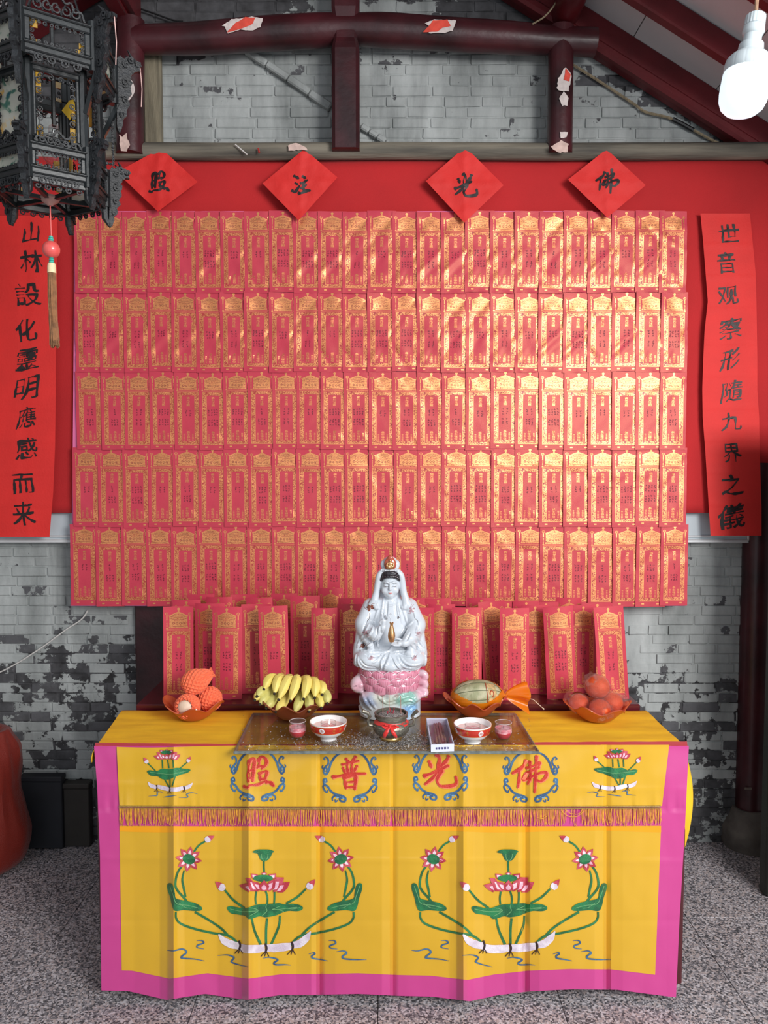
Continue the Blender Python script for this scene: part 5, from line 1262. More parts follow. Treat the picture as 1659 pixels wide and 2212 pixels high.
paint('painted_vine', M_LINE, [], .0008, [([(470, 720), (470, 770), (448, 800)], 5), ([(495, 1012), (455, 1030), (440, 1055), (400, 1080)], 5), ([(940, 720), (950, 770), (985, 800)], 3)])
# gilt vase held in the lap hand
mb = MB(); vz = .2945; mb.lathe([(0, 0), (.0085, .0005), (.0095, .004), (.0125, .013), (.0135, .022), (.0122, .034), (.0085, .048), (.0060, .058), (.0056, .064), (.0078, .070), (.0070, .071), (.0045, .068), (0, .066)], 20, (.0045, -.097, vz))
for_s = mb.build('gilt_vase', M_GILT, STAT); for_s.scale = (ss,) * 3
mb = MB(); mb.tube([k_(.004, -.097, .362), k_(.001, -.099, .380), k_(-.006, -.098, .392)], [.0022 * ss, .0018 * ss, .001 * ss], 6); mb.tube([k_(-.006, -.098, .392), k_(.004, -.098, .398), k_(.010, -.097, .392)], [.001 * ss, .0024 * ss, .0006 * ss], 6); mb.build('vase_sprig', M_PORC, STAT)
# throne: lotus petals in three tiers around a drum
M_PETAL = pm('rose_pink_glaze', (212, 128, 152), .18, coat=.5, rgb2=(226, 158, 178), scale=22, vthr=(.3, .7)); M_PETLINE = pm('petal_vein_glaze', (176, 84, 112), .25); M_PRIM = pm('pale_petal_rim', (240, 214, 222), .18, coat=.4)
mb = MB(); mb.lathe([(.0, .094), (.086, .094), (.100, .12), (.104, .15), (.110, .178), (.104, .188), (0, .190)], 48, sy=.78); o = mb.build('lotus_drum', M_PETAL, STAT); o.scale = (ss,) * 3
def petal_mesh():
    m = MB(); nn = 12; w, h = .030, .036
    def fn(s, t_):
        a = (s - .5) * 2; prof = (1 - (max(0, t_ - .45) / .55) ** 2.4) ** .5 if t_ > .45 else .84 + .16 * (t_ / .45) ** .7
        x = a * w / 2 * 1.25 * prof; z = (t_ - .5) * h + .003 * (1 - a * a) * t_
        y = -.011 * (1 - a * a) ** .7 * math.sin(min(1, .25 + t_ * .9) * PI) ** .6 - .004 * t_ + .003 * (1 - t_)
        return (x, y, z)
    m.grid(nn, nn, fn)
    r = MB(); r.tube([fn(s, t_) for s, t_ in [(0, .3), (0, .5), (0, .7), (0, .85), (.0, .95), (.3, 1), (.5, 1), (.7, 1), (1, .95), (1, .85), (1, .7), (1, .5), (1, .3)]], .0010, 5)
    v = MB()
    for k in (-.5, -.25, 0, .25, .5): v.tube([Vector(fn(.5 + k * .75 * (.4 + .6 * t_), t_)) + Vector((0, -.0003, 0)) for t_ in np.linspace(.25, .88 - abs(k) * .3, 6)], [.0001, .0003, .0004, .0004, .0003, .0001], 4)
    return m.mesh('petal'), r.mesh('petal_rim'), v.mesh('petal_veins')
PMsh, PRim, PVein = petal_mesh(); PMsh.materials.append(M_PETAL); PRim.materials.append(M_PRIM); PVein.materials.append(M_PETLINE)
for zi, (z, r, n, ph) in enumerate(((.162, .1035, 14, 0.0), (.139, .1035, 14, .5), (.116, .0995, 13, 0.15))):
    for k in range(n):
        a = -PI / 2 + 2 * PI * (k + ph) / n
        if math.sin(a) > .75: continue
        x, y = r * math.cos(a) * ss, r * .80 * math.sin(a) * ss
        nx, ny = math.cos(a) / 1.0, math.sin(a) / .80
        p = link('petal', PMsh, None, STAT, (x, y, z * ss), (.34 if zi else .22, 0, math.atan2(ny, nx) + PI / 2), (1.42 * ss, 1.2 * ss, 1.28 * ss))
        link('petal_rim', PRim, None, p); link('petal_veins', PVein, None, p)
# base: rocks, rolling waves and the carp-dragon heads at the sides
Bf = SDF((-.165, -.12, -.004), (.165, .12, .175), .0019)
def be(c, r, k=.01, sub=False): Bf.ell(k_(*c), k_(*r), k * ss, None, sub)
def drum(x, y, z):
    r = np.sqrt((x / (.114 * ss)) ** 2 + (y / (.088 * ss)) ** 2); return np.maximum((r - 1) * .09 * ss, np.maximum(z - .088 * ss, -z + .001))
Bf._op(drum, k_(-.12, -.095, -.002), k_(.12, .095, .1), .004)
be((-.118, -.02, .118), (.030, .030, .032), .010); be((-.132, -.035, .112), (.012, .012, .012), .006); be((-.108, -.045, .122), (.010, .008, .010), .004); be((-.098, .0, .135), (.030, .03, .028), .012)
be((.112, -.005, .135), (.018, .025, .030), .010)
for z in (.158, .128, .098): Bf.chain([k_(.100, -.02, z), k_(.122, -.028, z + .003), k_(.131, -.030, z - .010), k_(.122, -.030, z - .018)], [.010 * ss, .011 * ss, .009 * ss, .007 * ss], .006)
be((.113, -.025, .082), (.018, .02, .012), .006); be((.126, -.035, .085), (.010, .012, .009), .004)
be((-.07, -.05, .075), (.04, .035, .028), .012); be((.02, -.07, .085), (.045, .022, .018), .010); be((.07, -.05, .08), (.045, .035, .022), .012)
BRg = lambda pts, r, sub=False: Bf.ridge([SXZ(*p) for p in pts], r * ss, .003 * ss, sub, 8, .2)
for pts, r in [([(560, 1560), (600, 1600), (650, 1610), (720, 1590), (760, 1560)], .006), ([(600, 1580), (640, 1630), (700, 1640), (740, 1620)], .004), ([(740, 1600), (790, 1560), (860, 1540), (920, 1550), (960, 1590)], .0045), ([(745, 1640), (800, 1590), (870, 1572), (930, 1590), (960, 1630)], .0035),
               ([(830, 1790), (830, 1700), (870, 1650), (930, 1650), (960, 1700)], .005), ([(870, 1800), (860, 1730), (890, 1680), (930, 1685)], .004), ([(900, 1800), (905, 1740), (940, 1715), (965, 1740)], .004), ([(780, 1660), (830, 1620), (900, 1610), (960, 1650)], .0035),
               ([(400, 1560), (430, 1620), (470, 1680), (500, 1720)], .006), ([(370, 1620), (390, 1700), (440, 1750)], .006), ([(460, 1580), (500, 1640), (540, 1700)], .005), ([(350, 1700), (380, 1770), (440, 1800)], .005)]:
    BRg(pts, r)
BME = Bf.mesh('base')
# glaze colours of the base, laid patch by patch
ca = BME.color_attributes.new('glaze', 'FLOAT_COLOR', 'POINT')
PATCH = [((370, 1480), 75, (222, 158, 176)), ((330, 1500), 60, (230, 170, 186)), ((1040, 1420), 80, (220, 146, 168)), ((1040, 1560), 70, (226, 166, 184)), ((1010, 1480), 60, (222, 150, 170)), ((440, 1620), 85, (92, 112, 150)), ((500, 1640), 55, (110, 128, 160)), ((470, 1720), 50, (196, 204, 208)), ((560, 1590), 60, (206, 206, 190)),
         ((640, 1620), 70, (178, 196, 180)), ((700, 1600), 50, (200, 206, 186)), ((800, 1600), 70, (96, 168, 146)), ((890, 1570), 80, (108, 184, 164)), ((870, 1620), 60, (170, 214, 196)), ((930, 1640), 55, (150, 206, 210)), ((880, 1720), 75, (92, 156, 214)), ((930, 1720), 60, (110, 176, 224)), ((850, 1770), 60, (140, 186, 220)), ((400, 1780), 110, (196, 202, 206)), ((560, 1760), 110, (200, 204, 206)), ((960, 1790), 50, (206, 220, 230)), ((420, 1540), 50, (226, 190, 196)), ((760, 1560), 24, (150, 110, 90)), ((660, 1575), 20, (120, 120, 130))]
xy = np.zeros(len(BME.vertices) * 3, np.float32); BME.vertices.foreach_get('co', xy); xy = xy.reshape(-1, 3)
zx = xy[:, 0] / KZ + 690; zy = 1830 - xy[:, 2] / KZ
acc = np.tile(np.array(lin((214, 216, 220))), (len(xy), 1)) * .25; wt = np.full(len(xy), .25)
for (px_, py_), rad, c in PATCH:
    w_ = np.exp(-(((zx - px_) ** 2 + (zy - py_) ** 2) / (rad * .75) ** 2)); acc += w_[:, None] * np.array(lin(c)); wt += w_
col = np.ones((len(xy), 4), np.float32); col[:, :3] = acc / wt[:, None]
ca.data.foreach_set('color', col.ravel())
M_BASE, nt, b = _nodes('coloured_base_glaze'); at_ = nt.nodes.new('ShaderNodeVertexColor'); at_.layer_name = 'glaze'; nt.links.new(at_.outputs[0], b.inputs['Base Color']); b.inputs['Roughness'].default_value = .2; b.inputs['Coat Weight'].default_value = .5
link('base', BME, M_BASE, STAT)
mb = MB(); p = SXZ(365, 1478); mb.lathe([(0, -.003), (.003, 0), (0, .003)], 10, (p[0] - .012, -.058 * ss, p[1])); mb.build('fish_eye', M_HAIR, STAT)
# ================================================================== OFFERINGS ON THE ALTAR
def pxm(Y): return Y * 1.005 / F_PX
M_PLAST = glassy('orange_brown_plastic', (226, 136, 90), .30, .12, .4, thick_rgb=(236, 128, 78)); M_PLAST2 = glassy('brown_plastic', (196, 122, 94), .38, .12, .4, thick_rgb=(206, 122, 86))
def wavy_bowl(u, vbot, zb, r, h, label, mat, n=7, ph=0.0):
    c = on_z(u, vbot, zb); y = c.y + .045
    o = empty('fruit_bowl', (c.x, y, zb)); tag(o, label, 'bowl', 'wavy plastic fruit bowls')
    prof = [(.0, .001), (.035, .001), (.05, .003), (.062, .012), (.074, .026), (.086, .042), (.096, .056), (.106, .068), (.114, .076)]
    prof = [(a / .114 * r, b / .076 * h) for a, b in prof]
    prof = prof + [(a * .985 if a > 0 else 0, b + .0022) for a, b in reversed(prof)]
    def wob(a, rr, z, j):
        t_ = min(1, z / h); w = t_ ** 2.2
        return rr * (1 + .10 * w * math.cos(n * a + ph) + .02 * math.sin(3 * a)), z * (1 + .20 * w * math.cos(n * a + ph + .5) + .05 * w * math.sin(2 * a + ph))
    mb = MB(); mb.lathe(prof, 84, wob=wob); mb.build('bowl_body', mat, o)
    mb = MB(); q = []
    for k in range(85):
        a = 2 * PI * k / 84; rr, zz = wob(a, r, h, 0); q.append((rr * math.cos(a), rr * math.sin(a), zz))
    mb.tube(q, .0018, 6, cap=False); mb.build('rim', mat, o)
    return o, Vector((c.x, y, zb))
ZV = ZT + .0075
B1, b1 = wavy_bowl(412, 1560, ZV, .107, .060, 'wavy orange plastic bowl under the netted fruit', M_PLAST, 6, 1.2)
B2, b2 = wavy_bowl(632, 1558, ZG, .120, .066, 'wavy brown plastic bowl under the bananas', M_PLAST2, 8, .4)
B3, b3 = wavy_bowl(1030, 1552, ZG, .108, .062, 'wavy orange plastic bowl under the melon', M_PLAST, 8, .9)
B4, b4 = wavy_bowl(1297, 1563, ZV, .112, .060, 'wavy orange plastic bowl under the film-wrapped oranges', M_PLAST, 6, .2)
# --- fruit in orange foam nets
M_FOAM = pm('orange_foam_net', (240, 112, 72), .7, sss=.0, sheen=.2); M_PEAR = pm('pale_fruit_skin', (226, 200, 176), .5, var=.06, scale=40)
def netted(c, r, axis, mouth, label, tail=False, stretch=1.0):
    o = empty('netted_fruit', c); tag(o, label, 'fruit', 'fruit in orange foam nets')
    q = Vector((0, 0, 1)).rotation_difference(Vector(axis).normalized()).to_matrix()
    mb = MB(); mb.lathe([(r * .93 * math.sin(PI * k / 16), r * .93 * -math.cos(PI * k / 16)) for k in range(17)], 24); mb.v = [tuple(q @ Vector(p)) for p in mb.v]; mb.build('fruit_flesh', M_PEAR, o)
    nu, nv = 132, 54; mb = MB()
    def fn(s, t_):
        a = 2 * PI * s; th = mouth + (PI * .97 - mouth) * t_
        k = 15; p1 = abs(math.sin(.5 * k * a + 8 * th)); p2 = abs(math.sin(.5 * k * a - 8 * th))
        d = .0085 * (max(1 - p1, 1 - p2) ** .7) - .0030
        rr = r * 1.0 + d * (r / .05) + .001 * nz(a * 2, th * 3)
        rad, z = rr * math.sin(th), rr * math.cos(th) * stretch
        if tail and th > 2.3:
            z -= (th - 2.3) * .030; rad = max(rad, .012 + .003 * math.sin(9 * a) * (th - 2.3) + .010 * (th - 2.5))
        if mouth > .3 and t_ < .06: rad *= 1.03 + .05 * math.sin(13 * a); z += .003 * math.sin(13 * a)
        return q @ Vector((rad * math.cos(a), rad * math.sin(a), z))
    mb.grid(nu, nv, fn); mb.build('foam_net', M_FOAM, o, merge=1e-5)
netted(b1 + Vector((-.012, -.040, .056)), .043, (-.05, -1, .20), .62, 'orange foam-netted fruit at the front of the bowl, its net open on pale skin')
netted(b1 + Vector((.052, .032, .062)), .043, (.5, -.25, -.8), .1, 'orange foam-netted fruit lying behind, closed in its net')
netted(b1 + Vector((.006, .0, .136)), .043, (-.86, -.3, -.42), .3, 'orange foam-netted fruit on top of the pile, net tail pointing up', True, 1.12)
# --- bananas
M_BAN = pm('banana_skin', (234, 212, 116), .5, rgb2=(222, 204, 100), scale=9, vthr=(.4, .7), bump=.03); M_BANG = pm('greenish_banana_skin', (200, 194, 112), .5, rgb2=(212, 202, 118), scale=9, bump=.03); M_BTIP = pm('dark_banana_tip', (46, 38, 28), .8); M_SPK = pm('banana_bruise', (96, 74, 40), .7)
BUN = empty('banana_bunch', (b2.x, b2.y, ZG)); tag(BUN, 'bunch of ripe yellow-green bananas heaped over the brown bowl', 'bananas')
Z3 = lambda x, y: (320 + x / 3.607, 1260 + y / 3.607)
def banana(root, mid, tip, yr, yt, mat, r=.0165):
    a, m_, c = at(*Z3(*root), yr), at(*Z3(*mid), (yr + yt) / 2 - .012), at(*Z3(*tip), yt)
    q = spline([tuple(a - BUN.location), tuple(m_ - BUN.location), tuple(c - BUN.location)], 9); n = len(q)
    rad = [r * min(1, .35 + 2.6 * (i / (n - 1))) * (1 if i < n - 5 else [.96, .86, .68, .42, .24][i - n + 5]) for i in range(n)]
    mb = MB(); nn = 15; pts = [Vector(p) for p in q]; vs = []
    up = Vector((0, -1, 0))
    for i, p in enumerate(pts):
        t_ = (pts[min(i + 1, n - 1)] - pts[max(i - 1, 0)]).normalized(); u_ = (up - t_ * up.dot(t_)).normalized(); s_ = t_.cross(u_)
        for k in range(nn):
            A = 2 * PI * k / nn; f = 1 + .055 * math.cos(5 * A)
            vs.append(p + (u_ * math.cos(A) + s_ * math.sin(A)) * rad[i] * f)
    mb.add(vs, [(i * nn + k, i * nn + (k + 1) % nn, (i + 1) * nn + (k + 1) % nn, (i + 1) * nn + k) for i in range(n - 1) for k in range(nn)] + [tuple(range(nn - 1, -1, -1)), tuple((n - 1) * nn + k for k in range(nn))])
    o = mb.build('banana', mat, BUN)
    d = (pts[-1] - pts[-2]).normalized(); mb = MB(); mb.tube([pts[-1] - d * .002, pts[-1] + d * .004, pts[-1] + d * .006], [r * .30, r * .30, r * .16], 8); mb.build('banana_tip', M_BTIP, o)
    return o
yb = b2.y
LOW = [((1030, 800), (890, 850), (832, 908)), ((1030, 805), (930, 870), (872, 942)), ((1050, 815), (975, 905), (922, 972)), ((1080, 830), (1060, 915), (996, 1000)), ((1150, 830), (1180, 900), (1142, 1005)), ((1210, 830), (1255, 900), (1252, 998)), ((1260, 820), (1330, 885), (1350, 970)), ((1290, 800), (1385, 860), (1396, 935)), ((1010, 790), (900, 830), (850, 880))]
UPP = [((1060, 770), (960, 735), (902, 825)), ((1080, 765), (1020, 740), (984, 858)), ((1110, 765), (1090, 748), (1018, 905)), ((1140, 765), (1160, 752), (1110, 915)), ((1180, 765), (1240, 755), (1212, 900)), ((1210, 770), (1300, 768), (1298, 890)), ((1240, 780), (1350, 795), (1356, 866))]
for i, P in enumerate(LOW): banana(*P, yb + .03, yb - .075 - .012 * math.sin(i / 8 * PI), M_BANG if i % 3 else M_BAN)
for i, P in enumerate(UPP): banana(*P, yb + .06, yb - .055 - .030 * math.sin(i / 6 * PI), M_BAN)
mb = MB(); c = at(*Z3(1140, 790), yb + .055) - BUN.location; mb.tube([c + Vector((-.045, 0, -.012)), c + Vector((0, .006, .004)), c + Vector((.045, 0, -.012))], [.012, .018, .012], 10); mb.tube([c, c + Vector((.0, .03, .012)), c + Vector((.004, .05, .01))], [.014, .011, .010], 10); mb.build('bunch_crown', M_BANG, BUN)
# --- melon in its orange net bag
M_MEL = pm('grey_green_melon_rind', (150, 152, 116), .6, rgb2=(182, 178, 146), scale=26, vthr=(.42, .6), bump=.3, bscale=90); M_BAG = glassy('orange_mesh_bag', (255, 178, 80), .22, .3, .1, thick_rgb=(255, 158, 30)); M_RIB = pm('dark_melon_groove', (74, 82, 54), .6)
mc = b3 + Vector((.004, -.012, .076))
MEL = empty('melon', mc); tag(MEL, 'grey-green striped melon in a tied orange net bag, sitting in a plastic bowl', 'melon')
q = Euler((0, -.04, .06)).to_matrix(); ax_, ay_, az_ = .092, .064, .056
def mel(s, t_, k=1.0, ridged=True):
    a = 2 * PI * s; th = PI * t_; g = 1 - .030 * (max(0, math.cos(10 * a)) ** 6) * math.sin(th) if ridged else 1
    return q @ Vector((-ax_ * math.cos(th) * k, ay_ * math.sin(th) * math.cos(a) * g * k, az_ * math.sin(th) * math.sin(a) * g * k))
mb = MB(); mb.grid(80, 30, lambda s, t_: mel(s, t_)); mb.build('melon_rind', M_MEL, MEL, merge=1e-5)
mb = MB()
for kk in range(10):
    s0 = kk / 10
    mb.tube([mel(s0, t_, 1.003) for t_ in np.linspace(.06, .94, 20)], .0012, 5)
mb.build('groove_lines', M_RIB, MEL)
mb = MB(); mb.grid(10, 16, lambda s, t_: mel(.30 + .26 * t_, .60 + .13 * s + .02 * math.sin(t_ * 3), 1.012)); STK = mb.build('label_sticker', pm('faded_fruit_label', (206, 170, 120), .4, rgb2=(150, 140, 100), scale=60, vthr=(.45, .6)), MEL)
mb = MB(); mb.tube([mel(.30 + .26 * t_, .595, 1.016) for t_ in np.linspace(0, 1, 14)], .0014, 5); mb.tube([mel(.44 + .035 * math.cos(a), .665 + .022 * math.sin(a) * (1 + a / 12), 1.016) for a in np.linspace(0, 5, 16)], .0022, 5); mb.build('label_print', pm('label_red_brown', (170, 72, 40), .5), STK)
def bag(s, t_):
    a = 2 * PI * s; open_c = .405
    # lip runs round an oval opening that faces the front and top
    lip = .30 + .0 * a
    th = t_ * PI
    p = mel(s, t_, 1.055 + .02 * nz(s * 8, t_ * 6) + .012 * abs(math.sin(14 * a)) * math.sin(th), False)
    return p + Vector((0, 0, -.002))
mb = MB(); nu, nv = 96, 40; vs = [bag(i / nu, j / nv) for j in range(nv + 1) for i in range(nu + 1)]; fs = []
for j in range(nv):
    for i in range(nu):
        s, t_ = (i + .5) / nu, (j + .5) / nv; a = 2 * PI * s; d = (math.cos(PI * t_) / .88) ** 2 + (((s - .345 + .02 * math.cos(PI * t_)) * 2 * PI + .0) / 1.10) ** 2
        if d < 1 and s > .0: continue
        fs.append((j * (nu + 1) + i, j * (nu + 1) + i + 1, (j + 1) * (nu + 1) + i + 1, (j + 1) * (nu + 1) + i))
mb.add(vs, fs); mb.build('net_bag', M_BAG, MEL, merge=1e-5)
kn = q @ Vector((.100, -.01, -.004)); mb = MB(); mb.tube([q @ Vector((.088, -.006, 0)), kn, kn + Vector((.008, 0, 0))], [.020, .007, .009], 14); mb.build('bag_knot', M_BAG, MEL)
def tail(s, t_):
    a = (s - .5) * 2; w = .010 + .050 * t_ ** .8; L_ = .085 * t_ * (1 - .06 * abs(a) + .04 * math.sin(5 * a))
    return kn + Vector((.006 + L_, -.014 * math.sin(a * 5 + 1) * t_ - .01 * t_, a * w + .004 * t_ - .010 * t_ * t_))
mb = MB(); mb.grid(36, 16, tail); mb.grid(30, 12, lambda s, t_: tail(s, t_ * .93) + Vector((0, .012 * math.sin(s * 9) * t_ + .006, 0))); mb.build('bag_tail', M_BAG, MEL)
mb = MB(); A_ = at(1152, 1511, mc.y - .02) - mc; B_ = at(1174, 1531, mc.y - .05) - mc; mb.tube([kn + Vector((.01, 0, 0)), A_, B_], .0012, 5); mb.tube([B_ - Vector((.002, 0, -.002)), B_ + Vector((.002, 0, -.002))], .0022, 6); mb.build('tie_cord', pm('pale_cord', (236, 214, 190), .6), MEL)
# --- oranges wrapped in clear film
M_ORG = pm('orange_peel', (238, 98, 46), .4, var=.08, scale=30, bump=.25, bscale=260); M_FILM = glassy('clear_crinkled_film', (255, 244, 240), .97, .05, 1.2, thick_rgb=(255, 235, 235), bump=.9, bscale=55)
def wrapped(c, r, tw, label, seed):
    o = empty('wrapped_orange', c); tag(o, label, 'orange', 'oranges wrapped in clear film')
    mb = MB(); mb.lathe([(r * math.sin(PI * k / 20), -r * .95 * math.cos(PI * k / 20) - (.004 if k in (0, 20) else 0) * math.cos(PI * k / 20) * -1) for k in range(21)], 32); mb.build('orange_fruit', M_ORG, o)
    q = Vector((0, 0, 1)).rotation_difference(Vector(tw).normalized()).to_matrix()
    def fn(s, t_):
        a = 2 * PI * s; th = PI * t_; cr = .09 * abs(nz(math.cos(a) * 2.2 + seed, math.sin(a) * 2.2, th * 2.2)) + .06 * abs(nz(math.cos(a) * 6, math.sin(a) * 6 + seed, th * 6))
        rr = r * (1.03 + cr)
        rad, z = rr * math.sin(th), rr * math.cos(th)
        if t_ < .2: k = (.2 - t_) / .2; z += r * .45 * k; rad = rad * (1 - k) + r * (.16 + .45 * k * k + .07 * math.sin(a * 7)) * k
        return q @ Vector((rad * math.cos(a), rad * math.sin(a), z))
    mb = MB(); mb.grid(64, 44, fn); mb.build('clear_film', M_FILM, o, merge=1e-5)
wrapped(b4 + Vector((-.066, .005, .057)), .036, (-1, -.1, .7), 'film-wrapped orange low in the bowl on the melon side', 1)
wrapped(b4 + Vector((-.004, -.050, .052)), .039, (.3, -1, .2), 'film-wrapped orange low in the middle of the bowl front', 2)
wrapped(b4 + Vector((.058, .012, .057)), .040, (1, -.2, .5), 'film-wrapped orange low in the bowl on the outer side, in crinkled glossy film', 3)
wrapped(b4 + Vector((.002, .006, .120)), .043, (-.5, -.5, .55), 'film-wrapped orange on top of the other three', 4)
# --- candle cups and bowls
M_CLEAR = glassy('clear_glass', (250, 252, 252), .97, .03, .4); M_WAX = pm('red_candle_wax', (214, 36, 54), .35, coat=.3, sss=0); M_WAXP = pm('pink_candle_crust', (222, 110, 124), .7, rgb2=(240, 180, 186), scale=70)
def cup(u, v, label, n):
    c = on_z(u, v, ZG); c.y += .028
    o = empty('candle_cup', c); tag(o, label, 'candle', 'red candles in glass cups')
    pr = [(.0, 0), (.019, 0), (.023, .004), (.0295, .018), (.0305, .030), (.0285, .043), (.0265, .049), (.0275, .055)]
    mb = MB(); mb.lathe([(a, b) for a, b in pr] + [(a - .0018, max(b, .003)) for a, b in reversed(pr)][:-1] + [(0, .003)], 32); mb.build('glass', M_CLEAR, o)
    mb = MB(); mb.tube([(.0275 * math.cos(2 * PI * k / 28), .0275 * math.sin(2 * PI * k / 28), .055) for k in range(29)], .0012, 6, cap=False); mb.build('glass_lip', pm('glass_lip_shine', (206, 190, 190), .1, alpha=.8), o)
    mb = MB(); mb.lathe([(0, .0035), (.0185, .0035), (.0215, .006), (.0275, .018), (.0284, .0235), (0, .024)], 28); mb.build('wax', M_WAX, o)
    mb = MB(); mb.lathe([(.0284, .023), (.0286, .030), (.0280, .036), (.020, .033), (.012, .034), (0, .035)], 28, wob=lambda a, r, z, j: (r, z + .0025 * nz(a * 2 + n, z * 80))); mb.build('wax_crust', M_WAXP, o)
    mb = MB(); mb.tube([(0, 0, .034), (.001, 0, .042)], .0008, 5); mb.build('wick', M_BLACK, o)
cup(641, 1598, 'red wax candle in a clear glass cup near the bananas', 1); cup(1090, 1601, 'red wax candle in a clear glass cup near the tied bag end', 2)
M_WHITEP = pm('white_bowl_porcelain', (240, 240, 240), .15, coat=.6); M_BAND = pm('red_bowl_band', (196, 52, 38), .2, coat=.5); M_BGOLD = pm('bowl_gilding', (226, 148, 70), .35, .5); M_LIQ = pm('pinkish_candle_oil', (238, 186, 178), .12, coat=.6)
M_FLAME = pm('candle_flame', (255, 240, 210), .5, emit=((255, 226, 180), 6))
def rbowl(u, v, label, lit):
    c = on_z(u, v, ZG); c.y += .030
    o = empty('rice_bowl', c); tag(o, label, 'bowl', 'red-banded bowls holding candles')
    R_ = lambda z: np.interp(z, [0, .006, .010, .020, .034, .048, .058, .062], [.027, .027, .030, .045, .0555, .0605, .0618, .0622])
    pr = [(0, .004), (.022, .004), (.024, 0), (.027, 0)] + [(float(R_(z)), z) for z in (.006, .010, .015, .020, .027, .034, .041, .048, .055, .062)]
    inn = [(float(R_(z)) - .0025, z) for z in (.0615, .050, .040, .030, .022)] + [(.02, .014), (0, .012)]
    mb = MB(); mb.lathe(pr + inn, 48); mb.build('bowl_body', M_WHITEP, o)
    mb = MB(); mb.lathe([(float(R_(z)) + .0005, z) for z in np.linspace(.034, .057, 8)], 48); bd = mb.build('red_band', M_BAND, o)
    mb = MB()
    for zz, r_ in ((.0335, .0009), (.0575, .0007)): mb.tube([((float(R_(zz)) + .0006) * math.cos(2 * PI * k / 48), (float(R_(zz)) + .0006) * math.sin(2 * PI * k / 48), zz) for k in range(49)], r_, 5, cap=False)
    def onb(a, z, d=.0008): r = float(R_(z)) + d; return Vector((r * math.cos(a), r * math.sin(a), z))
    for k in range(16):
        a0 = 2 * PI * k / 16
        if k % 4 == 0: continue
        for dz, w in ((.0505, .004), (.046, .006), (.041, .004)): mb.ribbon([(a0 - w / .06, dz), (a0, dz), (a0 + w / .06, dz)], .0016, lambda x, y: onb(x, y, .0010))
        mb.ribbon([(a0, .038), (a0, .046), (a0, .053)], .0016 / .06, lambda x, y: onb(x, y, .0010))
    mb.build('gilt_ornament', M_BGOLD, bd)
    for k in range(4):
        a0 = -PI / 2 + (.62 if lit else .35) + 2 * PI * k / 4 - (.9 if lit else 0)
        mb = MB(); mb.poly([(a0 + .0090 / .06 * math.cos(2 * PI * j / 18), .0455 + .0090 * math.sin(2 * PI * j / 18)) for j in range(18)], lambda x, y: onb(x, y, .0013), .004); md = mb.build('white_roundel', M_WHITEP, bd)
        mb = MB(); put_text(mb, '寿', a0, .0455, .0120, lambda x, y: onb(a0 + (x - a0) / .06, y, .0018)); mb.build('roundel_mark', pm('roundel_red', (176, 60, 50), .3), md)
    mb = MB(); mb.lathe([(.0575, .044), (.03, .0441), (0, .0441)], 36); mb.build('oil', M_LIQ, o)
    mb = MB(); pr = [(.0, .030), (.020, .030), (.0255, .040), (.0265, .052), (.0255, .058)]; mb.lathe(pr + [(a - .0014, b + .0005) for a, b in reversed(pr)], 28); g_ = mb.build('floating_glass', M_CLEAR, o)
    mb = MB(); mb.tube([(.0258 * math.cos(2 * PI * k / 28), .0258 * math.sin(2 * PI * k / 28), .058) for k in range(29)], .0010, 6, cap=False); mb.build('glass_lip', pm('floating_glass_lip', (214, 196, 192), .1, alpha=.8), g_)
    mb = MB(); mb.lathe([(0, .032), (.018, .032), (.022, .040), (.0225, .0465), (0, .047)], 24); mb.build('candle_wax', M_WAXP, o)
    if lit:
        mb = MB(); mb.lathe([(0, 0), (.0024, .003), (.0032, .007), (.0022, .012), (.0008, .017), (0, .020)], 12, (.004, -.004, .050)); mb.build('flame', M_FLAME, o)
    mb = MB(); mb.tube([(.004, -.004, .046), (.004, -.004, .051)], .0008, 5); mb.build('wick', M_BLACK, o)
rbowl(708, 1603, 'white bowl with red band holding a lit candle, next to the banana side cup', True); rbowl(1023, 1609, 'white bowl with red band holding a candle, next to the incense box', False)
# --- censer
M_BRONZE = pm('dark_pewter_bronze', (128, 124, 112), .38, .6, var=.3, scale=50, bump=.2, bscale=120); M_BRASS = pm('polished_brass', (206, 172, 110), .25, .9); M_SILV = pm('worn_silver_relief', (176, 176, 160), .35, .8); M_ASH = pm('grey_ash', (168, 164, 160), .95, rgb2=(92, 88, 86), scale=220, vthr=(.42, .58), bump=.6, bscale=260); M_RIBN = pm('red_satin_ribbon', (214, 44, 40), .4, sheen=.2)
cc = on_z(845, 1604, ZG); cc.y += .034
CEN = empty('incense_burner', cc); tag(CEN, 'round bronze ash-filled incense burner with red ribbon bow, in front of the statue', 'incense burner')
CR = lambda z: float(np.interp(z, [0, .004, .010, .014, .022, .034, .048, .058, .066, .074, .078, .090], [.037, .038, .037, .036, .052, .0605, .0615, .057, .050, .0485, .053, .054]))
mb = MB(); mb.lathe([(CR(z), z) for z in np.linspace(.013, .0905, 26)] + [(.0505, .0905), (.0500, .070), (.048, .060), (0, .058)], 48); mb.build('pot_body', M_BRONZE, CEN)
mb = MB(); mb.lathe([(0, .0), (.036, 0), (.0375, .003), (.0375, .011), (.035, .014), (.0, .014)], 40); mb.build('brass_foot', M_BRASS, CEN)
mb = MB(); mb.tube([(.0545 * math.cos(2 * PI * k / 40), .0545 * math.sin(2 * PI * k / 40), .0885) for k in range(41)], .0024, 6, cap=False); mb.tube([(.0545 * math.cos(2 * PI * k / 40), .0545 * math.sin(2 * PI * k / 40), .0785) for k in range(41)], .0018, 6, cap=False); mb.build('rim_bead', M_BRONZE, CEN)
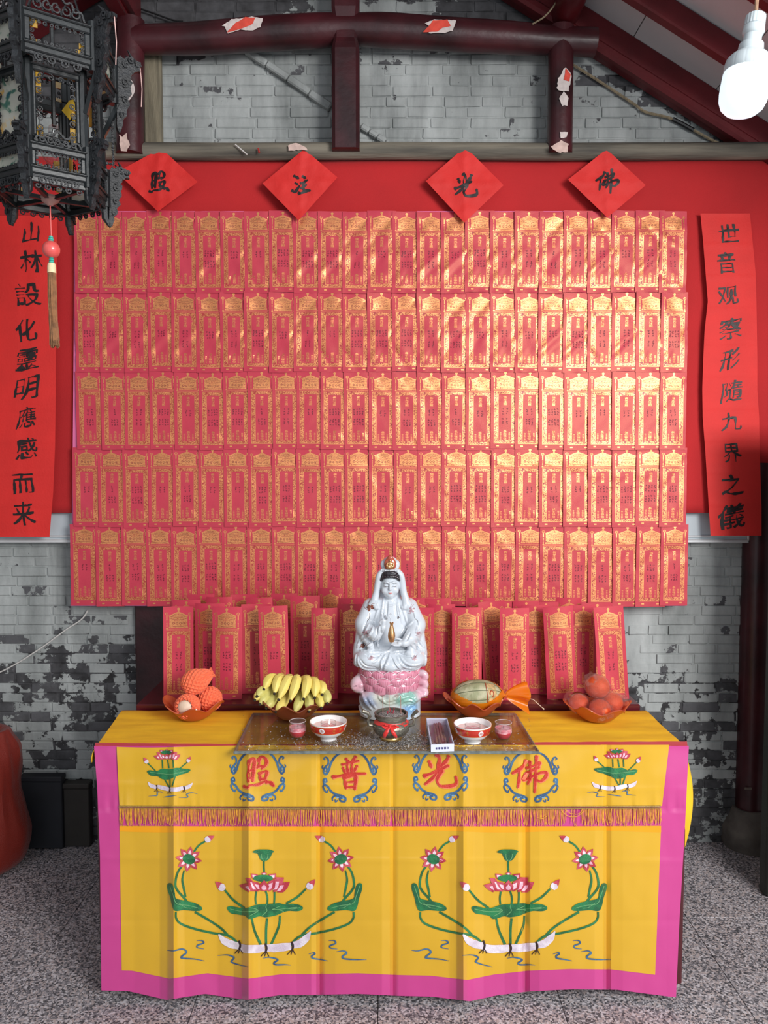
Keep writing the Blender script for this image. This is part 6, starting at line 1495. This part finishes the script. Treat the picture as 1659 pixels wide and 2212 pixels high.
mb = MB(); mb.lathe([(.0498, .078), (.042, .085), (.03, .089), (.015, .091), (0, .090)], 40, wob=lambda a, r, z, j: (r, z + .003 * nz(a * 3, r * 120))); mb.build('ash_fill', M_ASH, CEN)
for s in (-1, 1):
    mb = MB(); mb.tube([(s * .055, -.004, .046), (s * .074, -.006, .050), (s * .078, -.007, .066), (s * .070, -.008, .080), (s * .078, -.010, .092), (s * (.096 if s < 0 else .088), -.014, .100)], [.006, .0055, .0052, .0052, .0058, .0066], 8); mb.build('handle', M_BRONZE, CEN)
def onc(a, z, d): r = CR(z) + d; return Vector((r * math.cos(a), r * math.sin(a), z))
for a0 in (-PI / 2 + .62, -PI / 2 + 1.15, -PI / 2 - .62, -PI / 2 - 1.15):
    mb = MB()
    for P in ([(-.010, .044), (.010, .046)], [(0, .054), (0, .034)], [(-.008, .038), (-.003, .034)], [(.008, .038), (.003, .034)], [(-.007, .051), (.007, .052)]):
        mb.ribbon([(a0 + x / .06, z) for x, z in spline(P, 4)], .0022, lambda x, y: onc(x, y, .0012))
    mb.build('silver_relief', M_SILV, CEN)
mb = MB(); mb.lathe([(CR(z) + .0016, z) for z in np.linspace(.0575, .0685, 5)], 48, wob=lambda a, r, z, j: (r + .0008 * math.sin(9 * a + j), z + .0025 * math.sin(2 * a))); RB = mb.build('ribbon', M_RIBN, CEN)
def rtail(x0, dx, L_, w, lift):
    def fn(s, t_):
        a = -PI / 2 + (x0 + dx * t_ + (s - .5) * w * (1 - .5 * abs(t_ - .4))) / .062; z = .062 - L_ * t_ - .006 * abs(s - .5) * (t_ > .9)
        return onc(a, max(z, .016), .004 + lift * math.sin(t_ * PI) + .0025 * math.sin(s * PI))
    return fn
mb = MB(); mb.grid(6, 14, rtail(-.008, -.020, .046, .013, .006)); mb.build('bow_tail', M_RIBN, RB); mb = MB(); mb.grid(6, 14, rtail(-.002, .022, .044, .012, .006)); mb.build('bow_tail', M_RIBN, RB)
mb = MB()
for s in (-1, 1): mb.tube([onc(-PI / 2 - .08, .062, .003), onc(-PI / 2 - .08 + s * .28, .067, .010), onc(-PI / 2 - .08 + s * .44, .063, .008), onc(-PI / 2 - .08 + s * .25, .058, .006), onc(-PI / 2 - .08, .061, .003)], [.002, .004, .0045, .004, .002], 8, flat=.5)
mb.tube([onc(-PI / 2 - .08, .066, .006), onc(-PI / 2 - .08, .058, .006)], .004, 8); mb.build('bow', M_RIBN, RB)
M_STK = pm('pink_incense_stick', (178, 120, 108), .7); M_STK2 = pm('red_stick_stub', (176, 36, 60), .6)
for x, y, h, lab in ((-.027, -.006, .062, 'thin incense stick standing in the ash, nearest the lit bowl'), (-.006, .002, .074, 'thin incense stick standing in the ash, the tallest of three'), (.033, -.004, .058, 'thin incense stick standing in the ash, nearest the incense box')):
    mb = MB(); mb.tube([(0, 0, -.012), (-.001, 0, h)], .00105, 6); o = mb.build('incense_stick', M_STK); o.location = cc + Vector((x, y, .090)); tag(o, lab, 'incense')
for i, lab in enumerate(('shortest red incense stub in the burner ash', 'red incense stub in the burner ash, leaning towards the lit bowl', 'red incense stub in the burner ash, leaning towards the incense box')):
    mb = MB(); mb.tube([(0, 0, -.008), ((0, -.006, .007)[i], -.002, (.010, .019, .022)[i])], .0014, 5); o = mb.build('incense_stub', M_STK2); o.location = cc + Vector((-.003 + random.uniform(-.009, .009), -.010 + random.uniform(-.006, .006), .089)); tag(o, lab, 'incense', 'red incense stubs in the burner')
# --- open incense box with window
M_CARD = pm('lilac_white_card', (214, 218, 240), .6); M_CARDG = pm('grey_box_inside', (150, 152, 166), .7); M_INC = pm('black_incense_cones', (24, 20, 22), .8); M_TWEEZ = pm('grey_brown_incense', (112, 104, 104), .6, var=.3, scale=60); M_BTXT = pm('violet_print', (58, 52, 110), .6)
hb_ = .024; zt_ = ZG + hb_
fl_, fr_, bl_, br_ = on_z(931, 1609, zt_), on_z(981, 1607, zt_), on_z(921, 1551, zt_), on_z(966, 1551, zt_)
BOX = empty('incense_box', ((fl_ + br_) / 2).to_tuple()[:2] + (ZG,)); tag(BOX, 'small lilac-white open incense box with a clear window lying beside the burner', 'box')
bo = BOX.location
def B3(s, t_, z): p = fl_.lerp(fr_, s).lerp(bl_.lerp(br_, s), t_); return Vector((p.x - bo.x, p.y - bo.y, z))
mb = MB(); th = .03
for (s0, t0, s1, t1) in ((0, 0, 1, 0), (1, 0, 1, 1), (1, 1, 0, 1), (0, 1, 0, 0)):
    e0, e1 = [(s0 + (.5 - s0) * .08, t0 + (.5 - t0) * .05), (s1 + (.5 - s1) * .08, t1 + (.5 - t1) * .05)]
    vs = [B3(s0, t0, 0), B3(s1, t1, 0), B3(s1, t1, hb_), B3(s0, t0, hb_), B3(*e0, 0), B3(*e1, 0), B3(*e1, hb_), B3(*e0, hb_)]
    mb.add(vs, [(0, 1, 2, 3), (5, 4, 7, 6), (3, 2, 6, 7)])
mb.build('tray_walls', M_CARD, BOX, smooth=False)
mb = MB(); mb.add([B3(.05, .03, .002), B3(.95, .03, .002), B3(.95, .97, .002), B3(.05, .97, .002)], [(0, 1, 2, 3)]); mb.build('tray_floor', M_CARDG, BOX, smooth=False)
mb = MB()
for s0, t0, s1, t1, r in ((.30, .25, .36, .92, .0035), (.42, .18, .46, .92, .004), (.58, .2, .58, .94, .004), (.72, .3, .66, .92, .003)): mb.tube([B3(s0, t0, .010), B3((s0 + s1) / 2, (t0 + t1) / 2, .013), B3(s1, t1, .010)], r, 7)
tag(mb.build('incense_bundle', M_TWEEZ, BOX), kind='stuff')
mb = MB(); rr = random.Random(4)
for k in range(26): s_, t_ = rr.uniform(.22, .80), rr.uniform(.06, .17); mb.lathe([(.0045, 0), (.003, .006), (0, .012)], 6, B3(s_, t_, .004 + .006 * rr.random()))
tag(mb.build('incense_cones', M_INC, BOX), kind='stuff')
mb = MB(); mb.grid(8, 14, lambda s, t_: B3(.06 + .88 * s, .04 + .92 * t_, hb_ - .001 + .0012 * nz(s * 3, t_ * 5))); mb.build('window_film', M_CLEAR, BOX)
mb = MB()
for i, ch in enumerate('无烟貴檀香'):
    put_text(mb, ch, .76 - .13 * i, .5, .0, lambda x, y: B3(0, 0, 0)) if False else None
    vs, fs = glyph(ch, bold=.03); sz = .0062; wB = (fr_ - fl_).length
    mb.add([B3(.74 - .125 * i - x * sz * 1.1 / wB, -.004, hb_ * .5 - y * sz * 1.25) for x, y in vs], fs)
mb.build('printed_name', M_BTXT, BOX, smooth=False)
# --- ash spilt on the glass
mb = MB(); ra = random.Random(9)
def flake(x, y, s_):
    if min(math.hypot(x - q_.x, y - q_.y) for q_ in (b2, b3)) < .065: return
    a = ra.uniform(0, 6.3); l = s_ * ra.uniform(.8, 2.2); w = s_ * ra.uniform(.25, .5); z = ZG + ra.uniform(.0002, .0035 if s_ > .0012 else .0012)
    dx, dy = math.cos(a) * l, math.sin(a) * l; ex, ey = -math.sin(a) * w, math.cos(a) * w; tz = ra.uniform(-.0014, .0014); z = max(z, ZG + .0002 + abs(tz))
    mb.cur = 0 if ra.random() < .62 else (1 if ra.random() < .75 else 2)
    mb.add([(x - dx - ex, y - dy - ey, z - tz), (x + dx - ex, y + dy - ey, z + tz), (x + dx + ex, y + dy + ey, z + tz), (x - dx + ex, y - dy + ey, z - tz), (x, y, z + w * 1.4)], [(0, 1, 4), (1, 2, 4), (2, 3, 4), (3, 0, 4)])
n = 0
while n < 4200:
    u = ra.gauss(850, 62); v = ra.gauss(1607, 11)
    if not (520 < u < 1150 and 1545 < v < 1621): continue
    p = on_z(u, v, ZG)
    if (p - cc).to_2d().length < .038: continue
    if (Vector((p.x - bo.x, p.y - bo.y))).length < .03 : continue
    flake(p.x, p.y, .0016); n += 1
n = 0
while n < 650:
    u = ra.uniform(520, 1150); v = 1621 - abs(ra.gauss(0, 30))
    if v < 1546: continue
    p = on_z(u, v, ZG)
    if (p - cc).to_2d().length < .038: continue
    flake(p.x, p.y, ra.uniform(.0012, .0024)); n += 1
ASH = mb.build('incense_ash', [M_ASH, pm('dark_ash', (86, 82, 80), .95), pm('white_ash', (222, 220, 218), .95)], smooth=False); tag(ASH, 'grey flakes of spilt incense ash scattered on the glass sheet', 'ash', kind='stuff')
# ================================================================== PALACE LANTERN
M_LAC = pm('black_lacquer_wood', (27, 31, 33), .36, var=.25, scale=20, bump=.06, bscale=90, coat=.15); M_LACD = pm('dusty_black_carving', (30, 32, 35), .5, var=.4, scale=40, bump=.35, bscale=140)
M_YGL = glassy('yellow_glass', (240, 206, 90), .35, .08, .6, thick_rgb=(236, 198, 70))
def painted_glass():
    m, nt, b = _nodes('painted_white_glass'); L = nt.links.new
    tc = nt.nodes.new('ShaderNodeTexCoord'); n = nt.nodes.new('ShaderNodeTexNoise'); n.inputs['Scale'].default_value = 16; n.inputs['Detail'].default_value = 3; n.inputs['Distortion'].default_value = 1.2; L(tc.outputs['Object'], n.inputs['Vector'])
    r = nt.nodes.new('ShaderNodeValToRGB'); e = r.color_ramp.elements; e[0].position = .30; e[0].color = (*lin((60, 104, 130)), 1); e[1].position = .76; e[1].color = (*lin((222, 150, 60)), 1)
    for p, c in ((.37, (96, 140, 120)), (.42, (206, 208, 196)), (.60, (214, 214, 204)), (.68, (228, 196, 120))): q_ = e.new(p); q_.color = (*lin(c), 1)
    L(n.outputs[0], r.inputs[0]); L(r.outputs[0], b.inputs['Base Color']); b.inputs['Roughness'].default_value = .15
    tl = nt.nodes.new('ShaderNodeBsdfTranslucent'); L(r.outputs[0], tl.inputs[0]); mx = nt.nodes.new('ShaderNodeMixShader'); mx.inputs[0].default_value = .45
    L(b.outputs[0], mx.inputs[1]); L(tl.outputs[0], mx.inputs[2]); L(mx.outputs[0], nt.nodes['Material Output'].inputs[0])
    return m
M_PGL = painted_glass()
YL = 2.12; LCp = at(108, 435, YL); PHI = math.radians(-86.8)
LAN = empty('palace_lantern', (LCp.x, LCp.y, LCp.z)); tag(LAN, 'black carved hexagonal palace lantern with painted glass panes and a hanging tassel', 'lantern')
def cn(i, R): a = PHI + i * PI / 3; return Vector((R * math.cos(a), R * math.sin(a), 0))
def zA(v, R): return at(58, v, LCp.y + R * math.sin(PHI)).z - LCp.z
T_UP = (.174, zA(12, .174), zA(103, .174)); T_MID = (.130, zA(133, .130), zA(306, .130)); T_LOW = (.147, zA(303, .147), zA(372, .147))
def scroll(c, r0, turns, a0, sgn, tail=None):
    q_ = []; n_ = int(10 * turns) + 2
    for k in range(n_):
        t_ = k / (n_ - 1); a = a0 + sgn * 2 * PI * turns * t_; r_ = r0 * (1 - .78 * t_); q_.append((c[0] + r_ * math.cos(a), c[1] + r_ * math.sin(a)))
    return ([tail] if tail else []) + q_
def fret_curves(w, h, seed, dense=1.0):
    """scroll-work running round the inside of a w x h opening"""
    rr = random.Random(seed); out = []; r0 = min(w, h) * .10
    nx, nz_ = max(2, int(w / (2.3 * r0) * dense)), max(1, int(h / (2.3 * r0) * dense))
    for i in range(nx):
        x = w * (i + .5) / nx
        for zz, sg in ((r0 * .95, 1), (h - r0 * .95, -1)):
            out.append(scroll((x, zz), r0 * rr.uniform(.75, 1.05), 1.25, rr.uniform(0, 6), rr.choice((-1, 1)), (x + r0 * rr.uniform(-1, 1), zz - sg * r0)))
    for j in range(1, nz_):
        z = h * j / nz_
        for xx, sg in ((r0 * .9, 1), (w - r0 * .9, -1)): out.append(scroll((xx, z), r0 * rr.uniform(.75, 1.0), 1.25, rr.uniform(0, 6), rr.choice((-1, 1)), (xx - sg * r0, z + r0 * rr.uniform(-1, 1))))
    return out
def facept(i, R, s, z, out=0.0):
    a, b = cn(i, R), cn(i + 1, R); p = a.lerp(b, s); nrm = ((a + b) / 2).normalized(); return Vector((p.x, p.y, z)) + nrm * out
FRM = {}
def tier(R, zt_, zb_, rail, nm, pane_faces, open_faces, apron=True, skirt=False):
    side = R
    for i in range(6):
        a = cn(i, R)
        mb = MB(); mb.tube([(a.x, a.y, zb_ - .012), (a.x, a.y, zt_ + .012)], .0135, 8); mb.build('corner_post', M_LAC, LAN)
        aa, bb = cn(i, R), cn(i + 1, R); mid = (aa + bb) / 2; ang = math.atan2((bb - aa).y, (bb - aa).x); rot = Matrix.Rotation(ang, 3, 'Z')
        for z in (zt_ - rail / 2, zb_ + rail / 2):
            mb = MB(); mb.bbox((mid.x, mid.y, z), (side, .016, rail), .003, rot); n_ = mid.normalized() * .010; mb.bbox((mid.x + n_.x, mid.y + n_.y, z + rail * .28), (side * .95, .008, rail * .3), .0025, rot); mb.build('frame_rail', M_LAC, LAN, smooth=False)
        for s in (.085, .915):
            p = aa.lerp(bb, s); mb = MB(); mb.bbox((p.x, p.y, (zt_ + zb_) / 2), (side * .10, .014, zt_ - zb_ - 2 * rail), .003, rot); mb.build('frame_stile', M_LAC, LAN, smooth=False)
        w_, h_ = side * .74, zt_ - zb_ - 2 * rail; z0 = zb_ + rail
        mb = MB()
        for P in fret_curves(w_, h_, 7 + i * 3 + int(R * 1000)): mb.tube([facept(i, R, .13 + .74 * (x / w_), z0 + z, .004) for x, z in P], .0017, 4)
        mb.build('fretwork', M_LACD, LAN)
        if i in pane_faces:
            mb = MB(); e0, e1 = facept(i, R, .13, 0, -.004), facept(i, R, .87, 0, -.004); c_ = (e0 + e1) / 2; mb.bbox((c_.x, c_.y, z0 + h_ / 2), (w_, .002, h_), .0004, rot); mb.build('painted_pane', M_PGL, LAN, smooth=False)
        else:
            for s0, s1, f0, f1 in ((.13, .26, .0, .18), (.13, .24, .68, 1.0), (.76, .87, .0, .25), (.80, .87, .30, .55)):
                if random.random() < .85:
                    e0, e1 = facept(i, R, s0, 0, -.003), facept(i, R, s1, 0, -.003); c_ = (e0 + e1) / 2; mb = MB(); mb.bbox((c_.x, c_.y, z0 + h_ * (f0 + f1) / 2), ((e1 - e0).length, .002, h_ * (f1 - f0)), .0004, rot); mb.build('yellow_pane', M_YGL, LAN, smooth=False)
        if apron:
            mb = MB(); h2 = .030
            for k in range(4):
                s = .16 + .17 * k + .085; P = scroll((0, 0), .011, 1.3, 2.5 if k < 2 else .6, 1 if k < 2 else -1, (.016 if k < 2 else -.016, .006))
                mb.tube([facept(i, R, s + x / side, zb_ - .012 + z, .004) for x, z in P], .0028, 4)
            mb.bbox((mid.x, mid.y, zb_ - .004), (side, .008, .010), .002, rot); mb.build('carved_apron', M_LACD, LAN)
tier(*T_UP, .022, 'upper', (1, 4, 5), (0,)); tier(*T_MID, .018, 'middle', (5, 4), (0,), apron=False); tier(*T_LOW, .020, 'lower', (5, 2, 4), (0,))
# cresting above the upper and lower tiers
for (R, zt_, zb_), sc_ in ((T_UP, 1.0), (T_LOW, .55)):
    for i in range(6):
        mb = MB(); w_ = R
        P0 = [(-.38, 0), (-.33, .022), (-.24, .018), (-.20, .038), (-.11, .034), (0, .060), (.11, .034), (.20, .038), (.24, .018), (.33, .022), (.38, 0)]
        mb.tube([facept(i, R, .5 + x, zt_ + .004 + z * sc_, .002) for x, z in spline(P0, 4)], .0032, 4)
        for x0, sg in ((-.25, 1), (-.12, 1), (.12, -1), (.25, -1), (0, 1)): mb.tube([facept(i, R, .5 + x0 + x / w_, zt_ + .012 * sc_ + z, .002) for x, z in scroll((0, .006 * sc_), .014 * sc_, 1.2, PI / 2, sg, (.012 * sg, -.006))], .0026, 4)
        mb.build('crest', M_LACD, LAN)
# dragon brackets standing out at the corners
def bracket(i, R, zt_, drop, k, name='dragon_bracket'):
    a = cn(i, R); d = a.normalized(); sd = Vector((-d.y, d.x, 0))
    OL = [(-.005, .012), (.015, .030), (.030, .026), (.040, .038), (.060, .040), (.072, .030), (.092, .026), (.098, .014), (.086, .006), (.092, -.006), (.074, -.008), (.060, -.016), (.052, -.030), (.060, -.044), (.050, -.060), (.056, -.078), (.042, -.094), (.048, -.112), (.034, -.128), (.036, -.146), (.020, -.160), (.016, -.185), (.006, -.20), (-.004, -.18), (-.004, -.09)]
    OL = [(x * k, z * (drop / .20) if z < 0 else z * k) for x, z in OL]
    rr = random.Random(i + int(R * 999)); fine = []
    for j in range(len(OL)):
        p, q_ = OL[j], OL[(j + 1) % len(OL)]
        for t_ in (0, .5): fine.append((p[0] + (q_[0] - p[0]) * t_ + rr.uniform(-.0022, .0022), p[1] + (q_[1] - p[1]) * t_ + rr.uniform(-.0022, .0022)))
    mb = MB(); mb.prism(fine, lambda x, z, t_: a + d * (x + .008) + sd * t_ + Vector((0, 0, zt_ + z)), -.007, .007)
    for c_, r_ in (((.055, .022), .015), ((.078, .014), .010), ((.035, .005), .014), ((.030, -.05), .014), ((.028, -.10), .012), ((.018, -.145), .009)):
        for sgn in (-1, 1): mb.tube([a + d * (x * k + .008) + sd * sgn * .009 + Vector((0, 0, zt_ + (z * (drop / .2) if z < 0 else z * k))) for x, z in scroll(c_, r_, 1.4, rr.uniform(0, 6), rr.choice((-1, 1)))], .0030, 4)
    for sgn in (-1, 1): mb.tube([a + d * (.066 * k) + sd * sgn * .008 + Vector((0, 0, zt_ + .036 * k)), a + d * (.05 * k) + sd * sgn * .016 + Vector((0, 0, zt_ + .052 * k))], [.004, .0015], 5)
    mb.build(name, M_LACD, LAN, fixn=True)
for i in range(6): bracket(i, T_UP[0], T_UP[1], .19, .74); bracket(i, T_LOW[0], T_LOW[1] + .005, .15, .62)
# slanting wing boards between the tiers
for i in range(6):
    a, b = cn(i, T_UP[0] + .012), cn(i, T_MID[0] + .012)
    mb = MB(); mb.tube([(a.x, a.y, T_UP[2] - .01), (b.x, b.y, T_UP[2] - .11)], .008, 4); mb.tube([(b.x, b.y, T_LOW[1] + .10), (cn(i, T_LOW[0]).x, cn(i, T_LOW[0]).y, T_LOW[1])], .006, 4); mb.build('wing_strut', M_LAC, LAN)
    for sg, h_ in ((1, .12),):
        mb = MB(); d = b.normalized()
        for P in fret_curves(.030, h_, 90 + i): mb.tube([b + d * x + Vector((0, 0, T_MID[1] - .02 - h_ - .03 + z)) for x, z in P], .0026, 4)
        mb.build('side_fretwork', M_LACD, LAN)
# bottom ring, spokes, hub, hanging skirts
zr = T_LOW[2] - .012
for i in range(6):
    a, b = cn(i, .142), cn(i + 1, .142); mid = (a + b) / 2; rot = Matrix.Rotation(math.atan2((b - a).y, (b - a).x), 3, 'Z')
    mb = MB(); mb.bbox((mid.x, mid.y, zr), (.142, .014, .016), .002, rot); mb.build('bottom_rail', M_LAC, LAN, smooth=False)
    mb = MB(); mb.tube([(a.x * .98, a.y * .98, zr), (a.x * .08, a.y * .08, .006)], .0075, 4); mb.build('spoke', M_LAC, LAN)
    mb = MB(); mb.tube([(a.x, a.y, zr + .03), (a.x * 1.02, a.y * 1.02, zr - .030), (a.x * 1.10, a.y * 1.10, zr - .050)], [.012, .010, .005], 6); mb.build('foot', M_LACD, LAN)
    mb = MB()
    for k in range(5): mb.tube([facept(i, .142, .15 + .175 * k + x / .142, zr - .014 + z, 0) for x, z in scroll((0, 0), .0085, 1.3, 2.0, 1 if k % 2 else -1, (.014, .008))], .0024, 4)
    mb.build('skirt_fretwork', M_LACD, LAN)
mb = MB(); mb.lathe([(0, .014), (.026, .012), (.027, .006), (.020, -.002), (.010, -.008), (.006, -.012), (0, -.012)], 24); mb.build('hub', pm('pinkish_turned_hub', (170, 130, 122), .5, var=.2, scale=40), LAN)
# bulb and yellow talisman paper inside
mb = MB(); mb.lathe([(0, -.055), (.02, -.05), (.034, -.03), (.036, -.012), (.026, .012), (.015, .03), (.013, .05), (0, .05)], 24); o = mb.build('clear_bulb', M_CLEAR, LAN, loc=(.012, .01, (T_MID[1] + T_MID[2]) / 2 - .05))
mb = MB(); mb.tube([(.012, .01, (T_MID[1] + T_MID[2]) / 2), (.012, .01, T_UP[1] + .05)], .006, 6); mb.build('lamp_holder', M_LAC, LAN)
mb = MB(); p = at(146, 237, YL + .02) - LCp; mb.add([p + Vector(v_) for v_ in ((-.016, 0, -.002), (.004, .004, -.026), (.022, .008, .004), (.014, .006, .030), (.004, .003, .026))], [(0, 1, 2, 3, 4)]); mb.build('yellow_paper', pm('yellow_paper', (228, 184, 50), .7), LAN, smooth=False)
# cords that hang it and loose strings at the dragon heads
mb = MB(); top = 4.2 - LCp.z
for i in (0, 2, 4): c_ = cn(i, .12); mb.tube([(c_.x, c_.y, T_UP[1]), (0, 0, T_UP[1] + .38), (0, 0, roof_z(LCp.x) - LCp.z - .02)], .003, 5)
mb.build('hanging_cord', M_BLACK, LAN)
M_STR = pm('pinkish_string', (214, 176, 170), .7)
for i, dz in ((1, .11), (2, .10)):
    a = cn(i, T_UP[0] + .076); mb = MB(); mb.tube([(a.x, a.y, T_UP[1] + .008), (a.x + .004, a.y, T_UP[1] - dz * .5), (a.x + .001, a.y, T_UP[1] - dz)], .0013, 5); mb.build('string', M_STR, LAN)
# tassel
M_CORAL = pm('coral_bead', (224, 92, 88), .3, coat=.3); M_TURQ = pm('turquoise_bead', (70, 176, 160), .35); M_CREAM = pm('cream_thread_wrap', (226, 206, 164), .6, var=.1, scale=200, stretch=(1, 1, 6)); M_TASS = pm('brown_tassel_thread', (142, 98, 62), .6, var=.3, scale=60, sheen=.2)
pz = lambda v: at(109, v, YL).z - LCp.z
mb = MB(); mb.tube([(0, 0, -.010), (.001, 0, pz(512))], .0018, 6); TAS = mb.build('tassel_cord', pm('coral_cord', (220, 100, 96), .6), LAN)
def bead(v0, v1, r, mat, nm, sq=1.0):
    z0, z1 = pz(v1), pz(v0); mb = MB(); mb.lathe([(r * math.sin(PI * k / 12), (z0 + z1) / 2 - (z1 - z0) / 2 * math.cos(PI * k / 12)) for k in range(13)], 20); return mb.build(nm, mat, TAS)
pm_ = YL / F_PX
for v0, v1, r, m_ in ((509, 515, 4.5, M_TURQ), (514, 520, 6, M_TURQ), (518, 526, 6, M_TURQ), (520, 558, 18, M_CORAL), (553, 559, 5.5, M_TURQ), (558, 564, 5.5, M_TURQ), (563, 569, 5.5, M_TURQ)): bead(v0, v1, r * pm_, m_, 'bead')
mb = MB(); mb.lathe([(0, pz(568)), (.0095, pz(569)), (.0110, pz(575)), (.0115, pz(590)), (0, pz(591))], 20); mb.build('thread_wrap', M_CREAM, TAS)
mb = MB(); rt_ = random.Random(2)
for k in range(170):
    a = rt_.uniform(0, 6.3); r_ = .0105 * math.sqrt(rt_.random()); x, y = r_ * math.cos(a), r_ * math.sin(a); L_ = rt_.uniform(735, 752); w = rt_.uniform(-.002, .002)
    mb.tube([(x, y, pz(588)), (x * 1.0 + w, y, pz(640)), (x * 1.02 - w * .5 + .001, y * 1.1, pz(690)), (x * 1.15 + w + .003, y * 1.2, pz(L_))], .0010, 4, cap=False)
tag(mb.build('tassel_threads', M_TASS, TAS), kind='stuff')
# ================================================================== LED BULB ON ITS CORD
YBb = 1.74; s_ = YBb / F_PX; tp = at(1633, 33, YBb)
M_WPL = pm('white_bulb_plastic', (196, 206, 210), .4, coat=.2); M_DIF = pm('lit_bulb_diffuser', (236, 246, 252), .3, emit=((222, 242, 255), .75))
BLB = empty('light_bulb', tp); BLB.rotation_euler = (0, math.radians(7.5), 0); tag(BLB, 'big white lamp bulb glowing at the end of a brown cord under the roof', 'light bulb')
def lz(pr, n=48, wob=None): m = MB(); m.lathe([(r * s_, -z * s_) for r, z in pr], n, wob=wob); return m
rib = lambda k, d: (lambda a, r, z, j: (r * (1 + d * (math.cos(k * a) > 0)), z))
lz([(0, 0), (17, 0), (19.5, 3), (20, 22), (17, 24)], 72, rib(18, .04)).build('socket_cap', M_WPL, BLB)
lz([(17, 22), (21, 24), (22, 34), (20, 40), (18, 42), (18.5, 58), (20, 60)], 48).build('socket', M_WPL, BLB)
lz([(19, 58), (24, 60), (25, 68), (23, 74), (26, 78), (36, 84), (44, 93), (46.5, 104), (46.5, 118), (45, 120)], 96, lambda a, r, z, j: (r * (1 + (.012 if j >= 5 and math.cos(40 * a) > 0 else 0)), z)).build('ribbed_collar', M_WPL, BLB)
lz([(45.5, 117), (47, 122), (48, 140), (48.5, 160), (47, 176), (42, 189), (33, 198), (18, 204), (0, 206)], 48).build('diffuser', M_DIF, BLB)
mb = MB(); mb.tube([(0, 0, -.002), (-.003, 0, .03), (-.006, 0, .12), (-.02, 0, .5), (-.02, 0, 1.0)], .0042, 8); mb.build('cord', pm('brown_cord', (168, 132, 104), .7, var=.2, scale=60), BLB)
# ================================================================== SACK AND DARK BOXES IN THE CORNER
M_SACK = glassy('red_orange_net_sack', (214, 90, 66), .30, .5, .0, thick_rgb=(190, 62, 44), bump=.4, bscale=160)
sy_ = on_z(0, 1880, 0).y + .02; ks = sy_ / F_PX; scx = at(-34, 1700, sy_).x
prf = [(0, 1884), (60, 1883), (80, 1868), (88, 1838), (88, 1805), (82, 1765), (74, 1715), (76, 1660), (72, 1625), (58, 1600), (50, 1586), (34, 1592), (20, 1612), (0, 1618)]
mb = MB(); zq = lambda v: max(.002, at(0, v, sy_ - .05).z)
mb.lathe([(r * ks, zq(v)) for r, v in spline(prf, 4)], 60, (scx, sy_, 0), wob=lambda a, r, z, j: (r * (1 + .07 * nz(math.cos(a) * 1.8, math.sin(a) * 1.8, z * 4) + .05 * nz(math.cos(a) * 5, math.sin(a) * 5, z * 3) + .022 * math.sin(a * 19 + 6 * nz(z * 5, a)) * (.4 + z * 1.4)), z))
SK = mb.build('net_sack', M_SACK); tag(SK, 'bulging red-orange net sack standing on the floor by the brick wall', 'sack')
mb = MB(); mb.lathe([(r * ks * .93, max(.01, zq(v) - .006)) for r, v in spline(prf, 3)], 40, (scx, sy_, 0), wob=lambda a, r, z, j: (r * (1 + .07 * nz(math.cos(a) * 1.8, math.sin(a) * 1.8, z * 4) + .04 * nz(math.cos(a) * 7, math.sin(a) * 7, z * 9)), z)); mb.build('sack_filling', pm('dark_red_filling', (120, 40, 30), .9, var=.3, scale=12), SK)
for u0, u1, v0, Yq, rgb, lab in ((40, 134, 1677, 3.41, (34, 36, 42), 'dark blue-black box standing against the brick wall beside the sack'), (134.5, 193, 1692, 3.43, (50, 46, 42), 'dark brown box against the brick wall between the blue-black box and the altar')):
    a, b = at(u0, v0, Yq), at(u1, v0, Yq); w_ = b.x - a.x; o = empty('storage_box', ((a.x + b.x) / 2, Yq + .02, 0)); tag(o, lab, 'box')
    m_ = pm('dark_box_paint', rgb, .6, var=.2, scale=6); mb = MB(); mb.bbox((0, 0, a.z / 2 - .01), (w_ - .006, .045, a.z - .03), .004); mb.build('box_body', m_, o, smooth=False)
    mb = MB(); mb.bbox((0, -.002, a.z - .012), (w_, .054, .024), .004); mb.build('lid', m_, o, smooth=False)
